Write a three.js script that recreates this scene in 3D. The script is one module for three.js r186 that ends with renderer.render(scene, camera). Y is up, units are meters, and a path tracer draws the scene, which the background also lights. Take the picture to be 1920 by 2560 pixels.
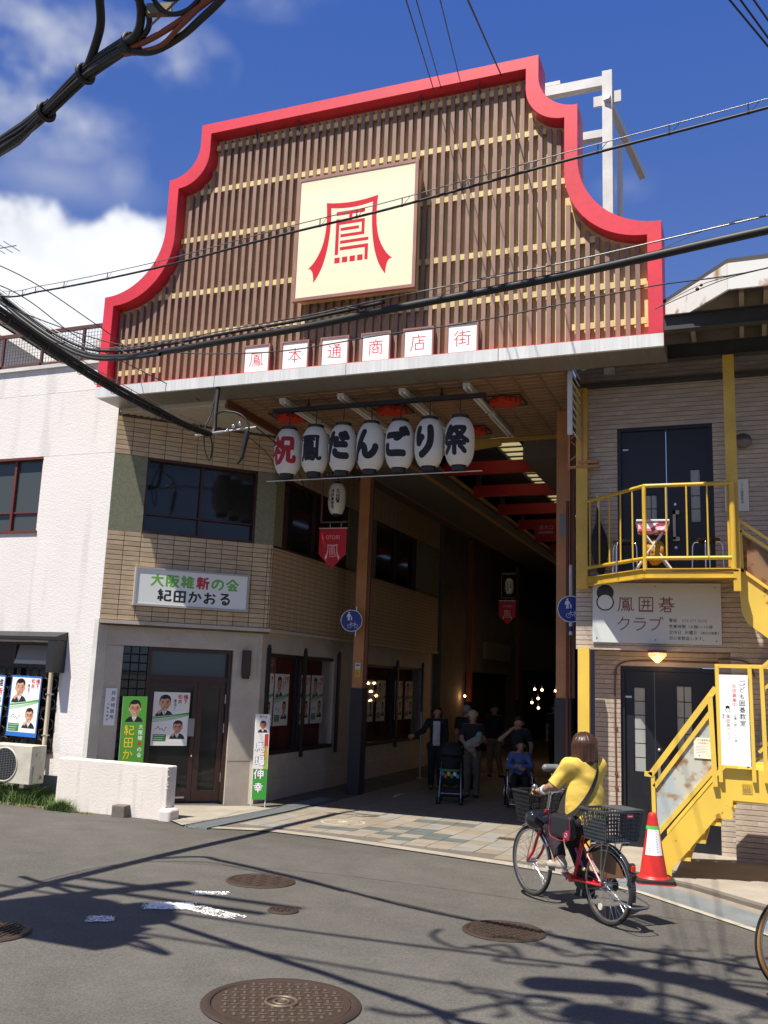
import * as THREE from 'three';
import { mergeGeometries } from 'three/addons/utils/BufferGeometryUtils.js';
import { RoundedBoxGeometry } from 'three/addons/geometries/RoundedBoxGeometry.js';

// ---------------------------------------------------------------- camera, sky, sun, exposure
const scene = new THREE.Scene();
const camera = new THREE.PerspectiveCamera(58.215, 0.75, 0.1, 600);
camera.position.set(0, 1.7, 0);
camera.quaternion.setFromRotationMatrix(new THREE.Matrix4().makeBasis(
  new THREE.Vector3(0.93256, 0.036964, -0.359118), new THREE.Vector3(0.030512, 0.983116, 0.180423), new THREE.Vector3(0.359724, -0.179213, 0.915686)));
const renderer = new THREE.WebGLRenderer({ antialias: true });
renderer.toneMapping = THREE.LinearToneMapping;
renderer.toneMappingExposure = 1.6;
renderer.shadowMap.enabled = true;
const SUNDIR = new THREE.Vector3(-0.22, 1, 0.46).normalize();
const sun = new THREE.DirectionalLight(new THREE.Color(1, 0.94, 0.83), 4.8);
sun.position.copy(SUNDIR).multiplyScalar(60); sun.castShadow = true; sun.shadow.radius = 1;
Object.assign(sun.shadow.camera, { left: -25, right: 25, top: 25, bottom: -25, near: 1, far: 140 });
sun.shadow.mapSize.set(4096, 4096);
sun.name = 'sun'; scene.add(sun, sun.target);

// ---------------------------------------------------------------- seeded random and noise
let seed_ = 1234567;
const rnd = () => { seed_ = (seed_ * 1664525 + 1013904223) >>> 0; return seed_ / 4294967296; };
const rr = (a, b) => a + (b - a) * rnd();
const hsh = (x, y, s) => { let h = (Math.imul(x, 374761393) ^ Math.imul(y, 668265263) ^ Math.imul(s, 2147483647 - 61)) | 0; h = Math.imul(h ^ (h >>> 13), 1274126177); h ^= h >>> 16; return (h >>> 0) / 4294967296; };
const sm = (t) => t * t * (3 - 2 * t), cl = (x, a = 0, b = 1) => Math.min(b, Math.max(a, x)), lerp = (a, b, t) => a + (b - a) * t, ss = (a, b, x) => sm(cl((x - a) / (b - a)));
function vn(x, y, per, s) {               // value noise, tiling every per cells
  const xi = Math.floor(x), yi = Math.floor(y), fx = sm(x - xi), fy = sm(y - yi), m = (v) => ((v % per) + per) % per;
  return lerp(lerp(hsh(m(xi), m(yi), s), hsh(m(xi + 1), m(yi), s), fx), lerp(hsh(m(xi), m(yi + 1), s), hsh(m(xi + 1), m(yi + 1), s), fx), fy);
}
function fbm(u, v, base, oct, s) { let a = 0.5, t = 0, f = base, n = 0; for (let i = 0; i < oct; i++) { t += a * vn(u * f, v * f, f, s + i * 17); n += a; a *= 0.5; f *= 2; } return t / n; }

// sky: air and clouds, computed for every direction
function skyTexture() {
  const W = 2048, H = 1024, data = new Float32Array(W * H * 4), g3 = (x, y, z, s) => {
    const xi = Math.floor(x), yi = Math.floor(y), zi = Math.floor(z), fx = sm(x - xi), fy = sm(y - yi), fz = sm(z - zi), c = (i, j, k) => hsh(xi + i, yi + j, s + (zi + k) * 131);
    return lerp(lerp(lerp(c(0, 0, 0), c(1, 0, 0), fx), lerp(c(0, 1, 0), c(1, 1, 0), fx), fy), lerp(lerp(c(0, 0, 1), c(1, 0, 1), fx), lerp(c(0, 1, 1), c(1, 1, 1), fx), fy), fz);
  };
  const f3 = (x, y, z, o, s) => { let t = 0, a = 0.5, n = 0; for (let i = 0; i < o; i++) { t += a * g3(x, y, z, s + i * 911); n += a; a *= 0.53; x *= 2.07; y *= 2.07; z *= 2.07; } return t / n; };
  // cumulus and wisps: [azimuth, elevation, half width, half height, density, kind] in degrees
  const B = [[-135, 20, 9.5, 6.0, 1.25, 0], [-128.6, 22.3, 3.8, 4.2, 1.1, 0], [-137, 33.5, 7, 4.6, 1.05, 1], [-131.5, 34, 4.6, 2.6, 0.9, 1], [-127, 35.2, 3.6, 1.8, 0.75, 1], [-134.6, 31.5, 5.4, 2.6, 1.0, 1], [-133.5, 27.8, 5.5, 1.5, 0.26, 1], [-129.6, 28.7, 1.6, 1.6, 0.33, 1], [-121.5, 39.3, 4.5, 1.3, 0.4, 1], [-96, 29.4, 2.2, 0.8, 0.12, 1],
    [-152, 24, 13, 7, 1.1, 0], [-165, 33, 10, 6, 0.6, 1], [170, 22, 14, 7, 1.1, 0], [150, 34, 12, 6, 0.5, 1], [120, 20, 12, 6, 1, 0], [84, 30, 14, 7, 0.7, 1], [60, 19, 12, 6, 1, 0], [28, 30, 12, 6, 0.6, 1], [10, 18, 12, 5, 0.9, 0], [-20, 24, 12, 6, 0.5, 1], [100, 55, 16, 8, 0.4, 1], [-170, 58, 14, 8, 0.4, 1], [20, 60, 14, 7, 0.35, 1]];
  const sd = SUNDIR;
  for (let j = 0; j < H; j++) for (let i = 0; i < W; i++) {
    const el = ((j + 0.5) / H - 0.5) * Math.PI, az = ((i + 0.5) / W - 0.5) * 2 * Math.PI, x = Math.cos(az) * Math.cos(el), y = Math.sin(el), z = Math.sin(az) * Math.cos(el);
    const h = Math.max(0, y), t = Math.pow(1 - h, 3.2), ca = Math.max(0, x * sd.x + y * sd.y + z * sd.z), glow = 0.05 * Math.pow(ca, 6) + 0.22 * Math.pow(ca, 60);
    let r = lerp(0.026, 0.23, t) + glow, g = lerp(0.075, 0.33, t) + glow, b = lerp(0.285, 0.5, t) + glow * 0.9;
    if (y < 0) { const d = cl(-y * 8); r = lerp(r, 0.10, d); g = lerp(g, 0.095, d); b = lerp(b, 0.09, d); }
    const ed = el * 57.2958, ad = az * 57.2958;
    if (ed > 4 && ed < 75) {
      const n = f3(x * 9, y * 13, z * 9, 6, 5), n2 = f3(x * 22 + 7, y * 26, z * 22, 4, 77); let dc = 0, dw = 0;
      for (const c of B) {
        let da = ad - c[0]; if (da > 180) da -= 360; if (da < -180) da += 360;
        const q = Math.hypot(da / c[2], (ed - c[1]) / c[3]); if (q > 2) continue;
        if (c[5] === 0) dc = Math.max(dc, c[4] * (1.12 - q * 0.95) + (n - 0.5) * 1.25 + (n2 - 0.5) * 0.35);
        else dw = Math.max(dw, c[4] * Math.max(0, 1.35 - q) * ss(0.34, 0.66, n * 0.75 + n2 * 0.25));
      }
      const a1 = ss(0.18, 0.42, dc), body = cl(dc * 0.9), lit = lerp(0.60, 1.02, ss(0.1, 0.8, n * 0.6 + body * 0.5)) * lerp(0.82, 1, ss(14, 24, ed));
      const a = cl(Math.max(a1, dw)), cr = a1 > dw ? lit : 0.74;
      r = lerp(r, cr * 0.66, a); g = lerp(g, cr * 0.68, a); b = lerp(b, cr * 0.72, a);
    }
    const k = (j * W + i) * 4; data[k] = r; data[k + 1] = g; data[k + 2] = b; data[k + 3] = 1;
  }
  const tx = new THREE.DataTexture(data, W, H, THREE.RGBAFormat, THREE.FloatType);
  tx.mapping = THREE.EquirectangularReflectionMapping; tx.magFilter = THREE.LinearFilter; tx.needsUpdate = true; return tx;
}
const skyTex = skyTexture(); skyTex.name = 'sky'; scene.background = skyTex; scene.environment = skyTex; scene.backgroundIntensity = 1; scene.environmentIntensity = 1;

// ---------------------------------------------------------------- object helpers
const V = (x, y, z) => new THREE.Vector3(x, y, z), used = {};
const numbered = (n) => { const c = (used[n] = (used[n] ?? -1) + 1); return c ? n + '_' + String(c).padStart(3, '0') : n; };
const shade = (o) => { o.traverse((m) => { if (m.isMesh) { m.castShadow = true; m.receiveShadow = true; } }); return o; };
function tag(o, label, category, group, kind) { if (label) o.userData.label = label; if (category) o.userData.category = category; if (group) o.userData.group = group; if (kind) o.userData.kind = kind; return o; }
function thing(name, label, category, group) { const o = new THREE.Group(); o.name = numbered(name); scene.add(o); return tag(o, label, category, group); }
function ground_(name) { const o = new THREE.Group(); o.name = name; scene.add(o); return tag(o, null, null, null, 'structure'); }
function put(name, geo, mat, parent = scene) { const m = new THREE.Mesh(geo, mat); m.name = parent === scene ? numbered(name) : name; m.castShadow = m.receiveShadow = true; parent.add(m); return m; }
function rebase(g, x, y, z) { g.position.set(x, y, z); for (const c of g.children) c.position.sub(g.position); return g; }   // geometry written in world metres, group at the thing's base
const flat = (g) => { const o = g.index ? g.toNonIndexed() : g; for (const k of Object.keys(o.attributes)) if (!['position', 'normal', 'uv'].includes(k)) o.deleteAttribute(k); if (!o.attributes.uv) o.setAttribute('uv', new THREE.BufferAttribute(new Float32Array(o.attributes.position.count * 2), 2)); return o; };
function boxG(w, h, d) {
  const g = new THREE.BoxGeometry(w, h, d), u = g.attributes.uv, s = [[d, h], [d, h], [w, d], [w, d], [w, h], [w, h]];
  for (let i = 0; i < 24; i++) u.setXY(i, u.getX(i) * s[i >> 2][0], u.getY(i) * s[i >> 2][1]);
  return g;
}
const frameM = (o, ry) => new THREE.Matrix4().makeRotationY(ry).setPosition(o);
class MB {                                   // collects shapes, builds ONE named mesh
  constructor(m) { this.l = []; this.m = m; }
  add(g, m) { g = flat(g.clone()); if (m) g.applyMatrix4(m); if (this.m) g.applyMatrix4(this.m); this.l.push(g); return this; }
  box(w, h, d, x, y, z, ry = 0, rx = 0, rz = 0) { return this.add(boxG(w, h, d), new THREE.Matrix4().makeRotationFromEuler(new THREE.Euler(rx, ry, rz, 'YXZ')).setPosition(x, y, z)); }
  bb(x0, x1, y0, y1, z0, z1) { return this.box(Math.abs(x1 - x0), Math.abs(y1 - y0), Math.abs(z1 - z0), (x0 + x1) / 2, (y0 + y1) / 2, (z0 + z1) / 2); }
  bar(a, b, w, h, up = V(0, 1, 0)) {         // box from a to b
    const d = b.clone().sub(a), L = d.length(), X = d.clone().normalize(), u = Math.abs(X.dot(up)) > 0.98 ? V(1, 0, 0) : up, Z = X.clone().cross(u).normalize(), Y = Z.clone().cross(X);
    return this.add(boxG(L, h, w), new THREE.Matrix4().makeBasis(X, Y, Z).setPosition(a.clone().add(b).multiplyScalar(0.5)));
  }
  cyl(a, b, r1, r2 = r1, seg = 10, open = false) {
    const d = b.clone().sub(a), g = new THREE.CylinderGeometry(r2, r1, d.length(), seg, 1, open);
    return this.add(g, new THREE.Matrix4().compose(a.clone().add(b).multiplyScalar(0.5), new THREE.Quaternion().setFromUnitVectors(V(0, 1, 0), d.normalize()), V(1, 1, 1)));
  }
  tube(pts, r, seg = 6, n, closed = false) { const c = new THREE.CatmullRomCurve3(pts, closed, 'centripetal'); return this.add(new THREE.TubeGeometry(c, n ?? Math.max(8, pts.length * 5), r, seg, closed)); }
  ball(r, x, y, z, sx = 1, sy = 1, sz = 1, seg = 12) { return this.add(new THREE.SphereGeometry(r, seg, Math.max(6, seg * 0.7 | 0)), new THREE.Matrix4().makeScale(sx, sy, sz).setPosition(x, y, z)); }
  geo() { return mergeGeometries(this.l); }
  build(name, mat, parent = scene) { return put(name, this.geo(), mat, parent); }
}
const shapeOf = (pts) => { const s = new THREE.Shape(); pts.forEach((p, i) => (i ? s.lineTo(p[0], p[1]) : s.moveTo(p[0], p[1]))); return s; };
const extr = (shape, depth, bevel = 0) => new THREE.ExtrudeGeometry(shape, { depth, bevelEnabled: bevel > 0, bevelSize: bevel, bevelThickness: bevel, bevelSegments: 1, curveSegments: 16 });
const lathe = (pts, seg = 24) => new THREE.LatheGeometry(pts.map((p) => new THREE.Vector2(p[0], p[1])), seg);
// a print: a thin board whose front carries a drawn picture, edges plain
function board(name, w, h, d, mat, backMat, parent = scene) {
  const f = new THREE.PlaneGeometry(w, h); f.translate(0, 0, d / 2 + 0.0015);
  const b = boxG(w, h, d), n = f.index.count, g = mergeGeometries([f.toNonIndexed(), b.toNonIndexed()]);
  g.addGroup(0, n, 0); g.addGroup(n, 36, 1);
  const m = new THREE.Mesh(g, [mat, backMat]); m.name = parent === scene ? numbered(name) : name; m.castShadow = m.receiveShadow = true; parent.add(m); return m;
}

// ---------------------------------------------------------------- materials
const lin = (r, g, b) => new THREE.Color().setRGB(r, g, b), hex = (h) => new THREE.Color(h);
function noiseMap(n, f, srgb = false) {
  const d = new Uint8Array(n * n * 4);
  for (let j = 0; j < n; j++) for (let i = 0; i < n; i++) { const c = f((i + 0.5) / n, (j + 0.5) / n), k = (j * n + i) * 4; for (let q = 0; q < 3; q++) d[k + q] = cl(Array.isArray(c) ? c[q] : c) * 255; d[k + 3] = 255; }
  const t = new THREE.DataTexture(d, n, n, THREE.RGBAFormat); t.wrapS = t.wrapT = THREE.RepeatWrapping; t.magFilter = THREE.LinearFilter; t.minFilter = THREE.LinearMipmapLinearFilter; t.generateMipmaps = true;
  if (srgb) t.colorSpace = THREE.SRGBColorSpace; t.needsUpdate = true; return t;
}
const rep = (t, sx, sy = sx) => { const c = t.clone(); c.repeat.set(1 / sx, 1 / sy); c.needsUpdate = true; return c; };
const T = {
  mottle: noiseMap(512, (u, v) => { const a = fbm(u, v, 4, 6, 3), b = fbm(u, v, 64, 2, 9); return 0.62 + 0.34 * a + 0.1 * (b - 0.5) - 0.05; }),          // soft dirt, mean about 0.8
  grime: noiseMap(512, (u, v) => { const s = fbm(u, v * 0.18 + 3, 16, 4, 21), a = fbm(u, v, 3, 5, 31); return cl(0.98 - 0.17 * ss(0.5, 0.85, s) * ss(0.35, 0.75, a) - 0.16 * (1 - a)); }),  // runs of water stain
  grain: noiseMap(512, (u, v) => 0.5 + 0.9 * (fbm(u, v, 48, 3, 41) - 0.5)),
  stucco: noiseMap(512, (u, v) => { const a = fbm(u, v, 40, 3, 51), b = fbm(u, v, 128, 1, 52); return cl(0.2 + 0.8 * a * 0.8 + 0.25 * b); }),
  asphalt: noiseMap(1024, (u, v) => { const g = fbm(u, v, 256, 2, 61), m = fbm(u, v, 8, 5, 62), st = vn(u * 340, v * 340, 340, 63); let c = 0.62 + 0.5 * (g - 0.5) + 0.26 * (m - 0.5); if (st > 0.93) c += 0.5 * (st - 0.9) * 8 * 0.35; if (st < 0.06) c -= 0.16; return [cl(c), cl(c * 0.975), cl(c * 0.93)]; }),
  asphaltBump: noiseMap(1024, (u, v) => 0.5 + 0.6 * (fbm(u, v, 220, 3, 61) - 0.5)),
  rust: noiseMap(512, (u, v) => { const a = fbm(u, v, 5, 6, 71), b = fbm(u * 1, v * 1, 20, 4, 72), k = ss(0.44, 0.62, a * 0.7 + b * 0.3), st = ss(0.5, 0.62, fbm(u, v, 3, 3, 75)); return [lerp(lerp(0.62, 0.5, st), 0.42, k), lerp(lerp(0.62, 0.56, st), 0.24, k), lerp(lerp(0.52, 0.55, st), 0.11, k)]; }),
  speck: noiseMap(512, (u, v) => { const s = vn(u * 200, v * 200, 200, 81), m = fbm(u, v, 6, 4, 82); return cl(0.8 + 0.2 * (m - 0.5) + (s > 0.8 ? 0.12 : s < 0.2 ? -0.14 : 0)); }),
  metalRun: noiseMap(512, (u, v) => cl(0.86 + 0.22 * (fbm(u, v * 0.05, 60, 3, 91) - 0.5) + 0.2 * (fbm(u, v, 4, 4, 92) - 0.5))),
  wood: noiseMap(512, (u, v) => { const a = fbm(u, v * 0.1, 40, 3, 101); return 0.6 + 0.6 * (a - 0.5) + 0.2; }),
  leaf: noiseMap(128, (u, v) => 0.7 + 0.5 * (fbm(u, v, 8, 3, 111) - 0.3)),
  dots: noiseMap(256, (u, v) => { const x = (u * 16) % 1 - 0.5, y = (v * 16 + (Math.floor(u * 16) % 2) * 0.5) % 1 - 0.5; return Math.hypot(x, y) < 0.3 ? 0.15 : 1; }),
};
const std = (color, rough = 0.8, o = {}) => new THREE.MeshStandardMaterial({ color, roughness: rough, ...o });
const phy = (color, rough = 0.5, o = {}) => new THREE.MeshPhysicalMaterial({ color, roughness: rough, ...o });
const M = {
  road: std(lin(0.165, 0.158, 0.147), 0.93, { map: rep(T.asphalt, 2.2), bumpMap: rep(T.asphaltBump, 2.2), bumpScale: 0.004, vertexColors: true }),
  paveA: std(lin(0.33, 0.28, 0.215), 0.85, { map: rep(T.mottle, 0.7), bumpMap: rep(T.grain, 0.5), bumpScale: 0.001 }),
  paveB: std(lin(0.36, 0.31, 0.25), 0.85, { map: rep(T.mottle, 0.9), bumpMap: rep(T.grain, 0.5), bumpScale: 0.001 }),
  paveC: std(lin(0.3, 0.245, 0.18), 0.85, { map: rep(T.mottle, 1.1), bumpMap: rep(T.grain, 0.5), bumpScale: 0.001 }),
  paveD: std(lin(0.31, 0.29, 0.26), 0.85, { map: rep(T.mottle, 0.8), bumpMap: rep(T.grain, 0.5), bumpScale: 0.001 }),
  paveGrey: std(lin(0.135, 0.155, 0.15), 0.8, { map: rep(T.mottle, 0.8), bumpMap: rep(T.grain, 0.5), bumpScale: 0.001 }),
  paveJoint: std(lin(0.17, 0.15, 0.125), 0.95, { map: rep(T.mottle, 0.9) }),
  conc: std(lin(0.43, 0.38, 0.31), 0.9, { map: rep(T.mottle, 1.4), bumpMap: rep(T.stucco, 0.6), bumpScale: 0.002 }),
  concDark: std(lin(0.2, 0.175, 0.145), 0.92, { map: rep(T.mottle, 0.7), bumpMap: rep(T.stucco, 0.4), bumpScale: 0.002 }),
  gutter: std(lin(0.22, 0.24, 0.245), 0.85, { map: rep(T.mottle, 1.2), bumpMap: rep(T.grain, 0.6), bumpScale: 0.0015 }),
  line: std(lin(0.55, 0.5, 0.38), 0.85, { map: rep(T.mottle, 0.5) }),
  whiteWall: std(lin(0.83, 0.79, 0.76), 0.9, { map: rep(T.grime, 3.2, 4.2), bumpMap: rep(T.stucco, 0.55), bumpScale: 0.006 }),
  lowWall: std(lin(0.80, 0.73, 0.67), 0.9, { map: rep(T.grime, 1.4, 1.6), bumpMap: rep(T.stucco, 0.6), bumpScale: 0.004 }),
  trim: std(lin(0.82, 0.8, 0.74), 0.6, { map: rep(T.mottle, 1.5) }),
  tileA: phy(lin(0.72, 0.54, 0.34), 0.45, { map: rep(T.mottle, 0.5) }), tileB: phy(lin(0.75, 0.57, 0.37), 0.42, { map: rep(T.mottle, 0.45) }), tileC: phy(lin(0.66, 0.49, 0.31), 0.5, { map: rep(T.mottle, 0.4) }), tileD: phy(lin(0.70, 0.54, 0.35), 0.45, { map: rep(T.mottle, 0.5) }),
  grout: std(lin(0.16, 0.115, 0.07), 0.95, { map: rep(T.mottle, 0.6) }),
  mosaic: std(lin(0.27, 0.275, 0.18), 0.6, { map: rep(noiseMap(256, (u, v) => { const x = (u * 16) % 1, y = (v * 16) % 1, e = Math.min(x, y, 1 - x, 1 - y); return e < 0.09 ? 0.62 : 0.82 + 0.25 * (hsh(Math.floor(u * 16), Math.floor(v * 16), 7) - 0.5); }), 0.48) }),
  granite: std(lin(0.62, 0.545, 0.455), 0.75, { map: rep(T.speck, 0.9), bumpMap: rep(T.grain, 0.4), bumpScale: 0.001 }),
  winFrame: std(lin(0.05, 0.016, 0.014), 0.5), glassDark: phy(lin(0.016, 0.017, 0.018), 0.06),
  glassPane: phy(lin(0.06, 0.072, 0.07), 0.1),
  doorBrown: std(lin(0.052, 0.022, 0.015), 0.45, { map: rep(T.wood, 0.6) }), black: std(lin(0.018, 0.018, 0.02), 0.5), blackMatte: std(lin(0.02, 0.02, 0.02), 0.9), steel: std(lin(0.6, 0.6, 0.6), 0.3, { metalness: 1 }), chrome: std(lin(0.78, 0.78, 0.8), 0.14, { metalness: 1 }),
  rubber: std(lin(0.022, 0.022, 0.022), 0.8, { map: rep(T.mottle, 0.5) }),
  red: phy(lin(0.9, 0.045, 0.075), 0.42, { map: rep(T.mottle, 3), clearcoat: 0.15, clearcoatRoughness: 0.4 }),
  slat: std(lin(0.36, 0.205, 0.16), 0.62, { map: rep(T.mottle, 0.9) }), slatB: std(lin(0.335, 0.19, 0.148), 0.62, { map: rep(T.mottle, 0.7) }), slatC: std(lin(0.385, 0.22, 0.175), 0.62, { map: rep(T.mottle, 1.1) }),
  rail: std(lin(0.9, 0.72, 0.3), 0.6, { map: rep(T.mottle, 1) }), panelTan: std(lin(0.82, 0.64, 0.3), 0.75, { map: rep(T.grime, 2.2) }),
  silver: std(lin(0.88, 0.87, 0.82), 0.38, { metalness: 0.3, map: rep(T.metalRun, 1.6) }),
  cream: std(lin(0.84, 0.78, 0.60), 0.45, { map: rep(T.mottle, 2.5) }), rose: std(lin(0.42, 0.2, 0.155), 0.5, { map: rep(T.mottle, 1) }),
  orange: std(lin(0.68, 0.3, 0.11), 0.5, { map: rep(T.mottle, 1.3) }), brownPaint: std(lin(0.16, 0.06, 0.035), 0.55),
  yellow: phy(lin(0.80, 0.50, 0.045), 0.38, { map: rep(T.mottle, 1.1), clearcoat: 0.25, clearcoatRoughness: 0.3 }),
  yellowOld: phy(lin(0.9, 0.61, 0.09), 0.45, { map: rep(noiseMap(512, (u, v) => { const a = fbm(u, v, 4, 5, 121), k = ss(0.72, 0.78, fbm(u, v, 9, 5, 122)); return [lerp(0.84 + 0.2 * (a - 0.5), 0.42, k), lerp(0.84 + 0.2 * (a - 0.5), 0.3, k), lerp(0.84, 0.4, k)]; }), 1.3), clearcoat: 0.15, clearcoatRoughness: 0.4 }),
  rustPanel: std(lin(0.95, 0.95, 0.95), 0.8, { map: rep(T.rust, 1.2), bumpMap: rep(T.dots, 0.18), bumpScale: 0.004 }),
  siding: std(lin(0.66, 0.55, 0.455), 0.85, { map: rep(T.mottle, 0.8), bumpMap: rep(T.stucco, 0.3), bumpScale: 0.004 }), sidingB: std(lin(0.62, 0.515, 0.425), 0.85, { map: rep(T.mottle, 0.6), bumpMap: rep(T.stucco, 0.3), bumpScale: 0.004 }),
  sidingJoint: std(lin(0.2, 0.155, 0.13), 0.95), doorNavy: std(lin(0.011, 0.012, 0.018), 0.42), frost: phy(lin(0.34, 0.36, 0.34), 0.35), rustWhite: std(lin(0.75, 0.74, 0.70), 0.6, { map: rep(noiseMap(512, (u, v) => { const k = ss(0.62, 0.74, fbm(u, v, 6, 6, 131)) * ss(0.4, 0.6, fbm(u, v * 0.3, 10, 3, 132)); return [lerp(0.97, 0.45, k), lerp(0.97, 0.25, k), lerp(0.97, 0.12, k)]; }), 1.5) }),
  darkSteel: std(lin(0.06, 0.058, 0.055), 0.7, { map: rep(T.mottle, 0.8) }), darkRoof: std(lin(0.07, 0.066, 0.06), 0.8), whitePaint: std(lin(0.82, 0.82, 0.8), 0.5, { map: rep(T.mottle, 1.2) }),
  soffit: std(lin(0.42, 0.33, 0.22), 0.8, { map: rep(T.mottle, 0.9) }), ceilTile: std(lin(0.33, 0.2, 0.115), 0.6, { map: rep(T.mottle, 0.7) }), ceilTileB: std(lin(0.30, 0.18, 0.10), 0.6, { map: rep(T.mottle, 0.6) }),
  redBeam: std(lin(0.36, 0.012, 0.012), 0.5), ornament: std(lin(0.55, 0.035, 0.012), 0.5), iron: std(lin(0.085, 0.055, 0.04), 0.6, { metalness: 0.35, map: rep(T.mottle, 0.3), bumpMap: rep(T.grain, 0.1), bumpScale: 0.002 }), ironWorn: std(lin(0.2, 0.15, 0.11), 0.5, { metalness: 0.4, map: rep(T.mottle, 0.25) }),
  cable: std(lin(0.012, 0.012, 0.013), 0.55), cableGrey: std(lin(0.12, 0.11, 0.1), 0.6), cableBrown: std(lin(0.22, 0.055, 0.025), 0.6), wire: std(lin(0.25, 0.25, 0.24), 0.4, { metalness: 0.8 }),
  skylight: phy(lin(0.92, 0.86, 0.62), 0.9, { transmission: 0.55, thickness: 0 }), paper: std(lin(0.84, 0.83, 0.8), 0.8), acBody: std(lin(0.72, 0.68, 0.56), 0.5, { map: rep(T.mottle, 1) }),
  redFrame: std(lin(0.07, 0.012, 0.01), 0.7), curtain: std(lin(0.10, 0.008, 0.008), 0.9), blue: std(lin(0.012, 0.03, 0.28), 0.35), darkWall: std(lin(0.16, 0.14, 0.12), 0.9, { map: rep(T.mottle, 1.5) }), grassM: std(lin(0.12, 0.2, 0.045), 0.7, { side: THREE.DoubleSide, map: T.leaf }), grassDry: std(lin(0.30, 0.25, 0.09), 0.8, { side: THREE.DoubleSide }),
};
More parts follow.
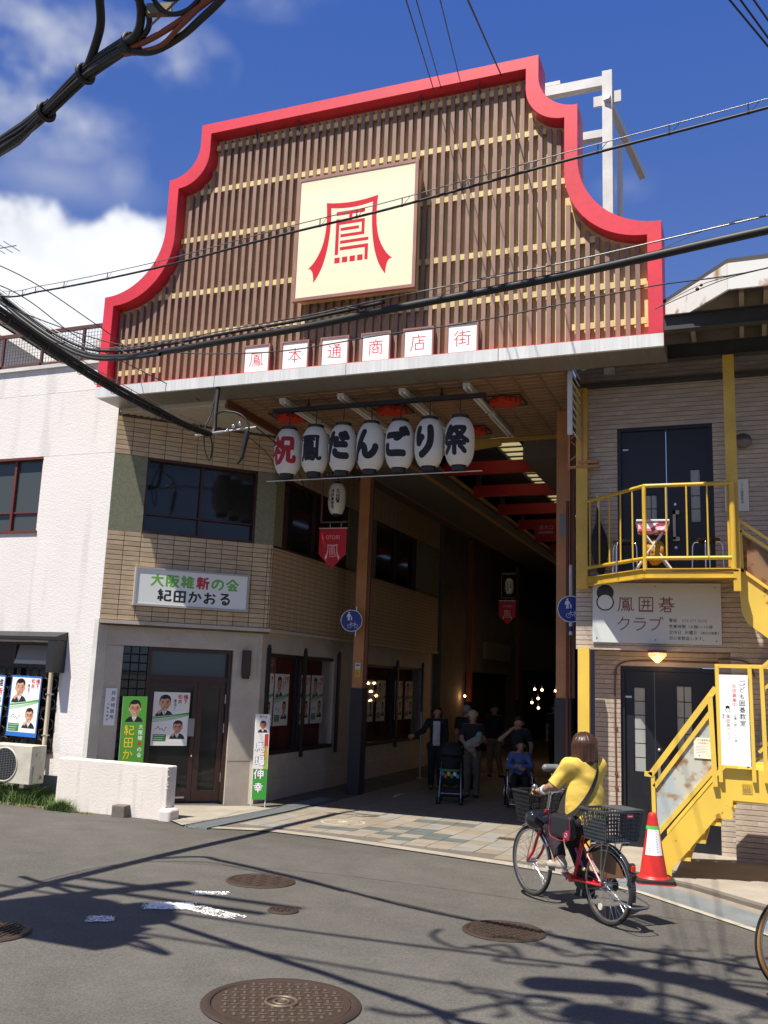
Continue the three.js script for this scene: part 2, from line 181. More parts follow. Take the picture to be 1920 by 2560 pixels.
// ---------------------------------------------------------------- lettering: brush and pen strokes on a 100 x 100 square
const GL = {
  鳳: 'M14 12H86M16 12Q18 60 4 94M84 12Q82 60 84 80Q88 94 97 84M30 23H71M50 23L46 33M34 34H66V55H34M34 34V74M34 44H66M34 56H74M34 65H72M34 74H74V84Q73 92 66 91M28 82L24 91M40 82L42 90M51 82L54 89M61 81L65 87',
  本: 'M10 28H90M50 5V96M48 28Q34 58 8 76M52 28Q66 58 92 76M30 76H70', 通: 'M44 10H82L66 22M54 17L66 24M42 28H86V78Q86 84 78 82M42 28V82M42 44H86M42 60H86M64 28V80M12 12L24 22M6 42H24Q20 58 24 72L8 88M16 80Q40 94 94 90',
  商: 'M50 4V16M10 17H90M36 19L40 30M64 19L59 30M14 34H86V88Q86 94 78 93M14 34V96M42 40Q40 52 28 56M58 40V50Q58 55 70 54M34 62H66V84H34V62', 店: 'M52 3V14M16 16H92M18 16Q18 66 5 94M56 26V54M56 38H82M34 54H82V90H34V54',
  街: 'M24 4Q16 18 5 28M26 30Q18 46 5 58M18 46V96M34 18H66M50 6V32M32 33H68M34 58H66M50 42V78M30 82L70 76M72 14H94M70 38H97M86 38V88Q86 94 78 91',
  祝: 'M20 6L28 16M8 26H40Q34 46 6 66M24 46V96M28 50L40 60M50 12H86V44H50V12M58 46Q56 78 38 94M74 46V84Q75 92 96 88V76', 祭: 'M30 6Q24 26 8 40M24 14H46Q40 36 6 54M22 26L30 32M16 36L24 42M52 12H84Q78 30 60 42M54 20Q66 42 95 54M38 46H66M20 62H82M50 62V94M30 72Q24 84 12 90M70 72L86 88',
  だ: 'M10 28H52M34 8Q28 60 10 92M52 46H84M48 70Q52 88 90 84M70 12L76 24M84 8L90 20', ん: 'M48 8Q26 60 10 92Q30 46 46 54Q54 60 54 76Q58 94 74 86Q88 76 92 58', ご: 'M24 26H70Q66 32 58 36M20 60Q14 88 50 86H82M76 8L82 20M90 4L96 16', り: 'M28 10Q22 40 30 58Q34 46 40 40M70 8Q76 60 60 78Q52 90 38 96',
  大: 'M8 34H92M50 6Q50 66 8 94M52 36Q62 76 94 94', 阪: 'M10 10V96M10 12H34L22 34Q40 44 32 60Q26 68 18 62M46 14H92M48 14Q50 66 34 94M52 38H86Q76 78 44 95M56 48Q68 80 96 94',
  維: 'M24 4L10 24L26 30M36 16L12 42L40 40M25 42V94M12 56L8 82M34 54L40 76M58 6Q52 26 42 40M52 26V96M74 8L68 22M52 24H94M52 44H90M52 64H90M52 88H96M72 24V88', 新: 'M28 4V14M8 16H50M18 20L23 32M40 20L35 32M6 36H52M8 54H50M29 36V96M26 56Q20 70 6 80M34 58L48 72M86 8Q76 16 60 18V46Q60 76 48 94M60 42H96M80 42V96',
  の: 'M52 24Q44 70 24 78Q8 76 12 54Q20 22 54 20Q88 22 88 52Q86 80 58 90', 会: 'M50 4Q34 30 5 46M50 4Q66 30 95 46M30 46H70M16 62H84M46 64Q36 80 22 88L76 84M64 70L84 94', 紀: 'M24 4L10 24L26 30M36 16L12 42L40 40M25 42V94M12 56L8 82M34 54L40 76M52 16H88V46H54M54 46V80Q55 90 94 86V74', 田: 'M14 14H86V90H14V14M50 14V90M14 52H86',
  か: 'M8 32H54Q62 34 58 56Q54 88 38 82M34 6Q30 56 8 92M70 22Q86 36 92 58', お: 'M10 28H60M34 6V80Q32 92 18 84Q6 74 26 62Q56 46 76 56Q90 70 72 86L62 90M70 18L88 32', る: 'M22 12H76L24 56Q50 36 74 46Q92 60 76 80Q58 96 40 84Q34 70 50 68Q60 72 60 86',
  囲: 'M10 8H90V94H10V8M10 90H90M26 34H74M22 58H78M40 20V50Q38 70 26 80M62 20V82', 碁: 'M14 16H86M32 6V46M68 6V46M32 26H68M32 36H68M6 47H94M34 48L10 66M66 48L92 66M24 64H80M48 64L14 92M38 76H74V95H38V76', ク: 'M42 6Q34 34 10 54M38 24H84Q80 70 26 96', ラ: 'M22 14H78M10 38H88Q80 82 30 96', ブ: 'M10 22H76Q72 74 22 94M78 4L84 16M92 2L98 14',
  電: 'M20 8H80M50 8V40M8 20H92V34M8 20V36M24 26H40M24 36H40M60 26H76M60 36H76M20 50H80V78H20V50M20 64H80M50 50V90H94V82', 話: 'M24 4L30 12M6 18H44M12 32H40M12 46H40M12 60H40V88H12V60M86 6Q70 14 52 16M48 34H96M72 14V54M54 56H90V90H54V56', 営: 'M24 4L30 16M48 2L52 14M78 4L70 16M10 34V20H90V34M28 32H72V54H28V32M20 64H80V94H20V64M50 54L46 64', 業: 'M40 4V24M60 4V24M20 8L28 20M80 8L72 20M8 24H92M34 26L40 36M66 26L60 36M14 38H86M20 50H80M8 62H92M50 38V96M46 62Q34 80 8 90M54 62Q66 80 92 90',
  時: 'M10 14H38V82H10V14M10 48H38M50 18H90M70 6V40M44 40H96M46 58H94M78 44V86Q78 94 66 92M54 68L62 78', 間: 'M10 8H42V40H10M10 8V96M10 24H42M58 8H90V88Q90 94 82 93M58 8V40H90M58 24H90M34 52H66V86H34V52M34 69H66', 定: 'M50 2V12M10 28V14H90V28M20 36H80M50 36V84M50 58H76M28 54Q26 76 8 94M20 80Q50 94 94 92', 休: 'M28 4Q22 30 4 50M18 34V96M36 30H96M66 6V96M64 32Q54 60 32 76M68 32Q78 60 97 76', 日: 'M24 8H76V92H24V8M24 50H76', 水: 'M50 6V86Q48 94 36 92M10 30H40Q34 60 6 82M84 18Q72 34 58 44M54 36Q66 66 94 84',
  曜: 'M8 16H34V82H8V16M8 48H34M42 8H64V34M46 22H64M42 34L64 30M70 8H94V34M74 22H94M70 34L94 30M54 40Q48 54 40 62M48 54V96M48 52H94M48 66H92M48 80H92M48 94H96M70 42V94', 初: 'M24 4L30 14M8 22H40Q32 46 6 64M24 44V96M28 50L40 60M48 18H90Q90 80 74 92L66 88M66 18Q66 66 42 94', 心: 'M12 48Q14 70 6 82M30 34V76Q32 90 60 88Q74 88 72 70M44 16L58 34M78 36Q90 50 94 70', 者: 'M20 18H70M44 4V36M6 36H94M84 10Q60 50 8 70M32 56H76V94H32V56M32 75H76',
  歓: 'M26 4Q20 20 6 30M20 16H46M18 34V94M16 34H50M16 52H48M16 70H48M16 92H50M32 26V92M64 6Q58 30 48 42M60 22H94L86 38M74 24Q74 66 50 94M74 50Q80 80 97 94', 迎: 'M44 12Q38 18 34 18V70L54 62M60 16H86V66Q86 72 76 70M62 16V84M12 12L24 22M6 42H24Q20 58 24 72L8 88M16 80Q40 94 94 90', し: 'M32 8V68Q34 92 60 88Q78 82 84 66', ま: 'M18 22H82M20 42H80M52 6V76Q50 92 32 90Q16 84 28 74Q52 66 86 88', す: 'M8 24H92M56 6V52Q54 66 40 62Q30 52 42 42Q56 40 58 60Q58 84 34 96', '。': 'M20 80Q8 80 8 88Q8 96 20 96Q30 96 30 88Q30 80 20 80', は: 'M20 8Q10 50 18 92M40 28H92M68 8V76Q66 92 48 88Q36 80 50 72Q74 70 92 90', '〜': 'M8 58Q28 34 50 52Q72 70 92 46', '！': 'M50 8V66M50 84V92',
  府: 'M52 3V12M14 14H94M16 14Q18 66 5 94M42 26Q36 42 26 52M34 44V94M50 42H94M78 28V86Q78 94 66 90M56 54L64 66', 政: 'M6 14H54M30 14V84M30 46H52M12 42V86M4 90L56 80M68 4Q62 26 50 40M60 24H94M86 26Q80 76 46 94M62 36Q70 76 96 94', 相: 'M6 28H48M27 6V96M26 30Q20 56 4 70M30 40L46 56M58 12H92V92H58V12M58 38H92M58 64H92', 談: 'M22 4L28 12M4 18H42M10 32H38M10 46H38M10 60H38V88H10V60M54 12L50 26M90 10L80 24M70 4Q70 34 46 48M70 28L94 46M54 58L50 72M90 56L80 70M70 48Q70 80 44 95M70 74L96 95', 所: 'M6 10H48M12 28H44V50H12M12 28V50Q12 76 4 92M88 6Q76 14 58 16V46Q58 76 48 94M58 40H96M78 40V96', 議: 'M20 4L26 12M4 18H38M8 32H36M8 46H36M8 60H36V88H8V60M52 4L58 14M84 4L76 14M46 18H94M50 30H90M42 42H97M70 18V42M60 48Q54 54 44 56M42 66H97M54 52V90Q54 96 44 92M74 46Q76 80 97 94M92 54Q80 78 62 92',
  橋: 'M4 30H36M20 6V96M18 34Q12 56 3 68M24 42L34 54M88 6Q70 12 46 14M40 26H96M66 14Q60 34 40 44M70 28Q78 40 96 44M54 42H82V54H54V42M44 96V62H92V88Q92 94 84 92M58 70H78V84H58V70', 下: 'M6 12H94M48 12V96M52 34L82 56', 松: 'M4 30H42M23 6V96M22 32Q16 56 3 70M28 42L40 56M58 8Q54 34 42 48M74 8Q80 34 97 48M66 46Q58 76 46 86L86 80M78 64L92 92', 井: 'M12 28H88M6 62H94M36 6V54Q34 80 14 95M66 6V96', 来: 'M14 18H86M50 4V96M30 26L38 42M70 26L62 42M6 46H94M46 48Q34 72 6 88M54 48Q66 72 94 88',
  こ: 'M22 20Q50 26 76 18M20 62Q14 86 50 86Q70 86 84 80', ど: 'M34 8L44 44M78 30Q20 50 26 72Q32 90 80 84M76 4L82 16M90 2L96 14', も: 'M46 6Q36 60 42 80Q50 96 72 86Q84 74 76 58M18 34H70M16 56H68', 教: 'M10 18H46M28 4V34M4 34H56M50 8Q36 44 4 60M16 54H46L30 66M30 64V86Q30 94 18 90M4 78L54 70M70 4Q64 26 54 38M62 24H96M88 26Q82 76 50 94M64 38Q72 76 97 94', 室: 'M50 2V12M8 28V14H92V28M18 32H82M46 34L28 52L76 48M64 40L80 56M20 70H80M50 56V92M8 92H92', 生: 'M26 10Q22 30 8 46M20 28H86M14 58H82M50 6V92M6 92H94', 徒: 'M26 4Q18 18 5 28M28 28Q20 46 5 60M18 46V96M40 20H88M64 6V40M34 42H96M64 42V84M64 62H88M46 56Q46 80 32 94M42 80Q66 94 97 92', 募: 'M6 14H94M34 4V22M66 4V22M26 28H74V54H26V28M26 41H74M8 60H92M36 60Q28 72 6 80M64 60Q72 72 94 80M24 78H72Q72 92 58 95M50 68Q44 88 18 97', 集: 'M32 4Q26 22 10 32M22 18V62M56 4L50 16M22 18H88M22 32H84M22 46H84M22 60H90M54 18V60M6 72H94M50 60V97M46 74Q34 88 8 94M54 74Q66 88 92 94', 中: 'M14 24H86V62H14V24M50 4V96',
  馬: 'M24 8V56M24 8H80M24 24H76M24 40H76M24 56H88V76Q86 94 72 90M52 8V56M18 68L10 92M36 68L40 86M52 66L58 82M68 64L74 76', 場: 'M6 34H38M22 8V76M4 82L40 70M50 8H86V42H50V8M50 25H86M40 54H96M54 56Q48 72 38 82M54 68H92Q92 88 78 94M68 68Q62 84 48 94M80 68Q76 84 66 94', 伸: 'M28 4Q22 30 4 50M18 34V96M42 22H90V66H42V22M42 44H90M66 4V96', 幸: 'M22 16H78M50 4V34M6 34H94M32 40L38 52M68 40L62 52M14 54H86M20 72H80M50 54V97',
  送: 'M48 8L54 20M82 6L74 20M40 24H90M36 44H94M64 24V46Q58 66 40 76M66 48Q76 66 92 74M12 12L24 22M6 42H24Q20 58 24 72L8 88M16 80Q40 94 94 90', 口: 'M16 18H84V86H16V18', 消: 'M8 10L20 20M4 36L16 46M6 92L22 62M56 4V30M36 10L44 26M90 8L80 26M40 36V96M40 36H88V86Q88 94 78 92M40 54H88M40 70H88', 防: 'M10 10V96M10 12H34L22 34Q40 44 32 60Q26 68 18 62M68 4V20M44 22H96M62 22Q60 74 40 94M60 48H88Q86 88 74 92L64 88', 隊: 'M10 10V96M10 12H32L22 34Q38 44 30 60L18 62M54 6L60 16M88 4L78 18M42 20H96M68 20Q60 38 40 46M56 34Q66 50 62 94L52 90M62 54Q54 70 40 78M64 56Q76 80 97 88', 専: 'M14 12H86M50 2V54M22 24H78V52H22V24M22 38H78M6 62H94M70 54V86Q70 96 56 92M28 72L38 84', 用: 'M18 10H84V86Q84 94 74 92M18 10V60Q16 84 6 94M18 36H84M18 62H84M50 10V92',
  花: 'M6 18H94M34 6V30M66 6V30M34 36Q26 56 6 70M22 54V96M80 44Q70 58 54 66M54 36V82Q56 92 92 88V76', 賢: 'M8 8H44M8 8V40H44M8 24H44M26 8V40M52 8H88Q80 30 50 42M58 18Q70 36 96 42M26 50H76V84H26V50M26 61H76M26 72H76M38 84L14 97M62 84L88 97', 特: 'M14 10L6 34M8 28H40M22 6V96M2 62L42 50M50 18H92M70 4V40M44 40H97M46 58H96M80 44V88Q80 96 66 92M54 68L64 80', 許: 'M22 4L28 12M4 18H42M10 32H38M10 46H38M10 60H38V88H10V60M60 6Q56 24 46 36M56 24H92M44 50H97M70 24V96', 事: 'M8 14H92M24 24H76V38H24V24M20 50H82V76M6 62H96M20 76H82M50 4V88Q48 96 34 92', 務: 'M8 10H44L30 24M18 16L34 30M4 36H46L38 48M28 36V88Q28 96 14 92M22 50L4 74M64 4Q58 20 48 30M58 18H94Q84 44 50 52M62 26Q72 44 96 52M50 64H88Q88 90 70 92M68 52Q66 82 44 96',
};
const P2 = {};
function canvas(w, h, bg) { const c = document.createElement('canvas'); c.width = w; c.height = h; const g = c.getContext('2d'); if (bg) { g.fillStyle = bg; g.fillRect(0, 0, w, h); } return [c, g]; }
function glyph(g, ch, x, y, s, lw, color, sx = 1) {         // (x, y) top left, s size
  if (!GL[ch]) { g.fillStyle = color; g.font = (lw > 9 ? 'bold ' : '') + s * 0.92 + 'px sans-serif'; g.textBaseline = 'alphabetic'; const w = g.measureText(ch).width; g.fillText(ch, x + (s * sx * 0.62 - w) / 2, y + s * 0.82); return; }
  P2[ch] ??= new Path2D(GL[ch]);
  g.save(); g.translate(x, y); g.scale(s / 100 * sx, s / 100); g.lineWidth = lw; g.lineCap = lw > 10 ? 'butt' : 'round'; g.lineJoin = lw > 10 ? 'miter' : 'round'; g.miterLimit = 2; g.strokeStyle = color; g.stroke(P2[ch]); g.restore();
}
function rowText(g, str, x, y, s, lw, color, gap = 0.06, sx = 1) { for (const ch of str) { if (ch !== ' ') glyph(g, ch, x, y, s, lw, color, sx); x += (GL[ch] ? s * sx : s * sx * 0.62) * (1 + gap); } return x; }
function colText(g, str, x, y, s, lw, color, gap = 0.08) { for (const ch of str) { if (ch !== ' ') glyph(g, ch, x, y, s, lw, color); y += s * (ch === ' ' ? 0.5 : 1 + gap); } return y; }
function brush(g, ch, x, y, s, lw, color) {                 // heavy festival brush: fat wet strokes, round ends, thinner verticals
  P2[ch] ??= new Path2D(GL[ch]); g.save(); g.translate(x, y); g.scale(s / 100, s / 100); g.lineCap = 'round'; g.lineJoin = 'round'; g.strokeStyle = color;
  for (const [dx, dy, k] of [[0, 0, 1], [1.5, 1.5, 0.92], [-1.2, 1, 0.9]]) { g.save(); g.translate(dx, dy); g.lineWidth = lw * k; g.stroke(P2[ch]); g.restore(); } g.restore();
}
const tex = (c) => { const t = new THREE.CanvasTexture(c); t.colorSpace = THREE.SRGBColorSpace; t.anisotropy = 8; return t; };
const printM = (c, rough = 0.6, o = {}) => std(0xffffff, rough, { map: tex(c), ...o });
// the gate's crest: a bowed gate frame with a stacked bird character inside, on a 100 x 100 square
function crest(g, x, y, s, color) {
  g.save(); g.translate(x, y); g.scale(s / 100, s / 100); g.fillStyle = color; g.beginPath();
  g.moveTo(21, 14); g.quadraticCurveTo(50, 20, 79, 14); g.lineTo(79, 14); g.quadraticCurveTo(76, 44, 82, 62); g.quadraticCurveTo(88, 78, 97, 84); g.quadraticCurveTo(90, 84, 90, 100); g.quadraticCurveTo(80, 88, 76, 66); g.quadraticCurveTo(72, 44, 73.5, 20.5); g.quadraticCurveTo(50, 25.5, 26.5, 20.5); g.quadraticCurveTo(28, 44, 24, 66); g.quadraticCurveTo(20, 88, 10, 100); g.quadraticCurveTo(10, 84, 3, 84); g.quadraticCurveTo(12, 78, 18, 62); g.quadraticCurveTo(24, 44, 21, 14); g.fill();
  const r = (x0, y0, x1, y1) => g.fillRect(x0, y0, x1 - x0, y1 - y0);
  r(33, 26, 65, 30.2); r(47.5, 30, 51, 37); r(33, 34, 36.7, 73); r(36, 37, 65, 40.6); r(62, 37, 65.2, 54); r(38.5, 44, 59, 47.4); r(38.5, 51, 65.2, 54.4); r(38.5, 58, 70, 61.4); r(38.5, 65, 70, 68.6); r(66.6, 65, 70, 82); r(33, 76, 39, 82); r(41.5, 76, 47.5, 82); r(50, 76, 56, 82); r(58.5, 76, 64.5, 82);
  g.restore();
}
// a printed portrait for the posters: nobody in particular
function portrait(g, x, y, s, o) {
  g.save(); g.translate(x, y); g.scale(s / 100, s / 100); const sk = o.skin || '#d9a585';
  g.fillStyle = o.suit || '#23262e'; g.beginPath(); g.moveTo(0, 130); g.quadraticCurveTo(8, 100, 36, 94); g.lineTo(66, 94); g.quadraticCurveTo(94, 100, 102, 130); g.fill();
  g.fillStyle = '#f2f2f0'; g.beginPath(); g.moveTo(36, 94); g.lineTo(50, 126); g.lineTo(66, 94); g.fill(); g.fillStyle = o.tie || '#7a8a9a'; g.fillRect(48, 100, 5, 24);
  g.fillStyle = sk; g.fillRect(38, 78, 26, 20); g.beginPath(); g.ellipse(51, 55, 28, 36, 0, 0, 7); g.fill(); g.fillStyle = 'rgba(120,60,40,.25)'; g.beginPath(); g.ellipse(68, 60, 10, 28, 0.1, 0, 7); g.fill();
  g.beginPath(); g.fillStyle = sk; g.ellipse(22, 58, 5, 9, 0, 0, 7); g.ellipse(80, 58, 5, 9, 0, 0, 7); g.fill();
  g.fillStyle = o.hair || '#15110f'; g.beginPath(); g.moveTo(21, 54); g.quadraticCurveTo(16, 10, 52, 8); g.quadraticCurveTo(90, 10, 81, 54); g.quadraticCurveTo(78, 34, 66, 28); g.quadraticCurveTo(44, 36, 30, 30); g.quadraticCurveTo(24, 40, 21, 54); g.fill();
  g.strokeStyle = '#2a1c16'; g.lineWidth = 2.6; g.beginPath(); g.moveTo(32, 46); g.lineTo(45, 45); g.moveTo(58, 45); g.lineTo(71, 46); g.stroke(); g.fillStyle = '#1c1412'; g.beginPath(); g.ellipse(39, 53, 4.5, 2.2, 0, 0, 7); g.ellipse(64, 53, 4.5, 2.2, 0, 0, 7); g.fill();
  g.strokeStyle = 'rgba(120,60,40,.7)'; g.lineWidth = 2; g.beginPath(); g.moveTo(52, 54); g.lineTo(55, 66); g.lineTo(48, 67); g.stroke(); g.fillStyle = '#a4473f'; g.beginPath(); g.ellipse(51, 76, 9, o.smile ? 4 : 2.6, 0, 0, 7); g.fill();
  if (o.smile) { g.fillStyle = '#fff'; g.fillRect(44, 74, 14, 2.4); }
  if (o.glasses) { g.strokeStyle = '#4a443e'; g.lineWidth = 1.6; g.strokeRect(30, 48, 18, 11); g.strokeRect(55, 48, 18, 11); g.beginPath(); g.moveTo(48, 52); g.lineTo(55, 52); g.stroke(); }
  if (o.mic) { g.strokeStyle = '#1a1a1c'; g.lineWidth = 6; g.beginPath(); g.moveTo(10, 124); g.lineTo(40, 90); g.stroke(); g.fillStyle = '#8d8f96'; g.beginPath(); g.arc(43, 86, 7, 0, 7); g.fill(); g.fillStyle = sk; for (let i = 0; i < 4; i++) { g.beginPath(); g.ellipse(18 + i * 6, 108 - i * 5, 4, 9, -0.6, 0, 7); g.fill(); } }
  g.restore();
}
function posterCanvas(w = 384, h = 560, border) {            // the campaign poster seen on the door, the grille and in the windows
  const [c, g] = canvas(w, h, border ? '#2a6fc4' : '#eceae6'), b = border ? w * 0.03 : 0; if (border) { g.fillStyle = '#f1f0ee'; g.fillRect(b, h * 0.03, w - 2 * b, h * 0.9); }
  portrait(g, w * 0.06, h * 0.02, w * 0.5, { hair: '#14100e', suit: '#26282e', mic: true });
  g.fillStyle = '#f1f0ee'; g.beginPath(); g.moveTo(b, h * 0.47); g.lineTo(w - b, h * 0.38); g.lineTo(w - b, h * 0.93); g.lineTo(b, h * 0.93); g.fill();
  g.strokeStyle = '#3f9f3c'; for (const [o, l] of [[0, 14], [20, 5], [30, 3], [40, 4], [-14, 3]]) { g.lineWidth = l; g.beginPath(); g.moveTo(b, h * 0.49 + o); g.quadraticCurveTo(w * 0.5, h * 0.46 + o, w - b, h * 0.39 + o * 0.5); g.stroke(); }
  portrait(g, w * 0.5, h * 0.5, w * 0.42, { hair: '#2a211c', glasses: true, mic: true });
  colText(g, '橋下', w * 0.82, h * 0.04, w * 0.125, 14, '#c3272b', 0.02); colText(g, '松井', w * 0.67, h * 0.04, w * 0.125, 14, '#c3272b', 0.02); colText(g, '来る！', w * 0.55, h * 0.13, w * 0.1, 11, '#181818', 0.02);
  g.strokeStyle = '#222'; g.lineWidth = 4; g.beginPath(); for (let i = 0; i < 40; i++) { const t = i / 39; g.lineTo(w * (0.09 + 0.33 * t), h * (0.685 + 0.022 * Math.sin(t * 19) - 0.02 * Math.sin(t * 7))); } g.stroke(); g.fillStyle = '#5aa84c'; g.beginPath(); g.arc(w * 0.18, h * 0.65, 6, 0, 7); g.fill();
  g.fillStyle = '#3d7d45'; g.fillRect(w * 0.05, h * 0.79, w * 0.36, h * 0.13); g.fillStyle = '#e8e8e0'; for (let i = 0; i < 3; i++) g.fillRect(w * 0.07, h * (0.81 + i * 0.038), w * (0.3 - i * 0.03), 4);
  if (border) { g.fillStyle = '#2a6fc4'; g.fillRect(0, h * 0.93, w, h * 0.07); }
  return c;
}
// ---------------------------------------------------------------- ground: the road falls gently towards the arcade, which is level
const GS = 0.023, ZF = -13, gy = (z) => GS * Math.max(z, ZF);
function sheet(name, pts, dy, mat, parent = scene) {        // a thin sheet that follows the ground
  const g = new THREE.ShapeGeometry(shapeOf(pts.map(([x, z]) => [x, -z]))), p = g.attributes.position;
  for (let i = 0; i < p.count; i++) { const x = p.getX(i), z = -p.getY(i); p.setXYZ(i, x, gy(z) + dy, z); }
  g.computeVertexNormals(); return put(name, g, mat, parent);
}
{ // far ground under everything
  const g = new THREE.PlaneGeometry(300, 300, 2, 60); g.rotateX(-Math.PI / 2); const p = g.attributes.position;
  for (let i = 0; i < p.count; i++) p.setY(i, gy(Math.min(p.getZ(i), 30)) - 0.06);
  g.computeVertexNormals(); tag(put('ground', g, M.concDark), null, null, null, 'structure');
}
{ // asphalt
  const nx = 150, nz = 120, x0 = -26, x1 = 14, z0 = ZF, z1 = 8, pos = [], nor = [], uv = [], col = [], idx = [];
  for (let j = 0; j <= nz; j++) for (let i = 0; i <= nx; i++) {
    const x = x0 + (x1 - x0) * i / nx, z = z0 + (z1 - z0) * j / nz, a = fbm(x * 0.031 + 5, z * 0.031 + 5, 12, 4, 301), b = fbm(x * 0.012 + 3, z * 0.05 + 3, 14, 3, 302);
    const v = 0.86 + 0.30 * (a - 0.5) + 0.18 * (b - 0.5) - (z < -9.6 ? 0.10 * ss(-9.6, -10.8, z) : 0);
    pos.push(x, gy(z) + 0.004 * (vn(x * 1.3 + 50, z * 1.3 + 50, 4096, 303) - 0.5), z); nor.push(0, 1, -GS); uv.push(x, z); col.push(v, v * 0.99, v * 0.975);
  }
  for (let j = 0; j < nz; j++) for (let i = 0; i < nx; i++) { const k = j * (nx + 1) + i; idx.push(k, k + nx + 1, k + 1, k + 1, k + nx + 1, k + nx + 2); }
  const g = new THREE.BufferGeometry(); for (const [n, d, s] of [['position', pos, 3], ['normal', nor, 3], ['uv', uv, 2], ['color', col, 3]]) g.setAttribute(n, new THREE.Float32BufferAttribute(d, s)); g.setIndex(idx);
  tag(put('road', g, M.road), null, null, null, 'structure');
}
// worn white paint on the road: the flecks that are left of it
function paint(cx, cz, w, h, ang, thr, label, s) {
  const P = [], n = 0.011, c = Math.cos(ang), q = Math.sin(ang);
  for (let u = -w / 2; u < w / 2; u += n) for (let v = -h / 2; v < h / 2; v += n) {
    const e = Math.max(Math.abs(u) / (w / 2), Math.abs(v) / (h / 2)), k = (0.45 * fbm(u * 0.9 + 9, v * 0.9 + 9, 16, 4, s) + 0.55 * hsh(Math.round(u * 90) + 500, Math.round(v * 90) + 500, s) * 0.9) + (e > 0.75 ? (e - 0.75) * 1.2 : 0);
    if (k > thr) continue;
    const f = (a, b) => { const x = cx + a * c - b * q, z = cz + a * q + b * c; return [x, gy(z) + 0.0065, z]; };
    const A = f(u, v), B = f(u + n, v), C = f(u + n, v + n), D = f(u, v + n); P.push(...A, ...C, ...B, ...A, ...D, ...C);
  }
  const g = new THREE.BufferGeometry(); g.setAttribute('position', new THREE.Float32BufferAttribute(P, 3)); g.computeVertexNormals(); g.setAttribute('uv', new THREE.Float32BufferAttribute(new Float32Array(P.length / 3 * 2), 2));
  tag(put('road_marking', g, M.paper), label, 'road marking', 'worn white road markings on the asphalt');
}
paint(-4.37, -6.72, 0.42, 0.26, -0.55, 0.66, 'brightest worn white paint patch on the asphalt, half in the dark shadow', 401);
paint(-4.55, -6.08, 0.22, 0.2, -0.6, 0.56, 'small broken white paint patch at the near edge of the shadow', 402);
paint(-4.36, -7.3, 0.36, 0.18, -0.5, 0.47, 'faded white paint flecks farthest from the camera, short of the manholes', 403);
paint(-3.95, -6.72, 0.62, 0.22, 0.25, 0.43, 'thin scatter of white paint flecks between shadow and small manhole', 404);

// paved mouth of the arcade
const EDGE = [[-6.62, -10.5], [-5.75, -10.86], [-4.9, -10.8], [-4, -10.63], [-2.4, -10.28], [-1.75, -10.06], [-1, -9.58], [0.1, -8.4], [1.6, -6.8]];
const edgeZ = (x) => { for (let i = 1; i < EDGE.length; i++) if (x <= EDGE[i][0]) { const [a, b] = EDGE[i - 1], [c, d] = EDGE[i]; return lerp(b, d, (x - a) / (c - a)); } return -10.5; };
{
  const G = ground_('arcade_pavement');
  const front = []; for (let x = -6.62; x <= -1.75; x += 0.15) front.push([x, edgeZ(x)]); front.push([-1.75, -10.06]);
  sheet('joint_bed', [...front, [-1.75, ZF], [-7.4, ZF], [-7.4, -12.6], [-6.75, -12.6], [-6.75, -10.9]], 0.004, M.paveJoint, G);
  sheet('joint_bed', [[-7.4, ZF], [-1.75, ZF], [-1.75, -60], [-7.4, -60]], 0.004, M.paveJoint, G);
  const E2 = [...front].map(([x, z]) => [x, z - 0.2]).reverse(); sheet('edge_strip', [...front, ...E2], 0.012, M.conc, G);
  const tg = boxG(0.292, 0.03, 0.292), vars = [0, 1, 2, 3].map(() => { const g = tg.clone(), u = g.attributes.uv, a = rnd() * 3, b = rnd() * 3; for (let i = 0; i < u.count; i++) u.setXY(i, u.getX(i) + a, u.getY(i) + b); return g; });
  const grey = new Set(); for (const [x, z] of [[-3.8, -11.7], [-3.5, -11.7], [-4.3, -12.25], [-4.65, -12.0], [-4.1, -11.9], [-3.8, -12.0], [-4.1, -11.45], [-4.9, -11.75], [-5.2, -11.75], [-4.4, -13.15], [-4.1, -13.15], [-3.8, -13.15], [-4.5, -11.7], [-4.0, -12.3]]) grey.add(Math.floor((x + 6.3) / 0.3) + ',' + Math.floor((z + 14.2) / 0.3));
  const far = new MB();
  for (let k = 0; k < 16; k++) for (let m = -22; m < 14; m++) {
    const x = -6.3 + 0.3 * k + 0.15, z = -14.2 + 0.3 * m + 0.15; if (z + 0.15 > Math.min(edgeZ(x - 0.15), edgeZ(x + 0.15)) - 0.2) continue;
    const g = grey.has(k + ',' + m) || (m < -1 && hsh(k, m, 5) < 0.14), mat = g ? M.paveGrey : [M.paveA, M.paveB, M.paveC, M.paveD][hsh(k, m, 9) * 4 | 0], y = gy(z) + 0.0 + rr(-0.001, 0.0015);
    if (m < 1) { far.box(0.292, 0.03, 0.292, x, y, z); continue; }
    const t = put('paving_tile', vars[hsh(k, m, 2) * 4 | 0], mat, G); t.position.set(x, y, z); t.rotation.x = z > ZF ? -GS : 0; t.rotation.y = (hsh(k, m, 4) - 0.5) * 0.006;
  }
  tag(far.build('paving_tile', M.paveA, G), null, null, null, 'stuff');
}
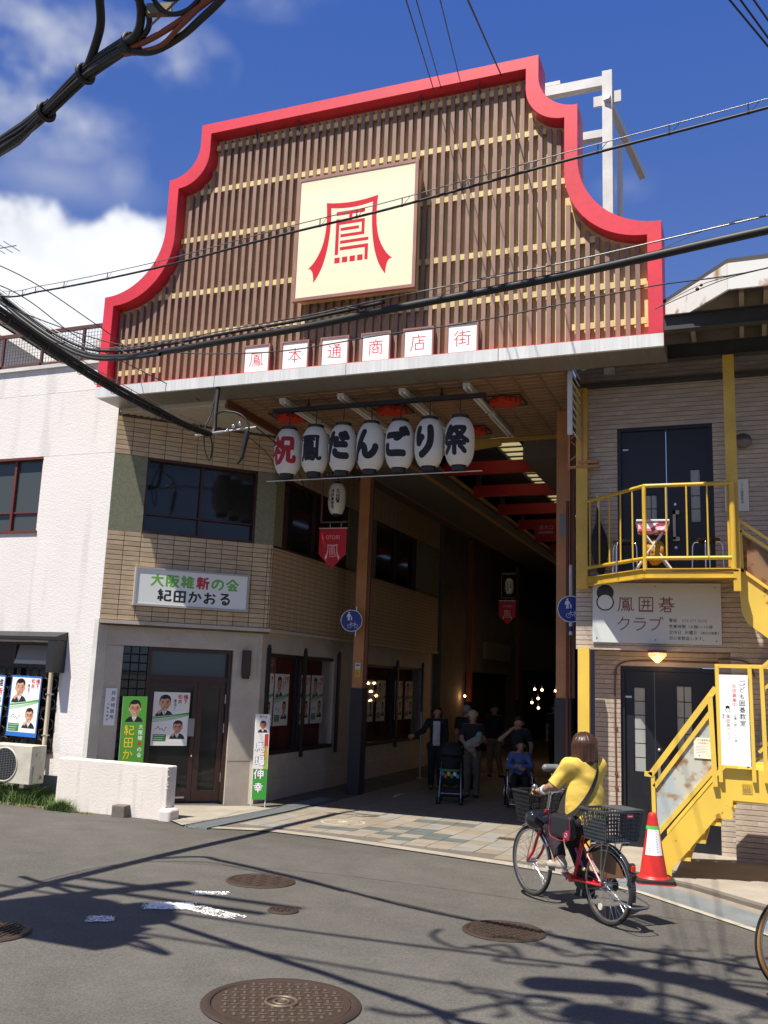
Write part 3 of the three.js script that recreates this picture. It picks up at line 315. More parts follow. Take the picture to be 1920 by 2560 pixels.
{ // gutter grating along the left edge of the pavement
  const t = thing('gutter_grating', 'long grey steel gutter grating along the left edge of the arcade paving', 'drain'), f = new MB(), b = new MB(), bed = new MB();
  const p0 = V(-6.53, 0, -10.52), p1 = V(-6.56, 0, -14.6), d = p1.clone().sub(p0).normalize(), s = V(-d.z, 0, d.x), L = p0.distanceTo(p1), at = (u, w, y) => { const p = p0.clone().addScaledVector(d, u).addScaledVector(s, w); p.y = gy(p.z) + y; return p; };
  for (const w of [-0.15, 0.15]) { f.bar(at(0, w, 0.012), at(2.5, w, 0.012), 0.02, 0.03); f.bar(at(2.5, w, 0.012), at(L, w, 0.012), 0.02, 0.03); }
  for (let u = 0.03; u < L; u += 0.035) b.bar(at(u, -0.145, 0.014), at(u, 0.145, 0.014), 0.01, 0.02);
  bed.bar(at(0, 0, 0.004), at(2.5, 0, 0.004), 0.3, 0.008); bed.bar(at(2.5, 0, 0.004), at(L, 0, 0.004), 0.3, 0.008);
  f.build('frame', M.gutter, t); tag(b.build('grate_bar', M.gutter, t), null, null, null, 'stuff'); bed.build('channel', M.concDark, t); rebase(t, -6.5, gy(-12), -12);
}
{ // right kerb side: painted gutter strip, sand line, apron in front of the stairs and the shop door
  const off = (d) => EDGE.slice(5).map(([x, z], i, a) => { const p = a[Math.max(0, i - 1)], q = a[Math.min(a.length - 1, i + 1)], tx = q[0] - p[0], tz = q[1] - p[1], l = Math.hypot(tx, tz); return [x + tz / l * d, z - tx / l * d]; });
  const strip = (a, b) => [...off(a), ...off(b).reverse()];
  tag(sheet('edge_line', strip(0, 0.08), 0.008, M.line), null, null, null, 'structure');
  tag(sheet('gutter_strip', strip(0.08, 0.52), 0.008, M.gutter), null, null, null, 'structure');
  tag(sheet('sand_strip', strip(0.52, 0.72), 0.008, M.paveA), null, null, null, 'structure');
  tag(sheet('apron', [...off(0.72), [3, -7.4], [3, -12.98], [-1.75, -12.98], [-1.75, -10.3]], 0.012, M.conc), null, null, null, 'structure');
  const k = new MB(); const o = off(0.72); for (let i = 1; i < o.length; i++) k.bar(V(o[i - 1][0], gy(o[i - 1][1]) + 0.02, o[i - 1][1]), V(o[i][0], gy(o[i][1]) + 0.02, o[i][1]), 0.1, 0.05);
  tag(k.build('kerb', M.concDark), null, null, null, 'structure');
}
tag(sheet('doorway_slab', [[-7.24, -10.95], [-6.76, -10.56], [-6.72, -12.95], [-7.1, -12.98], [-8.8, -11.6], [-9.0, -11.35]], 0.02, M.conc), null, null, null, 'structure');

// manhole covers
function manhole(x, z, r, style, label, turn = 0) {
  const t = thing('manhole_cover', label, 'manhole cover'), rim = style === 'white' ? M.line : M.iron, top = style === 'white' ? M.line : style === 'big' ? M.ironWorn : M.iron;
  put('rim', lathe([[r * 0.9, 0], [r * 0.9, 0.012], [r, 0.012], [r + 0.012, 0.002], [r + 0.012, 0]], 48), rim, t);
  put('plate', new THREE.CylinderGeometry(r * 0.885, r * 0.885, 0.008, 48), style === 'white' ? M.conc : M.iron, t).position.y = 0.004;
  const l = new MB(), R = r * 0.82, n = style === 'big' ? 0.052 : style === 'bar' ? 0.06 : 0.045;
  for (let i = -14; i <= 14; i++) for (let j = -14; j <= 14; j++) {
    const px = i * n, pz = j * n; if (Math.hypot(px, pz) > R || (style === 'big' && Math.hypot(px, pz) < r * 0.24)) continue;
    if (style === 'bar') { if ((i + 20) % 2) continue; l.box(n * 0.7, 0.006, n * 0.72, px + (j % 2 ? n * 0.5 : 0), 0.011, pz); }
    else if ((i + j) & 1) l.box(n * 0.28, 0.007, n * 0.86, px, 0.0115, pz); else l.box(n * 0.86, 0.007, n * 0.28, px, 0.0115, pz);
  }
  tag(l.build('tread', top, t), null, null, null, 'stuff');
  if (style === 'big' || style === 'white') { const q = new MB(); q.add(new THREE.TorusGeometry(r * 0.2, 0.011, 6, 32), new THREE.Matrix4().makeRotationX(Math.PI / 2).setPosition(0, 0.01, 0)).add(new THREE.TorusGeometry(r * 0.1, 0.009, 6, 28), new THREE.Matrix4().makeRotationX(Math.PI / 2).setPosition(0, 0.01, 0)).add(new THREE.CylinderGeometry(r * 0.05, r * 0.05, 0.02, 20), new THREE.Matrix4().setPosition(0, 0.006, 0)); q.build('boss', top, t); }
  t.position.set(x, gy(z) + 0.004, z); t.rotation.set(-GS, turn, 0, 'XYZ'); return t;
}
manhole(-2.48, -5.02, 0.44, 'big', 'large rusty manhole cover with a ringed centre boss, nearest in the road', 0.5);
manhole(-4.24, -8.02, 0.31, 'bar', 'rusty manhole cover with barred tread on the sunlit asphalt left of centre', 0.4);
manhole(-3.52, -7.07, 0.115, 'fine', 'smallest iron cover, little round valve lid in the road', 0.2);
manhole(-4.95, -5.36, 0.29, 'fine', 'dark manhole cover cut off by the left edge of the photo', 0.1);
manhole(-1.78, -7.38, 0.31, 'fine', 'dark manhole cover in front of the bicycle, crossed by cable shadows', 0.3);
manhole(-5.26, -12.28, 0.31, 'white', 'pale concrete manhole cover in the paving before the arcade shade', 0);
{ const t = thing('drain_grate', 'small rectangular brown drain cover in the paving beside the bicycle', 'drain'); new MB().box(0.3, 0.012, 0.2, 0, 0.012, 0).build('frame', M.concDark, t); const b = new MB(); for (let i = -4; i <= 4; i++) b.box(0.012, 0.008, 0.16, i * 0.03, 0.02, 0); b.build('grate_bar', M.iron, t); t.position.set(-2.9, gy(-12.2), -12.2); }

// ---------------------------------------------------------------- white building on the left
const WZ = -11.4;
{
  const t = thing('white_building', 'white stuccoed two-storey building with brown windows at the left', 'building'), w = new MB(), z0 = WZ - 0.3, z1 = WZ;
  const seg = (a, b, c, d, z = z1) => w.bb(a, b, c, d, z0, z);
  seg(-20, -12.3, -0.4, 5.02); seg(-12.3, -10.38, 2.07, 3.8); seg(-12.3, -9.64, -0.4, 0.45); seg(-10.38, -9.0, 2.07, 5.02); seg(-9.64, -9.07, 0.45, 2.07); seg(-9.64, -9.07, -0.4, 0.45 - 0.001);
  seg(-20, -9.0, 5.02, 6.07, z1 + 0.002); seg(-20, -9.0, 6.07, 6.5, z1 + 0.004); w.bb(-20, -19.7, -0.4, 6.5, -22, z0); w.bb(-20, -9, 6.2, 6.4, -22, z0);
  w.build('wall', M.whiteWall, t);
  new MB().bb(-20, -8.98, 6.5, 6.56, z0 - 0.05, z1 + 0.05).build('coping', M.trim, t);
  new MB().bb(-9.073, -8.996, -0.4, 2.452, z0 - 0.004, z1 + 0.012).build('corner_trim', M.trim, t);
  new MB().bb(-9.8, -9.44, -0.3, 0.12, z1, z1 + 0.012).build('base_panel', M.gutter, t);
  // upper window: two sliding leaves, rails half way
  { const f = new MB(); f.bb(-12.3, -10.38, 4.98, 5.02, z1 - 0.09, z1 + 0.015); f.bb(-12.3, -10.36, 3.78, 3.815, z1 - 0.09, z1 + 0.03); f.bb(-10.41, -10.38, 3.8, 5.0, z1 - 0.09, z1 - 0.02); f.bb(-10.97, -10.925, 3.8, 5.0, z1 - 0.09, z1 - 0.03); f.bb(-12.3, -10.4, 4.11, 4.135, z1 - 0.085, z1 - 0.05); const fr = f.build('window_frame', std(lin(0.13, 0.03, 0.022), 0.5), t);
    new MB().bb(-12.3, -10.95, 3.82, 4.98, z1 - 0.1, z1 - 0.09).build('pane', M.glassPane, fr); new MB().bb(-10.95, -10.4, 3.82, 4.98, z1 - 0.085, z1 - 0.075).build('pane', M.glassPane, fr); new MB().bb(-12.3, -10.4, 3.8, 5, z1 - 0.28, z1 - 0.24).build('blind', std(lin(0.2, 0.22, 0.21), 0.8), fr); }
  // lower window with hopper lights and wrought grille
  { const f = new MB(); f.bb(-12.3, -9.64, 2.03, 2.07, z1 - 0.12, z1 - 0.04); f.bb(-12.3, -9.66, 1.70, 1.75, z1 - 0.12, z1 - 0.02); f.bb(-12.3, -9.62, 0.43, 0.46, z1 - 0.12, z1 + 0.03); f.bb(-9.68, -9.64, 0.46, 2.05, z1 - 0.12, z1 - 0.03); f.bb(-10.62, -10.57, 0.46, 2.05, z1 - 0.12, z1 - 0.05); f.bb(-11.6, -11.55, 0.46, 2.05, z1 - 0.12, z1 - 0.05); const fr = f.build('window_frame', M.doorBrown, t);
    new MB().bb(-12.3, -9.66, 0.45, 1.7, z1 - 0.2, z1 - 0.19).build('pane', M.glassDark, fr);
    const h = new MB(); h.box(0.84, 0.3, 0.012, -10.12, 1.88, z1 - 0.06, 0, -0.28); h.build('hopper_pane', std(lin(0.28, 0.26, 0.22), 0.3), fr); new MB().box(0.84, 0.06, 0.014, -10.12, 1.765, z1 - 0.016, 0, -0.28).build('hopper_sill', std(lin(0.5, 0.48, 0.4), 0.5), fr); new MB().box(0.9, 0.3, 0.02, -11.08, 1.88, z1 - 0.09).build('hopper_pane', M.doorBrown, fr);
    const gr = new MB(), r = 0.083; for (let i = 0; i < 16; i++) for (let j = 0; j < 8; j++) { const x = -12.2 + i * 0.165 + (j % 2) * 0.0825, y = 0.55 + j * 0.15; if (x > -9.7) continue; gr.add(new THREE.TorusGeometry(r, 0.006, 5, 20), new THREE.Matrix4().setPosition(x, y, z1 + 0.03)); }
    gr.bb(-12.3, -9.64, 1.69, 1.705, z1 + 0.022, z1 + 0.037); gr.bb(-12.3, -9.64, 0.47, 0.485, z1 + 0.022, z1 + 0.037); gr.build('window_grille', std(lin(0.03, 0.022, 0.02), 0.5), t); }
  // black metal awning round the window head
  { const a = new MB(); const s = shapeOf([[0, 2.23], [0.27, 2.15], [0.27, 2.10], [0, 2.10]]); a.add(extr(s, 2.75), new THREE.Matrix4().makeRotationY(-Math.PI / 2).setPosition(-9.55, 0, z1)); const e = shapeOf([[0, 2.09], [0.27, 2.09], [0.27, 1.62], [0, 1.62]]); a.add(extr(e, 0.13), new THREE.Matrix4().makeRotationY(-Math.PI / 2).setPosition(-9.555, 0, z1));
    const g = a.geo(); const p = g.attributes.position; for (let i = 0; i < p.count; i++) p.setZ(i, z1 + Math.abs(p.getZ(i) - z1)); g.computeVertexNormals(); put('awning', g, M.black, t); }
  rebase(t, -13, -0.3, -14);
}
{ // roof railing and box
  const t = thing('roof_railing', 'rusty steel railing with wire mesh on the white building\'s roof', 'railing'), z = -11.55, a = new MB(), m = new MB();
  a.bb(-20, -8.9, 7.19, 7.25, z - 0.02, z + 0.02); a.bb(-20, -8.9, 6.64, 6.68, z - 0.02, z + 0.02); for (let x = -9.1; x > -20; x -= 0.84) a.bb(x - 0.02, x + 0.02, 6.5, 7.2, z - 0.02, z + 0.02);
  for (let x = -20; x < -8.9; x += 0.06) m.bb(x, x + 0.005, 6.68, 7.19, z - 0.003, z + 0.003); for (let y = 6.7; y < 7.19; y += 0.06) m.bb(-20, -8.9, y, y + 0.005, z - 0.006, z - 0.003);
  a.build('rail', std(lin(0.09, 0.03, 0.025), 0.7), t); tag(m.build('wire_mesh', M.darkSteel, t), null, null, null, 'stuff'); rebase(t, -13, 6.5, z);
  const b = thing('rooftop_box', 'small white box on the roof edge beside the red gate frame', 'box'); put('housing', new RoundedBoxGeometry(0.42, 0.16, 0.3, 2, 0.015), M.whitePaint, b); new MB().box(0.3, 0.3, 0.2, 0.02, -0.2, -0.02).build('stand', M.darkSteel, b); b.position.set(-9.72, 7.0, -11.9);
}
{ // gabled house far behind
  const t = thing('gabled_house', 'grey gabled house with white eaves behind the roof railing', 'house');
  put('wall', extr(shapeOf([[-25, 0], [-14.2, 0], [-14.2, 8.2], [-19.2, 11.1], [-25, 7.9]]), 5), std(lin(0.34, 0.32, 0.33), 0.9), t).position.z = -22.2;
  const r = new MB(); r.bar(V(-13.7, 8.15, -19.6), V(-19.3, 11.4, -19.6), 5.6, 0.12); r.bar(V(-19.2, 11.4, -19.6), V(-25.2, 8.1, -19.6), 5.6, 0.12); r.build('roof', M.darkRoof, t);
  const e = new MB(); e.bar(V(-13.7, 8.0, -16.85), V(-19.3, 11.24, -16.85), 0.1, 0.24); e.bar(V(-19.2, 11.24, -16.85), V(-25.2, 7.95, -16.85), 0.1, 0.24); e.build('bargeboard', M.trim, t); rebase(t, -19, 0, -19.5);
}
{ // tv antenna
  const t = thing('tv_antenna', 'thin television antenna against the clouds at the left edge', 'antenna'), a = new MB(); a.cyl(V(0, 0, 0), V(0, 5, 0), 0.025); a.cyl(V(-0.8, 4.9, 0), V(0.9, 4.9, 0), 0.015, 0.015, 6); for (let i = 0; i < 7; i++) a.cyl(V(-0.75 + i * 0.25, 4.9, -0.3), V(-0.75 + i * 0.25, 4.9, 0.3), 0.01, 0.01, 5); a.build('mast', M.steel, t); t.position.set(-18.3, 7.6, -17.3);
}
{ // air conditioner
  const t = thing('air_conditioner', 'cream outdoor air conditioner unit standing in the grass under the grille', 'air conditioner');
  put('casing', new RoundedBoxGeometry(0.82, 0.54, 0.3, 2, 0.012), M.acBody, t).position.set(0, 0.3, 0);
  const ring = new MB(); ring.add(new THREE.TorusGeometry(0.235, 0.012, 8, 40), new THREE.Matrix4().setPosition(-0.07, 0.29, 0.152)); ring.build('fan_ring', M.acBody, t);
  const fan = put('fan', new THREE.CylinderGeometry(0.225, 0.225, 0.01, 40), M.blackMatte, t); fan.rotation.x = Math.PI / 2; fan.position.set(-0.07, 0.29, 0.147);
  const gl = new MB(); for (let i = -9; i <= 9; i++) { const y = i * 0.024, w = Math.sqrt(0.225 ** 2 - y * y); gl.box(w * 2, 0.004, 0.006, -0.07, 0.29 + y, 0.156); } for (let i = -4; i <= 4; i++) { const x = i * 0.05, w = Math.sqrt(0.225 ** 2 - x * x); gl.box(0.004, w * 2, 0.006, -0.07 + x, 0.29, 0.158); } gl.build('grille', M.steel, t);
  new MB().box(0.012, 0.24, 0.07, 0.416, 0.17, 0.06).box(0.012, 0.03, 0.1, 0.416, 0.44, 0.0).build('valve_cover', M.acBody, t); const ft = new MB(); ft.box(0.08, 0.05, 0.34, -0.3, 0.01, 0).box(0.08, 0.05, 0.34, 0.3, 0.01, 0); ft.build('foot', M.concDark, t);
  t.position.set(-9.98, 0.0, -11.05);
}
{ const t = thing('drain_pipe', 'beige wrapped pipe running from the air conditioner up to the awning', 'pipe'), a = new MB(); a.tube([V(-9.73, 1.72, -11.32), V(-9.735, 1.2, -11.33), V(-9.735, 0.6, -11.33), V(-9.72, 0.22, -11.3), V(-9.66, 0.13, -11.2), V(-9.57, 0.12, -11.1)], 0.032, 10, 40); a.build('pipe', std(lin(0.6, 0.5, 0.36), 0.8), t); const b = new MB(); b.tube([V(-9.7, 0.5, -11.35), V(-9.69, 0.2, -11.33), V(-9.7, -0.05, -11.2), V(-9.8, -0.22, -11.15)], 0.01, 6); b.build('hose', M.cableGrey, t); const c = new MB(); for (const y of [1.3, 0.7]) c.box(0.09, 0.02, 0.09, -9.735, y, -11.34); c.build('clip', M.steel, t); rebase(t, -9.73, 0.1, -11.3); }
{ // low wall before the door
  const t = thing('low_wall', 'low pale rendered wall with a chipped end, in front of the brown door', 'wall'), g = new RoundedBoxGeometry(1.88, 0.76, 0.17, 3, 0.018), p = g.attributes.position;
  for (let i = 0; i < p.count; i++) if (p.getX(i) > 0.9) { const n = vn(p.getY(i) * 30 + 40, p.getZ(i) * 20 + 9, 256, 501); p.setX(i, p.getX(i) - 0.05 * n * (p.getZ(i) > 0 ? 1 : 0.2)); }
  g.computeVertexNormals(); const u = g.attributes.uv; for (let i = 0; i < u.count; i++) u.setXY(i, p.getX(i) + 1, p.getY(i) + 0.4);
  put('wall', g, M.lowWall, t).position.set(0, 0.32, 0); const ch = new MB(); for (let i = 0; i < 26; i++) { const y = rr(0.06, 0.66); ch.ball(rr(0.006, 0.018), 0.925 - rnd() * 0.02, y, 0.078 + rnd() * 0.01, 1, rr(0.8, 1.6), 0.6, 5); } ch.build('chipped_edge', M.conc, t);
  put('footing', new RoundedBoxGeometry(0.2, 0.2, 0.24, 2, 0.05), M.lowWall, t).position.set(0.93, 0.06, 0.03); t.position.set(-8.15, gy(-10.98), -10.98); t.rotation.y = -0.01;
}
{ const m = put('concrete_block', new RoundedBoxGeometry(0.2, 0.17, 0.16, 2, 0.015), M.concDark); m.position.set(-7.9, gy(-10.8) + 0.07, -10.82); m.rotation.y = 0.1; tag(m, 'small grey concrete block at the foot of the low wall', 'concrete block'); }
{ // grass along the wall foot
  const blades = (n, fx, label, name) => {
    const P = [], N = []; for (let i = 0; i < n; i++) { const [x, z, h] = fx(), a = rnd() * 6.28, w = rr(0.003, 0.007), l = rr(0.2, 0.9) * h, y0 = gy(z) - 0.01, dx = Math.cos(a), dz = Math.sin(a); let px = x, py = y0, pz = z; for (let s = 1; s <= 3; s++) { const f = s / 3, nx = x + dx * l * f * f, ny = y0 + h * (f - 0.25 * f * f), nz = z + dz * l * f * f, w0 = w * (1 - (s - 1) / 3), w1 = w * (1 - f); const A = [px - dz * w0, py, pz + dx * w0], B = [px + dz * w0, py, pz - dx * w0], C = [nx + dz * w1, ny, nz - dx * w1], D = [nx - dz * w1, ny, nz + dx * w1]; P.push(...A, ...B, ...C, ...A, ...C, ...D); px = nx; py = ny; pz = nz; } }
    const g = new THREE.BufferGeometry(); g.setAttribute('position', new THREE.Float32BufferAttribute(P, 3)); g.computeVertexNormals(); g.setAttribute('uv', new THREE.Float32BufferAttribute(P.filter((_, i) => i % 3 !== 1), 2)); return g; };
  tag(put('grass', blades(7000, () => { const x = rr(-13, -9.12), f = rnd(); return [x, -11.36 + f * (0.42 + 0.12 * Math.sin(x * 5)), 0.40 - 0.24 * f * rnd() - (x > -9.5 ? 0.14 : 0)]; }), M.grassM), 'green grass strip along the foot of the white building', 'grass', null, 'stuff');
  tag(put('weeds', blades(700, () => { const x = -8.85 + 0.3 * (rnd() + rnd() - 1), z = -10.82 + 0.12 * rnd(); return [x, z, 0.30 * (1 - Math.abs(x + 8.85) * 2.2) * rr(0.5, 1)]; }), M.grassM), 'tuft of weeds growing against the left end of the low wall', 'weeds', null, 'stuff');
  tag(put('dry_grass', blades(900, () => { const x = rr(-12, -8.3), z = -10.86 + 0.09 * rnd() + (x > -9.1 ? 0.06 : 0); return [x, z, 0.06]; }), M.grassDry), 'dry yellow grass along the edge of the asphalt', 'grass', null, 'stuff');
}
// ---------------------------------------------------------------- tiled corner building: a face cut at 45 degrees, then the long wall inside the arcade
const FC = { o: V(-9, 0, WZ), r: Math.PI / 4 }, FW = { o: V(-7.14, 0, -13.26), r: Math.PI / 2 };
const mC = frameM(FC.o, FC.r), mW = frameM(FW.o, FW.r), inF = (f, x, y, z) => V(x, y, z).applyMatrix4(frameM(f.o, f.r));
const setF = (m, f, x, y, z) => { m.position.copy(inF(f, x, y, z)); m.rotation.y = f.r; return m; };
{
  const t = thing('tiled_building', 'beige tiled corner building with green mosaic bands at the arcade mouth', 'building'), B = V(-8, -0.3, -13);
  // structure behind the tiles
  const w = new MB(mC); w.bb(0, 2.65, 2.44, 3.80, -0.2, -0.012); w.bb(0, 2.65, 5.0, 5.9, -0.2, -0.012); w.bb(0, 2.65, 2.36, 2.44, -0.3, -0.013);
  w.m = mW; w.bb(-0.02, 8.95, 2.44, 3.77, -0.2, -0.012); w.bb(-0.02, 8.95, 5.0, 6.2, -0.2, -0.012); w.build('wall', M.grout, t);
  const g = new MB(mC); for (const [a, b] of [[0, 0.51], [2.31, 2.63]]) new MB(mC).bb(a, b, 3.80, 5.0, -0.2, 0).build('mosaic_band', M.mosaic, t); for (const [a, b] of [[0, 0.3], [3.05, 4.55], [7.2, 8.95]]) new MB(mW).bb(a, b, 3.77, 5.0, -0.2, 0).build('mosaic_band', M.mosaic, t);
  const led = new MB(mC); led.bb(-0.01, 2.66, 2.385, 2.44, -0.25, 0.03); led.m = mW; led.bb(0, 8.95, 2.385, 2.44, -0.25, 0.03); led.build('ledge', M.granite, t);
  // wall tiles: every tile of the cut corner is its own piece, the long dark wall is joined
  const tw = 0.255, th = 0.0755, tb = new RoundedBoxGeometry(tw - 0.009, th - 0.009, 0.014, 1, 0.003), vars = [0, 1, 2, 3].map(() => { const q = tb.clone(), u = q.attributes.uv, a = rnd(), b = rnd(); for (let i = 0; i < u.count; i++) u.setXY(i, u.getX(i) * 0.25 + a, u.getY(i) * 0.08 + b); return q; }), tm = [M.tileA, M.tileB, M.tileC, M.tileD];
  const rows = []; for (let y = 2.445; y < 3.79; y += th) rows.push(y); for (let y = 5.004; y < 5.56; y += th) rows.push(y);
  let n = 0; const rest = new MB();
  for (const y of rows) for (let k = 0; k < 11; k++) {
    const x0 = k * tw, x1 = Math.min(2.63, x0 + tw); if (x1 - x0 < 0.05) continue;
    if (n++ < 292) { const m = setF(put('wall_tile', vars[n * 7 % 4], tm[hsh(k, rows.indexOf(y), 8) * 4 | 0], t), FC, (x0 + x1) / 2, y + th / 2, -0.007 + rr(-0.001, 0.0015)); m.scale.x = (x1 - x0 - 0.009) / (tw - 0.009); m.position.sub(B); }
    else { rest.m = mC; rest.box(x1 - x0 - 0.009, th - 0.009, 0.014, (x0 + x1) / 2, y + th / 2, -0.007); }
  }
  rest.m = mW; for (const y of [...rows, 5.61, 5.69, 5.77, 5.85]) for (let k = 0; k < 35; k++) rest.box(tw - 0.009, th - 0.009, 0.014, k * tw + tw / 2, y + th / 2, -0.007);
  tag(rest.build('wall_tile', M.tileA, t), null, null, null, 'stuff');
  // upper windows
  const wf = (f, m, a, b, y0, y1, dd, mids, tr) => { const q = new MB(m); q.bb(a, b, y1 - 0.035, y1, -dd, -0.02); q.bb(a, b, y0, y0 + 0.035, -dd, 0.015); q.bb(a, a + 0.035, y0, y1, -dd, -0.02); q.bb(b - 0.035, b, y0, y1, -dd, -0.02); for (const x of mids) q.bb(x - 0.02, x + 0.02, y0, y1, -dd, -0.05); if (tr) q.bb(a, b, tr, tr + 0.025, -dd, -0.06); const fr = q.build('window_frame', M.winFrame, t); const e = [a, ...mids, b]; for (let i = 1; i < e.length; i++) { const p = new MB(m); p.bb(e[i - 1] + 0.02, e[i] - 0.02, y0 + 0.03, y1 - 0.03, -dd + 0.01 * (i % 2), -dd + 0.008 + 0.01 * (i % 2)); p.build('pane', M.glassDark, fr); } };
  wf(FC, mC, 0.51, 2.31, 3.80, 5.0, 0.13, [1.4], 4.1); wf(FW, mW, 0.3, 3.05, 3.77, 5.0, 0.13, [1.65]); wf(FW, mW, 4.55, 7.2, 3.77, 5.0, 0.13, [5.9]);
  // ground floor, set back under the ledge
  const D = -0.15, s = new MB(mC); s.bb(-0.05, 0.41, -0.4, 2.385, D - 0.3, D); s.bb(0.41, 2.13, 2.07, 2.385, D - 0.3, D); s.bb(2.13, 2.55, -0.4, 2.385, D - 0.3, D);
  s.m = mW; const dw = -0.1; s.bb(0.02, 0.25, -0.4, 2.385, dw - 0.3, dw); s.bb(0.25, 2.9, 2.06, 2.385, dw - 0.3, dw); s.bb(0.25, 2.9, -0.4, 0.42, dw - 0.3, dw); s.bb(2.9, 4.4, -0.4, 2.385, dw - 0.3, dw); s.bb(4.4, 8.1, 2.0, 2.385, dw - 0.3, dw); s.bb(4.4, 8.1, -0.4, 0.35, dw - 0.3, dw); s.bb(8.1, 8.95, -0.4, 2.385, dw - 0.3, dw); s.bb(0.25, 8.95, -0.4, 0.04, dw, dw + 0.02);
  s.build('granite_wall', M.granite, t);
  const jn = new MB(mC); for (const y of [0.35, 1.28, 2.06]) { jn.bb(0, 0.41, y, y + 0.006, D, D + 0.0015); } for (const y of [0.35]) jn.bb(2.135, 2.55, y, y + 0.006, D, D + 0.0015); jn.build('stone_joint', M.concDark, t);
  // glass blocks beside the door
  { const back = new MB(mC); back.bb(0.41, 0.80, -0.3, 2.07, D - 0.25, D - 0.14); const bk = back.build('block_panel', M.concDark, t), gb = new RoundedBoxGeometry(0.122, 0.122, 0.08, 2, 0.012), gm = phy(lin(0.03, 0.045, 0.04), 0.15, { clearcoat: 1, bumpMap: rep(T.grain, 0.3), bumpScale: 0.01 }); for (let i = 0; i < 3; i++) for (let j = 0; j < 18; j++) setF(put('glass_block', gb, gm, bk), FC, 0.475 + i * 0.13, -0.2 + j * 0.13, D - 0.11); }
  // brown door: transom, two leaves
  const z = D - 0.12, fr = new MB(mC); fr.bb(0.80, 0.86, -0.26, 2.07, z - 0.08, z + 0.06); fr.bb(2.07, 2.13, -0.26, 2.07, z - 0.08, z + 0.06); fr.bb(0.86, 2.07, 2.01, 2.07, z - 0.08, z + 0.06); fr.bb(0.86, 2.07, 1.55, 1.64, z - 0.08, z + 0.04); const df = fr.build('door_frame', M.doorBrown, t);
  new MB(mC).bb(0.86, 2.07, 1.64, 2.01, z - 0.05, z - 0.04).build('transom_pane', M.glassPane, df);
  const leaf = (a, b, sw) => { const q = new MB(mC); q.bb(a, a + sw, -0.25, 1.55, z - 0.03, z + 0.012); q.bb(b - sw, b, -0.25, 1.55, z - 0.03, z + 0.012); q.bb(a + sw, b - sw, 1.47, 1.55, z - 0.03, z + 0.012); q.bb(a + sw, b - sw, -0.25, -0.1, z - 0.03, z + 0.012); const d = q.build('door_leaf', M.doorBrown, t); new MB(mC).bb(a + sw, b - sw, -0.1, 1.47, z - 0.02, z - 0.012).build('pane', M.glassDark, d); return d; };
  const la = leaf(0.865, 1.62, 0.07), lb = leaf(1.625, 2.065, 0.085);
  { const h = new MB(mC); h.bb(1.5, 1.6, 0.72, 0.99, z + 0.012, z + 0.03); h.build('handle_plate', std(lin(0.3, 0.29, 0.27), 0.35, { metalness: 0.6 }), la); const k = new MB(mC); k.ball(0.018, 1.585, 0.42, z + 0.03); k.build('lock', M.chrome, la); new MB(mC).bb(1.38, 1.52, -0.21, -0.185, z + 0.012, z + 0.02).build('letter_slot', M.steel, la); const hg = new MB(mC); for (const y of [0.1, 0.85, 1.3]) hg.cyl(V(2.068, y - 0.07, z + 0.03), V(2.068, y + 0.07, z + 0.03), 0.012); hg.build('hinge', M.steel, lb); }
  // shop windows in the arcade wall: dark bars, red curtains
  const sw = (a, b, y0, y1, bars) => { const q = new MB(mW); q.bb(a, b, y1 - 0.05, y1, dw - 0.15, dw - 0.02); q.bb(a, b, y0, y0 + 0.06, dw - 0.15, dw + 0.02); for (const x of bars) { q.bb(x - 0.035, x + 0.035, y0 - 0.1, y1 + 0.1, dw + 0.005, dw + 0.05); q.cyl(V(x, y1 + 0.1, dw + 0.03), V(x, y1 + 0.14, dw + 0.03), 0.025); } q.bb((a + b) / 2 - 0.05, (a + b) / 2 - 0.01, y0, y1, dw - 0.14, dw - 0.03); const f = q.build('shop_window', M.black, t); new MB(mW).bb(a, b, y0, y1, dw - 0.3, dw - 0.26).build('curtain', M.curtain, f); new MB(mW).bb(a, b, y0 + 0.05, y1 - 0.04, dw - 0.05, dw - 0.048).build('pane', phy(0xffffff, 0.03, { transmission: 1, thickness: 0, ior: 1.45 }), f); };
  sw(0.25, 2.9, 0.43, 2.05, [0.22, 1.58, 3.05]); sw(4.4, 8.1, 0.35, 2.0, [4.42, 6.3, 8.05]);
  for (const c of t.children) if (c.name !== 'wall_tile' || c.userData.kind) c.position.sub(B); t.position.copy(B);
}
// ribbed soffit between the gate and the corner
{ const t = thing('ribbed_soffit', 'white ribbed metal soffit in the corner under the gate', 'soffit'), a = new MB(); a.add(extr(shapeOf([[-8.98, 11.41], [-7.08, 11.41], [-7.08, 13.4]]), 0.16), new THREE.Matrix4().makeRotationX(-Math.PI / 2).setPosition(0, 5.66, 0)); a.build('panel', std(lin(0.5, 0.44, 0.34), 0.7), t); const b = new MB(); for (let z = 11.45; z < 13.2; z += 0.075) { const x0 = -8.98 + (z - 11.41) * 0.955; b.bb(x0, -7.08, 5.645, 5.662, -z - 0.012, -z + 0.012); } b.build('rib', std(lin(0.56, 0.5, 0.4), 0.7), t); new MB().bb(-7.1, -7.05, 5.60, 5.72, -13.4, -11.42).build('edge_trim', M.brownPaint, t); rebase(t, -8, 5.66, -12); }
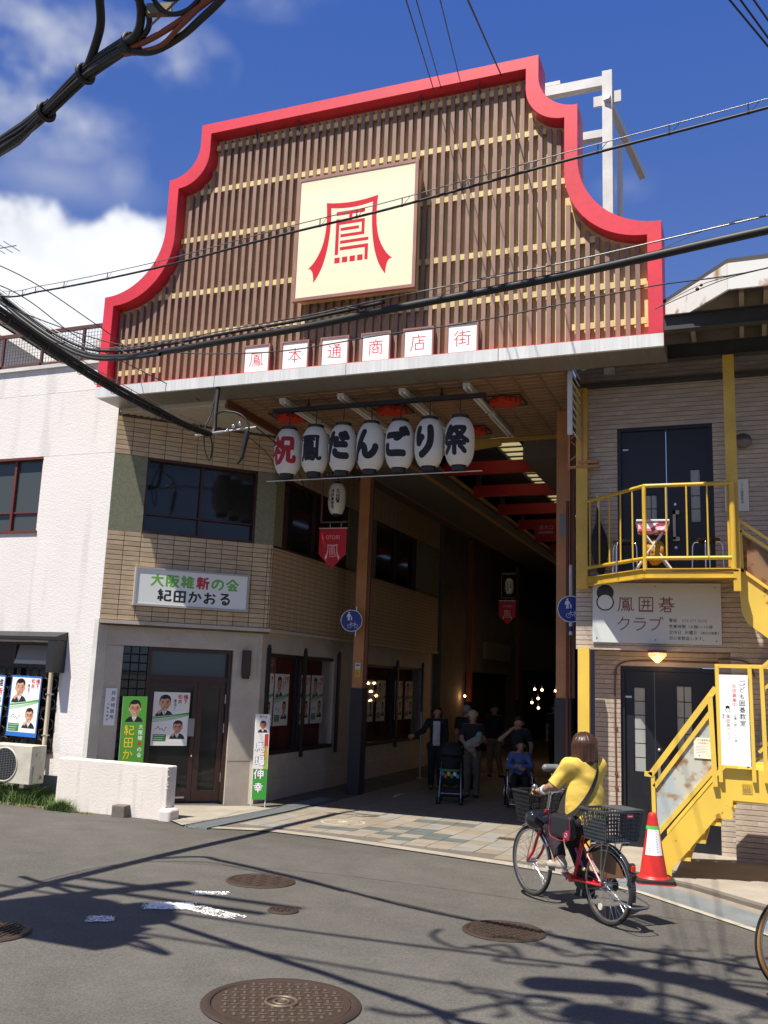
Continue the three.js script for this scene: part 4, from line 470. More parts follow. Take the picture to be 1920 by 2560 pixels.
// light-box sign over the door
{
  const t = thing('light_box_sign', 'white light box sign with green, red and black Japanese lettering above the door', 'sign'), w = 1.78, h = 0.59, [c, g] = canvas(1024, 340, '#e9ebe6');
  let x = 115; for (const ch of '大阪維新の会') { glyph(g, ch, x, 34, 132, 15, ch === '新' ? '#b8202c' : '#74b34a'); x += 140; } x = 190; for (const ch of '紀田かおる') { glyph(g, ch, x, 182, 130, 14, '#1f1c20'); x += 140; }
  const f = new MB(); f.bb(-w / 2, w / 2, h / 2 - 0.03, h / 2, 0, 0.13); f.bb(-w / 2, w / 2, -h / 2, -h / 2 + 0.03, 0, 0.13); f.bb(-w / 2, -w / 2 + 0.03, -h / 2 + 0.03, h / 2 - 0.03, 0, 0.13); f.bb(w / 2 - 0.03, w / 2, -h / 2 + 0.03, h / 2 - 0.03, 0, 0.13); f.build('frame', std(lin(0.42, 0.4, 0.37), 0.5), t);
  board('face', w - 0.06, h - 0.06, 0.1, printM(c, 0.35), M.paper, t).position.z = 0.065; setF(t, FC, 1.345, 2.968, 0.002);
}
{ const t = thing('wall_lamp', 'slim dark wall lamp on the pale pillar right of the brown door', 'lamp'); put('housing', new RoundedBoxGeometry(0.13, 0.4, 0.11, 2, 0.012), M.doorBrown, t).position.z = 0.06; new MB().box(0.1, 0.06, 0.08, 0, -0.22, 0.06).build('base', M.black, t); setF(t, FC, 2.33, 1.88, -0.15); }
{ // small white plate, office name written downwards
  const [c, g] = canvas(160, 512, '#e8e8e8'); colText(g, '府政相談所', 84, 40, 58, 11, '#26262a', 0.42); colText(g, '大阪府議会', 34, 210, 30, 12, '#3a3a3e', 0.7); const m = board('name_plate', 0.165, 0.55, 0.02, printM(c, 0.4), M.paper); setF(m, FC, 0.285, 1.15, -0.135); tag(m, 'narrow white name plate lettered vertically, beside the glass blocks', 'sign'); }
{ // green banner standing by the door
  const [c, g] = canvas(320, 1100, '#5aa83a'); portrait(g, 40, 20, 240, { hair: '#17120f', glasses: true, smile: true, suit: '#1c1e22' }); g.fillStyle = '#5aa83a'; g.fillRect(0, 318, 320, 800); colText(g, '大阪維', 228, 345, 62, 13, '#f4f4ec', 0.12); glyph(g, '新', 228, 556, 62, 13, '#d02a2a'); colText(g, 'の会', 228, 626, 62, 13, '#f4f4ec', 0.12); for (const [k, ch] of [...'紀田かおる'].entries()) { glyph(g, ch, 40, 350 + k * 150, 138, 19, '#2f6d1c'); glyph(g, ch, 40, 350 + k * 150, 138, 12, '#f2d838'); }
  const m = board('campaign_banner', 0.36, 1.3, 0.012, printM(c, 0.5), M.paper); setF(m, FC, 0.64, 0.66, -0.06); m.rotation.z = 0.01; tag(m, 'tall green campaign banner with yellow lettering between low wall and door', 'banner'); }
const POSTER = printM(posterCanvas(), 0.55), POSTERB = printM(posterCanvas(384, 580, true), 0.5);
const poster = (label, w, h, f, x, y, z, mat = POSTER, rz = 0, group) => { const m = board('poster', w, h, 0.005, mat, M.paper); setF(m, f, x, y, z); m.rotation.z = rz; return tag(m, label, 'poster', group); };
poster('white campaign poster with two men speaking, stuck on the brown door\'s glass', 0.56, 0.81, FC, 1.225, 0.98, -0.26);
const FWALL = { o: V(0, 0, WZ), r: 0 };
poster('blue-edged campaign poster hung on the wrought grille, complete in view', 0.575, 0.9, FWALL, -10.2, 1.105, 0.06, POSTERB, -0.015);
{ const [c, g] = canvas(384, 580, '#2a6fc4'); g.fillStyle = '#f1f0ee'; g.fillRect(10, 16, 364, 520); colText(g, '大阪', 300, 30, 62, 12, '#1a1a1a', 0.03); glyph(g, '維', 290, 40, 78, 12, '#1a1a1a'); g.fillStyle = '#f1f0ee'; g.fillRect(280, 24, 90, 330); colText(g, '維', 290, 34, 76, 12, '#1c1c1c'); colText(g, '新', 290, 118, 76, 12, '#c3272b'); colText(g, 'の', 290, 200, 76, 10, '#1c1c1c'); g.strokeStyle = '#3f9f3c'; g.lineWidth = 14; g.beginPath(); g.moveTo(10, 330); g.lineTo(374, 300); g.stroke(); portrait(g, 150, 320, 190, { hair: '#1a1412', skin: '#c98d68' }); portrait(g, 20, 30, 190, { hair: '#1a1412' }); g.fillStyle = '#2a6fc4'; g.fillRect(0, 536, 384, 44); poster('blue-edged campaign poster on the grille, cut off by the photo\'s left edge', 0.575, 0.9, FWALL, -10.9, 1.105, 0.06, printM(c, 0.5), -0.02); }
const DIMGROUP = 'campaign posters inside the dark shop windows';
for (const [i, [u, w, lab]] of [[0.42, 0.5, 'white poster at the left edge of the first dark shop window'], [0.98, 0.52, 'second white poster from the left in the first dark shop window'], [1.86, 0.44, 'poster right of the middle bar in the first dark shop window'], [2.4, 0.5, 'rightmost poster in the first dark shop window, by the orange pillar'], [4.95, 0.5, 'leftmost dim poster in the second shop window behind the orange pillar'], [5.65, 0.5, 'dim poster left of the bar in the second shop window'], [6.75, 0.5, 'dim poster right of the bar in the second shop window'], [7.45, 0.5, 'rightmost dim poster in the farther shop window']].entries()) poster(lab, w, 0.86, FW, u, i < 4 ? 1.3 : 1.25, -0.2, POSTER, 0, DIMGROUP);
{ // narrow standing banner at the corner
  const t = thing('standing_banner', 'narrow standing banner with a man\'s picture and green foot at the corner', 'banner'), [c, g] = canvas(150, 900, '#e9e6e2'); g.fillStyle = '#333'; rowText(g, '新の会', 40, 12, 26, 12, '#8c2f34', 0.05); portrait(g, 25, 60, 105, { hair: '#191310', suit: '#1c1d21', skin: '#c46f50' }); g.fillStyle = '#e9e6e2'; g.fillRect(0, 196, 150, 10); g.fillStyle = '#b83a34'; g.fillRect(104, 210, 40, 130); g.fillStyle = '#d9a72c'; g.fillRect(104, 340, 40, 120); g.fillStyle = '#9dbb3c'; g.fillRect(104, 460, 40, 120); g.fillStyle = '#3a9a3a'; g.fillRect(0, 580, 150, 320); g.fillRect(104, 580, 46, 320); for (const [k, ch] of [...'馬場伸幸'].entries()) { glyph(g, ch, 8, 300 + k * 140, 108, 22, '#1c1c1c'); glyph(g, ch, 8, 300 + k * 140, 108, 13, '#f2f2f2'); }
  board('banner_face', 0.22, 1.28, 0.008, printM(c, 0.6), M.paper, t).position.y = 0.76; const p = new MB(); p.cyl(V(-0.11, 0, -0.012), V(-0.11, 1.4, -0.012), 0.01); p.cyl(V(0.1, 0, -0.012), V(0.1, 1.38, -0.012), 0.01); p.cyl(V(-0.11, 1.4, -0.012), V(0.1, 1.38, -0.012), 0.008); p.build('pole', M.whitePaint, t); t.position.set(-7.0, -0.3, -13.02); t.rotation.set(0, 0.5, 0.005);
}
// ---------------------------------------------------------------- the gate sign over the arcade mouth
const GZ = -10.81, GC = -4.877;                            // front plane and centre line
function outline(hw, sh, st, hs, tw, top, base, R, r) {     // right half profile mirrored: shoulders with hollow quarter circles
  const P = [[hw, base], [hw, sh]]; for (let i = 0; i <= 18; i++) { const a = -Math.PI / 2 - i / 18 * Math.PI / 2; P.push([hw + R * Math.cos(a) * 1, sh + R + R * Math.sin(a)]); }
  P.push([hs, st]); for (let i = 0; i <= 12; i++) { const a = -Math.PI / 2 - i / 12 * Math.PI / 2; P.push([hs + r * Math.cos(a), st + r + r * Math.sin(a)]); } P.push([tw, top]);
  return [...P, ...P.map(([x, y]) => [-x, y]).reverse()];
}
const OUT = outline(4.105, 7.31, 9.09, 3.095, 2.585, 9.92, 5.875, 1.01, 0.51), INN = outline(3.94, 7.155, 8.935, 2.93, 2.42, 9.755, 5.875, 1.01, 0.51);
{
  const t = thing('gate_sign', 'giant brown slatted gate sign with a curved red frame over the arcade', 'sign'), B = V(GC, 5.7, GZ - 0.3);
  const s = shapeOf(OUT), h = new THREE.Path(INN.map(([x, y]) => new THREE.Vector2(x, y))); s.holes.push(h); const rg = new THREE.ExtrudeGeometry(s, { depth: 0.43, bevelEnabled: true, bevelSize: 0.004, bevelThickness: 0.004, bevelSegments: 1 }); rg.translate(GC, 0.004, GZ - 0.434);
  put('red_frame', rg, M.red, t);
  const pn = extr(shapeOf(INN.map(([x, y]) => [x * 1.004, y])), 0.02); pn.translate(GC, 0, GZ - 0.255); put('back_panel', pn, M.panelTan, t);
  const bk = extr(shapeOf(INN), 0.01); bk.translate(GC, 0, GZ - 0.42); put('rear_cover', bk, M.darkSteel, t);
  // how high the opening is at a given x
  const topAt = (x) => { const a = Math.abs(x - GC); if (a < 2.42) return 9.755; if (a < 2.93) return 8.935 + 0.51 - Math.sqrt(Math.max(0, 0.51 ** 2 - (2.93 - a) ** 2)); if (a < 3.94 - 1e-6) return 7.155 + 1.01 - Math.sqrt(Math.max(0, 1.01 ** 2 - (3.94 - a) ** 2)); return 0; };
  const pitch = 0.122; let k = 0; for (let x = GC - 3.88; x < GC + 3.9; x += pitch, k++) {
    const y1 = Math.min(topAt(x - 0.03), topAt(x + 0.03)) - 0.06, hgt = y1 - 5.875; if (hgt < 0.2) continue;
    const g = boxG(0.056, hgt, 0.055), u = g.attributes.uv, a = rnd() * 4; for (let i = 0; i < u.count; i++) u.setXY(i, u.getX(i) + a, u.getY(i) + a * 2);
    const m = put('slat', g, [M.slat, M.slatB, M.slatC][hsh(k, 1, 3) * 3 | 0], t); m.position.set(x, 5.875 + hgt / 2, GZ - 0.15 - 0.0275 + rr(-0.002, 0.002)); m.rotation.z = rr(-0.0006, 0.0006);
  }
  for (const [y, part] of [[9.6, 1], [8.9, 0], [8.14, 0], [7.27, 0], [6.62, 0], [6.12, 2]]) {
    let hw = 0; for (let x = 0; x < 3.95; x += 0.01) if (topAt(GC + x) > y + 0.1) hw = x; const rl = (a, b) => new MB().bb(a, b, y - 0.04, y + 0.04, GZ - 0.19, GZ - 0.158).build('rail', M.rail, t);
    if (part === 2) { rl(GC - hw + 0.02, GC - 3.1); rl(GC + 3.0, GC + hw - 0.02); } else if (y < 8.7 && y > 6.8) { rl(GC - hw + 0.02, GC - 0.9); rl(GC + 0.9, GC + hw - 0.02); } else rl(GC - hw + 0.02, GC + hw - 0.02);
  }
  new MB().bb(GC - 4.11, GC + 4.11, 5.715, 5.875, GZ - 0.05, GZ).build('fascia', M.silver, t);
  const un = new MB(); un.bb(GC - 4.105, GC + 4.105, 5.715, 5.735, WZ, GZ - 0.05); un.bb(GC - 4.11, GC - 4.09, 5.735, 5.875, WZ, GZ - 0.05); un.bb(GC + 4.09, GC + 4.11, 5.735, 5.875, WZ, GZ - 0.05); un.bb(GC - 4.09, GC + 4.09, 5.735, 5.875, WZ, WZ + 0.02); un.build('underside', std(lin(0.34, 0.31, 0.27), 0.45, { metalness: 0.55, map: rep(T.metalRun, 1.2) }), t);
  const sm_ = new MB(); for (const x of [-2.05, 0.0, 2.1]) sm_.bb(GC + x - 0.003, GC + x + 0.003, 5.716, 5.874, GZ, GZ + 0.002); sm_.build('seam', M.darkSteel, t);
  const br = new MB(); for (const x of [-1.7, -1.0, 0.9, 1.75]) br.bar(V(GC + x, 9.74, GZ - 0.1), V(GC + x, 9.52, GZ - 0.22), 0.02, 0.03); br.build('bracket', M.darkSteel, t);
  for (const c of t.children) c.position.sub(B); t.position.copy(B);
}
{ // steel frame behind the sign
  const t = thing('steel_frame', 'white steel frame holding the gate sign from behind at the right', 'frame'), z = -12.3, a = new MB();
  a.bb(-1.66, -1.52, 5.9, 10.52, z - 0.07, z + 0.07); a.bb(-3.2, -1.66, 10.3, 10.45, z - 0.06, z + 0.06); a.bb(-3.2, -1.66, 9.48, 9.6, z - 0.06, z + 0.06); a.bb(-2.75, -2.62, 9.3, 10.75, z - 0.06, z + 0.06); a.bb(-2.62, -2.3, 10.57, 10.63, z - 0.25, z - 0.1); a.build('post', M.whitePaint, t);
  const b = new MB(); b.bar(V(-1.59, 10.06, z + 0.1), V(-1.2, 9.35, z - 1.0), 0.09, 0.09); b.bb(-1.52, -1.40, 10.02, 10.2, z - 0.02, z + 0.02); b.bb(-1.79, -1.66, 10.0, 10.16, z - 0.02, z + 0.02); b.build('brace', std(lin(0.55, 0.54, 0.5), 0.5), t); const c = new MB(); c.cyl(V(-1.45, 5.9, z - 0.2), V(-1.45, 9.5, z - 0.2), 0.045); c.build('downpipe', M.whitePaint, t); rebase(t, -1.6, 5.9, z);
}
{ // crest light box at the centre
  const t = thing('crest_light_box', 'square cream light box with the red bird crest, centred on the gate', 'sign'), w = 1.81, h = 1.85, [c, g] = canvas(1024, 1024, '#f6e9c4'); const gr = g.createLinearGradient(0, 0, 0, 1024); gr.addColorStop(0, '#ece0bd'); gr.addColorStop(0.15, '#f8edcd'); gr.addColorStop(1, '#f5e8c6'); g.fillStyle = gr; g.fillRect(0, 0, 1024, 1024);
  g.lineJoin = 'round'; crest(g, 78, 112, 800, '#f0b0a0'); g.globalAlpha = 1; crest(g, 82, 116, 792, '#d0212d'); g.strokeStyle = 'rgba(150,110,80,.6)'; g.lineWidth = 3; g.beginPath(); g.moveTo(110, 860); g.lineTo(95, 866); g.stroke();
  const f = new MB(), b = 0.045; f.bb(-w / 2, w / 2, h / 2 - b, h / 2, -0.05, 0.01); f.bb(-w / 2, w / 2, -h / 2, -h / 2 + b, -0.05, 0.01); f.bb(-w / 2, -w / 2 + b, -h / 2 + b, h / 2 - b, -0.05, 0.01); f.bb(w / 2 - b, w / 2, -h / 2 + b, h / 2 - b, -0.05, 0.01); f.build('frame', M.rose, t);
  board('face', w - 2 * b, h - 2 * b, 0.03, printM(c, 0.35), M.cream, t).position.z = -0.015; const k = new MB(); k.bb(-w / 2 + 0.04, w / 2 - 0.04, h / 2 - 0.1, h / 2 - 0.05, -0.24, -0.05); k.bb(-w / 2 + 0.04, w / 2 - 0.04, -h / 2 + 0.05, -h / 2 + 0.1, -0.24, -0.05); k.bb(-w / 2 + 0.04, -w / 2 + 0.09, -h / 2 + 0.1, h / 2 - 0.1, -0.24, -0.05); k.bb(w / 2 - 0.09, w / 2 - 0.04, -h / 2 + 0.1, h / 2 - 0.1, -0.24, -0.05); for (const x of [-0.5, 0, 0.5]) k.bb(x - 0.02, x + 0.02, -h / 2 + 0.1, h / 2 - 0.1, -0.24, -0.2); k.build('mount', M.rail, t);
  t.position.set(-4.80, 7.735, -10.72);
}
for (const [i, ch] of [...'鳳本通商店街'].entries()) { // six square plates
  const t = thing('character_plate', 'small white plate with red character ' + ch + ', ' + ['leftmost', 'second from left', 'third from left', 'fourth from left', 'fifth from left', 'rightmost'][i] + ' of six', 'sign', 'six red-lettered plates along the foot of the gate'), [c, g] = canvas(256, 256, '#fbf8f4'), s = 0.385; const gd = ch === '鳳' ? 7 : 7.5; glyph(g, ch, 52, 50, 152, gd - 1.5, '#c2354b');
  const f = new MB(), o = 0.215, b = 0.022; f.bb(-o, o, o - b, o, 0, 0.07); f.bb(-o, o, -o, -o + b, 0, 0.07); f.bb(-o, -o + b, -o + b, o - b, 0, 0.07); f.bb(o - b, o, -o + b, o - b, 0, 0.07); f.build('frame', M.rose, t); board('face', o * 2 - 2 * b, o * 2 - 2 * b, 0.05, printM(c, 0.5), M.cream, t).position.z = 0.03; t.position.set(-6.31 + i * 0.606, 6.095, -10.955);
}
// ---------------------------------------------------------------- festival lanterns
function lanternMesh(R, H, ch, color, seg = 40, opt = {}) {   // paper body: ribbed barrel; the ink is part of the paper print
  const n = 26, P = []; for (let i = 0; i <= n * 4; i++) { const v = i / (n * 4), y = (v - 0.5) * H, e = Math.pow(Math.abs(v - 0.5) * 2, 3.2), r = R * (1 - 0.42 * e) * (1 - 0.012 * (0.5 + 0.5 * Math.cos(v * n * 2 * Math.PI))); P.push([r, y]); }
  const g = lathe(P, seg), [c, q] = canvas(1024, 512, '#efece4'); q.fillStyle = 'rgba(120,110,90,.22)'; for (let i = 0; i < n; i++) q.fillRect(0, i / n * 512, 1024, 2.5); opt.draw ? opt.draw(q) : brush(q, ch, 512 - 175, 512 * 0.17, 330, ch === '鳳' ? 10 : ch === '祝' || ch === '祭' ? 15 : 22, color); 
  return [g, phy(0xffffff, 0.7, { map: tex(c), transmission: 0.25, thickness: 0 })];
}
const LY = 4.925, LZ = -11.7, LG = 'seven paper festival lanterns in a row';
for (const [i, ch] of [...'祝鳳だんごり祭'].entries()) {
  const t = thing('paper_lantern', 'white paper festival lantern brushed with the ' + (i ? 'black' : 'red') + ' character ' + ch + ', ' + ['leftmost', 'second from left', 'third from left', 'middle one', 'fifth from left', 'sixth from left', 'rightmost'][i] + ' of seven', 'lantern', LG), [g, m] = lanternMesh(0.205, 0.66, ch, i ? '#1b1b20' : '#b5202c');
  const sh = put('paper_shade', g, m, t); sh.rotation.y = Math.PI;
  const cap = new MB(); cap.add(lathe([[0.085, 0.31], [0.118, 0.315], [0.118, 0.375], [0.1, 0.38], [0.02, 0.385]], 28)); cap.add(lathe([[0.095, -0.315], [0.1, -0.39], [0.09, -0.395], [0.0, -0.395]], 28)); cap.build('cap', M.black, t); new MB().cyl(V(0, 0.38, 0), V(0, 0.62, 0), 0.008).build('hook', M.darkSteel, t); t.position.set(-6.145 + i * 0.4365, LY + rr(-0.006, 0.006), LZ); t.rotation.y = rr(-0.08, 0.08);
}
{ const t = thing('lantern_bar', 'black bar from which the seven festival lanterns hang', 'bar'), a = new MB(); a.bb(-6.42, -3.17, 5.54, 5.6, LZ - 0.03, LZ + 0.03); a.build('beam', M.black, t); const h = new MB(); for (const x of [-5.85, -3.8]) { h.cyl(V(x, 5.6, LZ), V(x, 5.72, LZ), 0.012); h.ball(0.03, x, 5.63, LZ); } h.build('hanger', M.black, t); rebase(t, -4.8, 5.57, LZ); const w = put('lantern_wire', new MB().cyl(V(-6.47, 4.505, LZ), V(-3.2, 4.512, LZ), 0.007).geo(), M.whitePaint); tag(w, 'taut pale wire stretched under the row of lanterns', 'wire'); }
// ---------------------------------------------------------------- inside the arcade
{ // gate ceiling of brown panels
  const G = ground_('gate_ceiling'); new MB().bb(-7.05, -2.05, 5.735, 5.9, -14.45, WZ).build('backing', M.brownPaint, G);
  const pg = boxG(0.352, 0.014, 0.592); for (let i = 0; i < 14; i++) for (let j = 0; j < 5; j++) { const m = put('ceiling_panel', pg, hsh(i, j, 77) < 0.5 ? M.ceilTile : M.ceilTileB, G); m.position.set(-6.87 + i * 0.358, 5.728, -11.75 - j * 0.6); m.rotation.z = rr(-0.006, 0.006); }
  const rb = new MB(); for (let i = 0; i < 14; i++) for (let k = 0; k < 20; k++) rb.bb(-6.87 + i * 0.358 - 0.14, -6.87 + i * 0.358 + 0.14, 5.714, 5.722, -11.5 - k * 0.148, -11.5 - k * 0.148 - 0.012); tag(rb.build('panel_rib', std(lin(0.4, 0.25, 0.15), 0.45), G), null, null, null, 'stuff');
  new MB().bb(-7.05, -2.05, 5.67, 5.72, -14.56, -14.46).bar(V(-5.0, 5.5, -14.5), V(-3.65, 5.66, -14.5), 0.05, 0.12).build('end_beam', std(lin(0.45, 0.27, 0.05), 0.6), G);
}
for (const [i, x] of [-6.2, -5.27, -4.33, -3.4].entries()) { // batten lights
  const t = thing('batten_light', 'unlit white twin batten light on the gate ceiling, ' + ['nearest the tiled corner', 'second from the tiled corner', 'third from the tiled corner', 'nearest the right orange pillar'][i], 'light', 'batten lights on the gate ceiling'), a = new MB(), b = new MB(); for (const z of [-12.15, -13.5]) { a.box(0.1, 0.05, 1.25, 0, 0, z); for (const s of [-0.035, 0.035]) b.cyl(V(s, -0.04, z - 0.6), V(s, -0.04, z + 0.6), 0.016); } a.build('body', M.whitePaint, t); b.build('tube', std(lin(0.8, 0.8, 0.76), 0.3), t); for (const c of t.children) c.position.z = 12.8; t.position.set(x, 5.685, -12.8);
}
for (const [i, [x, z]] of [[-3.07, -12.4], [-3.95, -13.8], [-4.8, -12.4], [-5.7, -13.8], [-6.5, -12.4]].entries()) { // stepped red ornaments
  const t = thing('ceiling_ornament', 'stepped red ornament on the gate ceiling, ' + ['rightmost and nearest', 'behind the last lantern', 'above the middle lanterns', 'farther back on the left', 'above the first red lantern'][i], 'ornament', 'stepped red ornaments on the gate ceiling'), a = new MB(); for (const [w, d] of [[0.44, 0.12], [0.34, 0.24], [0.2, 0.34], [0.09, 0.44]]) a.box(w, 0.05 + w * 0.05, d, 0, -0.02, 0); a.build('cross', M.ornament, t); const b = new MB(); b.box(0.54, 0.012, 0.02, 0, 0, 0.25).box(0.54, 0.012, 0.02, 0, 0, -0.25).box(0.02, 0.012, 0.5, 0.26, 0, 0).box(0.02, 0.012, 0.5, -0.26, 0, 0); b.build('border', M.black, t); t.position.set(x, 5.69, z);
}
{ // roof of the arcade behind the gate
  const t = thing('arcade_roof', 'dark arcade roof with red cross beams and a yellowed skylight strip', 'roof'), r = new MB(); r.bb(-7.6, -4.46, 6.34, 6.4, -48, -14.5); r.bb(-3.88, -1.9, 6.34, 6.4, -48, -14.5); r.bb(-7.6, -7.12, 5.9, 6.34, -48, -22.2); r.bb(-7.5, -1.9, 5.9, 6.4, -14.52, -14.46); r.bb(-7.6, -1.9, -0.4, 6.4, -48.2, -48); r.build('roof_sheet', M.darkRoof, t);
  const bg = new MB(); bg.bb(-3.3, -1.9, 5.36, 5.72, -48, -14.58); bg.bb(-6.25, -5.32, 5.36, 5.72, -48, -14.58); bg.bb(-7.12, -6.25, 5.66, 5.72, -48, -14.58); bg.build('gutter_beam', std(lin(0.12, 0.10, 0.085), 0.7), t);
  const ln = new MB(); ln.bb(-5.32, -5.27, 5.66, 5.74, -48, -14.58); ln.bb(-6.3, -6.25, 5.36, 5.42, -48, -14.58); ln.bb(-5.32, -5.28, 5.36, 5.41, -48, -14.58); ln.build('edge_angle', std(lin(0.36, 0.18, 0.05), 0.6), t);
  const pn = boxG(0.57, 0.012, 0.38); for (let i = 0; i < 60; i++) { const m = put('skylight_pane', pn, M.skylight, t); m.position.set(-4.17, 6.36, -14.8 - i * 0.4); } new MB().bb(-4.46, -3.88, 6.34, 6.4, -48, -38.6).build('end_cover', M.darkRoof, t);
  const mu = new MB(); mu.bb(-4.46, -4.43, 6.3, 6.39, -38.6, -14.58); mu.bb(-3.91, -3.88, 6.3, 6.39, -38.6, -14.58); for (let i = 0; i <= 60; i++) mu.bb(-4.44, -3.9, 6.32, 6.37, -14.6 - i * 0.4 - 0.008, -14.6 - i * 0.4 + 0.008); mu.build('glazing_bar', M.darkSteel, t);
  for (let i = 0; i < 13; i++) { const b = new MB(), z = -16.6 - i * 2.12; b.bb(-5.3, -3.28, 5.62, 5.86, z - 0.05, z + 0.05); b.build('cross_beam', M.redBeam, t); const s = new MB(); s.bb(-5.24, -5.14, 5.86, 6.34, z - 0.05, z + 0.05); s.bb(-3.4, -3.3, 5.86, 6.34, z - 0.05, z + 0.05); s.build('strut', M.darkSteel, t); }
  for (const c of t.children) c.position.sub(V(-4.3, 5.4, -25)); t.position.set(-4.3, 5.4, -25);
}
const pillar = (x, z, top, label) => { const t = thing('steel_pillar', label, 'pillar', 'orange steel pillars of the arcade'); new MB().box(0.2, top - 1.535, 0.22, 0, (top + 1.535) / 2 + 0.3, 0).build('shaft', M.orange, t); new MB().box(0.23, 1.835, 0.25, 0, 0.9175, 0).build('base', std(lin(0.035, 0.033, 0.035), 0.6), t); const e = new MB(); e.box(0.05, top - 1.54, 0.05, 0.135, (top + 1.54) / 2 + 0.3, 0.06); e.build('conduit', M.brownPaint, t); t.position.set(x, -0.3, z); return t; };
pillar(-6.42, -15.46, 5.4, 'orange steel pillar with a black foot before the dark left shop windows');
const rp = pillar(-2.38, -13.3, 5.735, 'orange steel pillar at the right of the arcade mouth, by the yellow post'); { const b = new MB(); b.box(0.11, 0.34, 0.012, 0, 4.3, 0.117); b.build('plate', std(lin(0.22, 0.23, 0.23), 0.6), rp); const c = new MB(); c.box(0.03, 3.9, 0.04, 0.06, 2.7, 0.13); c.build('cable_strip', std(lin(0.2, 0.04, 0.02), 0.6), rp); }
{ const [c, g] = canvas(64, 160, '#e8e4da'); g.fillStyle = '#d9b93a'; g.fillRect(0, 70, 64, 90); g.fillStyle = '#4c6fa8'; g.fillRect(10, 16, 44, 20); g.fillStyle = '#666'; for (let i = 0; i < 4; i++) g.fillRect(12, 84 + i * 16, 40, 6); const m = board('sticker', 0.1, 0.25, 0.004, printM(c), M.paper); m.position.set(-6.42, 1.85, -15.345); tag(m, 'white and yellow sticker low on the left orange pillar', 'sticker'); }
// blue round shared path signs
function signFace() {
  const [c, g] = canvas(512, 512, '#1a2f8f'); g.fillStyle = '#e4e6ea'; g.fillRect(0, 0, 512, 512); g.fillStyle = '#15298c'; g.beginPath(); g.arc(256, 256, 240, 0, 7); g.fill(); g.fillStyle = g.strokeStyle = '#e2e6ea'; g.lineCap = 'round';
  g.beginPath(); g.arc(190, 72, 19, 0, 7); g.fill(); g.beginPath(); g.roundRect(158, 96, 62, 82, 20); g.fill(); g.fillRect(166, 165, 22, 86); g.fillRect(192, 165, 22, 86); g.lineWidth = 15; g.beginPath(); g.moveTo(162, 108); g.lineTo(146, 170); g.moveTo(216, 108); g.lineTo(238, 160); g.stroke();
  g.beginPath(); g.arc(254, 170, 12, 0, 7); g.fill(); g.fillRect(240, 184, 28, 36); g.fillRect(241, 218, 11, 28); g.fillRect(256, 218, 11, 28); 
  g.lineWidth = 8; for (const x of [212, 368]) { g.beginPath(); g.arc(x, 378, 42, 0, 7); g.stroke(); } g.beginPath(); g.moveTo(212, 378); g.lineTo(246, 322); g.lineTo(338, 322); g.lineTo(290, 378); g.lineTo(246, 322); g.moveTo(368, 378); g.lineTo(330, 300); g.lineTo(350, 292); g.moveTo(246, 322); g.lineTo(240, 300); g.lineTo(262, 300); g.moveTo(238, 296); g.stroke(); return printM(c, 0.3); }
const SIGNM = signFace();
const roundSign = (x, y, z, r, ry, label, f) => { const t = thing('path_sign', label, 'traffic sign'); const d = put('disc', new THREE.CylinderGeometry(r, r, 0.012, 48), [M.whitePaint, SIGNM, M.steel], t); d.rotation.set(Math.PI / 2, Math.PI / 2, 0, 'XYZ'); f(t); t.position.set(x, y, z); t.rotation.y = ry; return t; };
roundSign(-2.225, 2.765, -12.93, 0.187, 0.18, 'round blue sign with adult, child and bicycle on the right white pole', (t) => { const p = new MB(); p.cyl(V(0, -0.36, -0.035), V(0, 0.62, -0.035), 0.027, 0.027, 14); p.build('pole', M.whitePaint, t); new MB().cyl(V(0, -0.31, -0.035), V(0, -0.24, -0.035), 0.0285, 0.0285, 14).build('sticker', M.blue, t); });
roundSign(-6.49, 2.71, -15.14, 0.195, 0.3, 'round blue sign with adult, child and bicycle on the left pillar, in shade', (t) => { const p = new MB(); p.cyl(V(0.08, -0.28, -0.03), V(0.08, 0.26, -0.03), 0.02); p.box(0.12, 0.04, 0.03, 0.05, -0.1, -0.04); p.build('bracket', M.steel, t); });
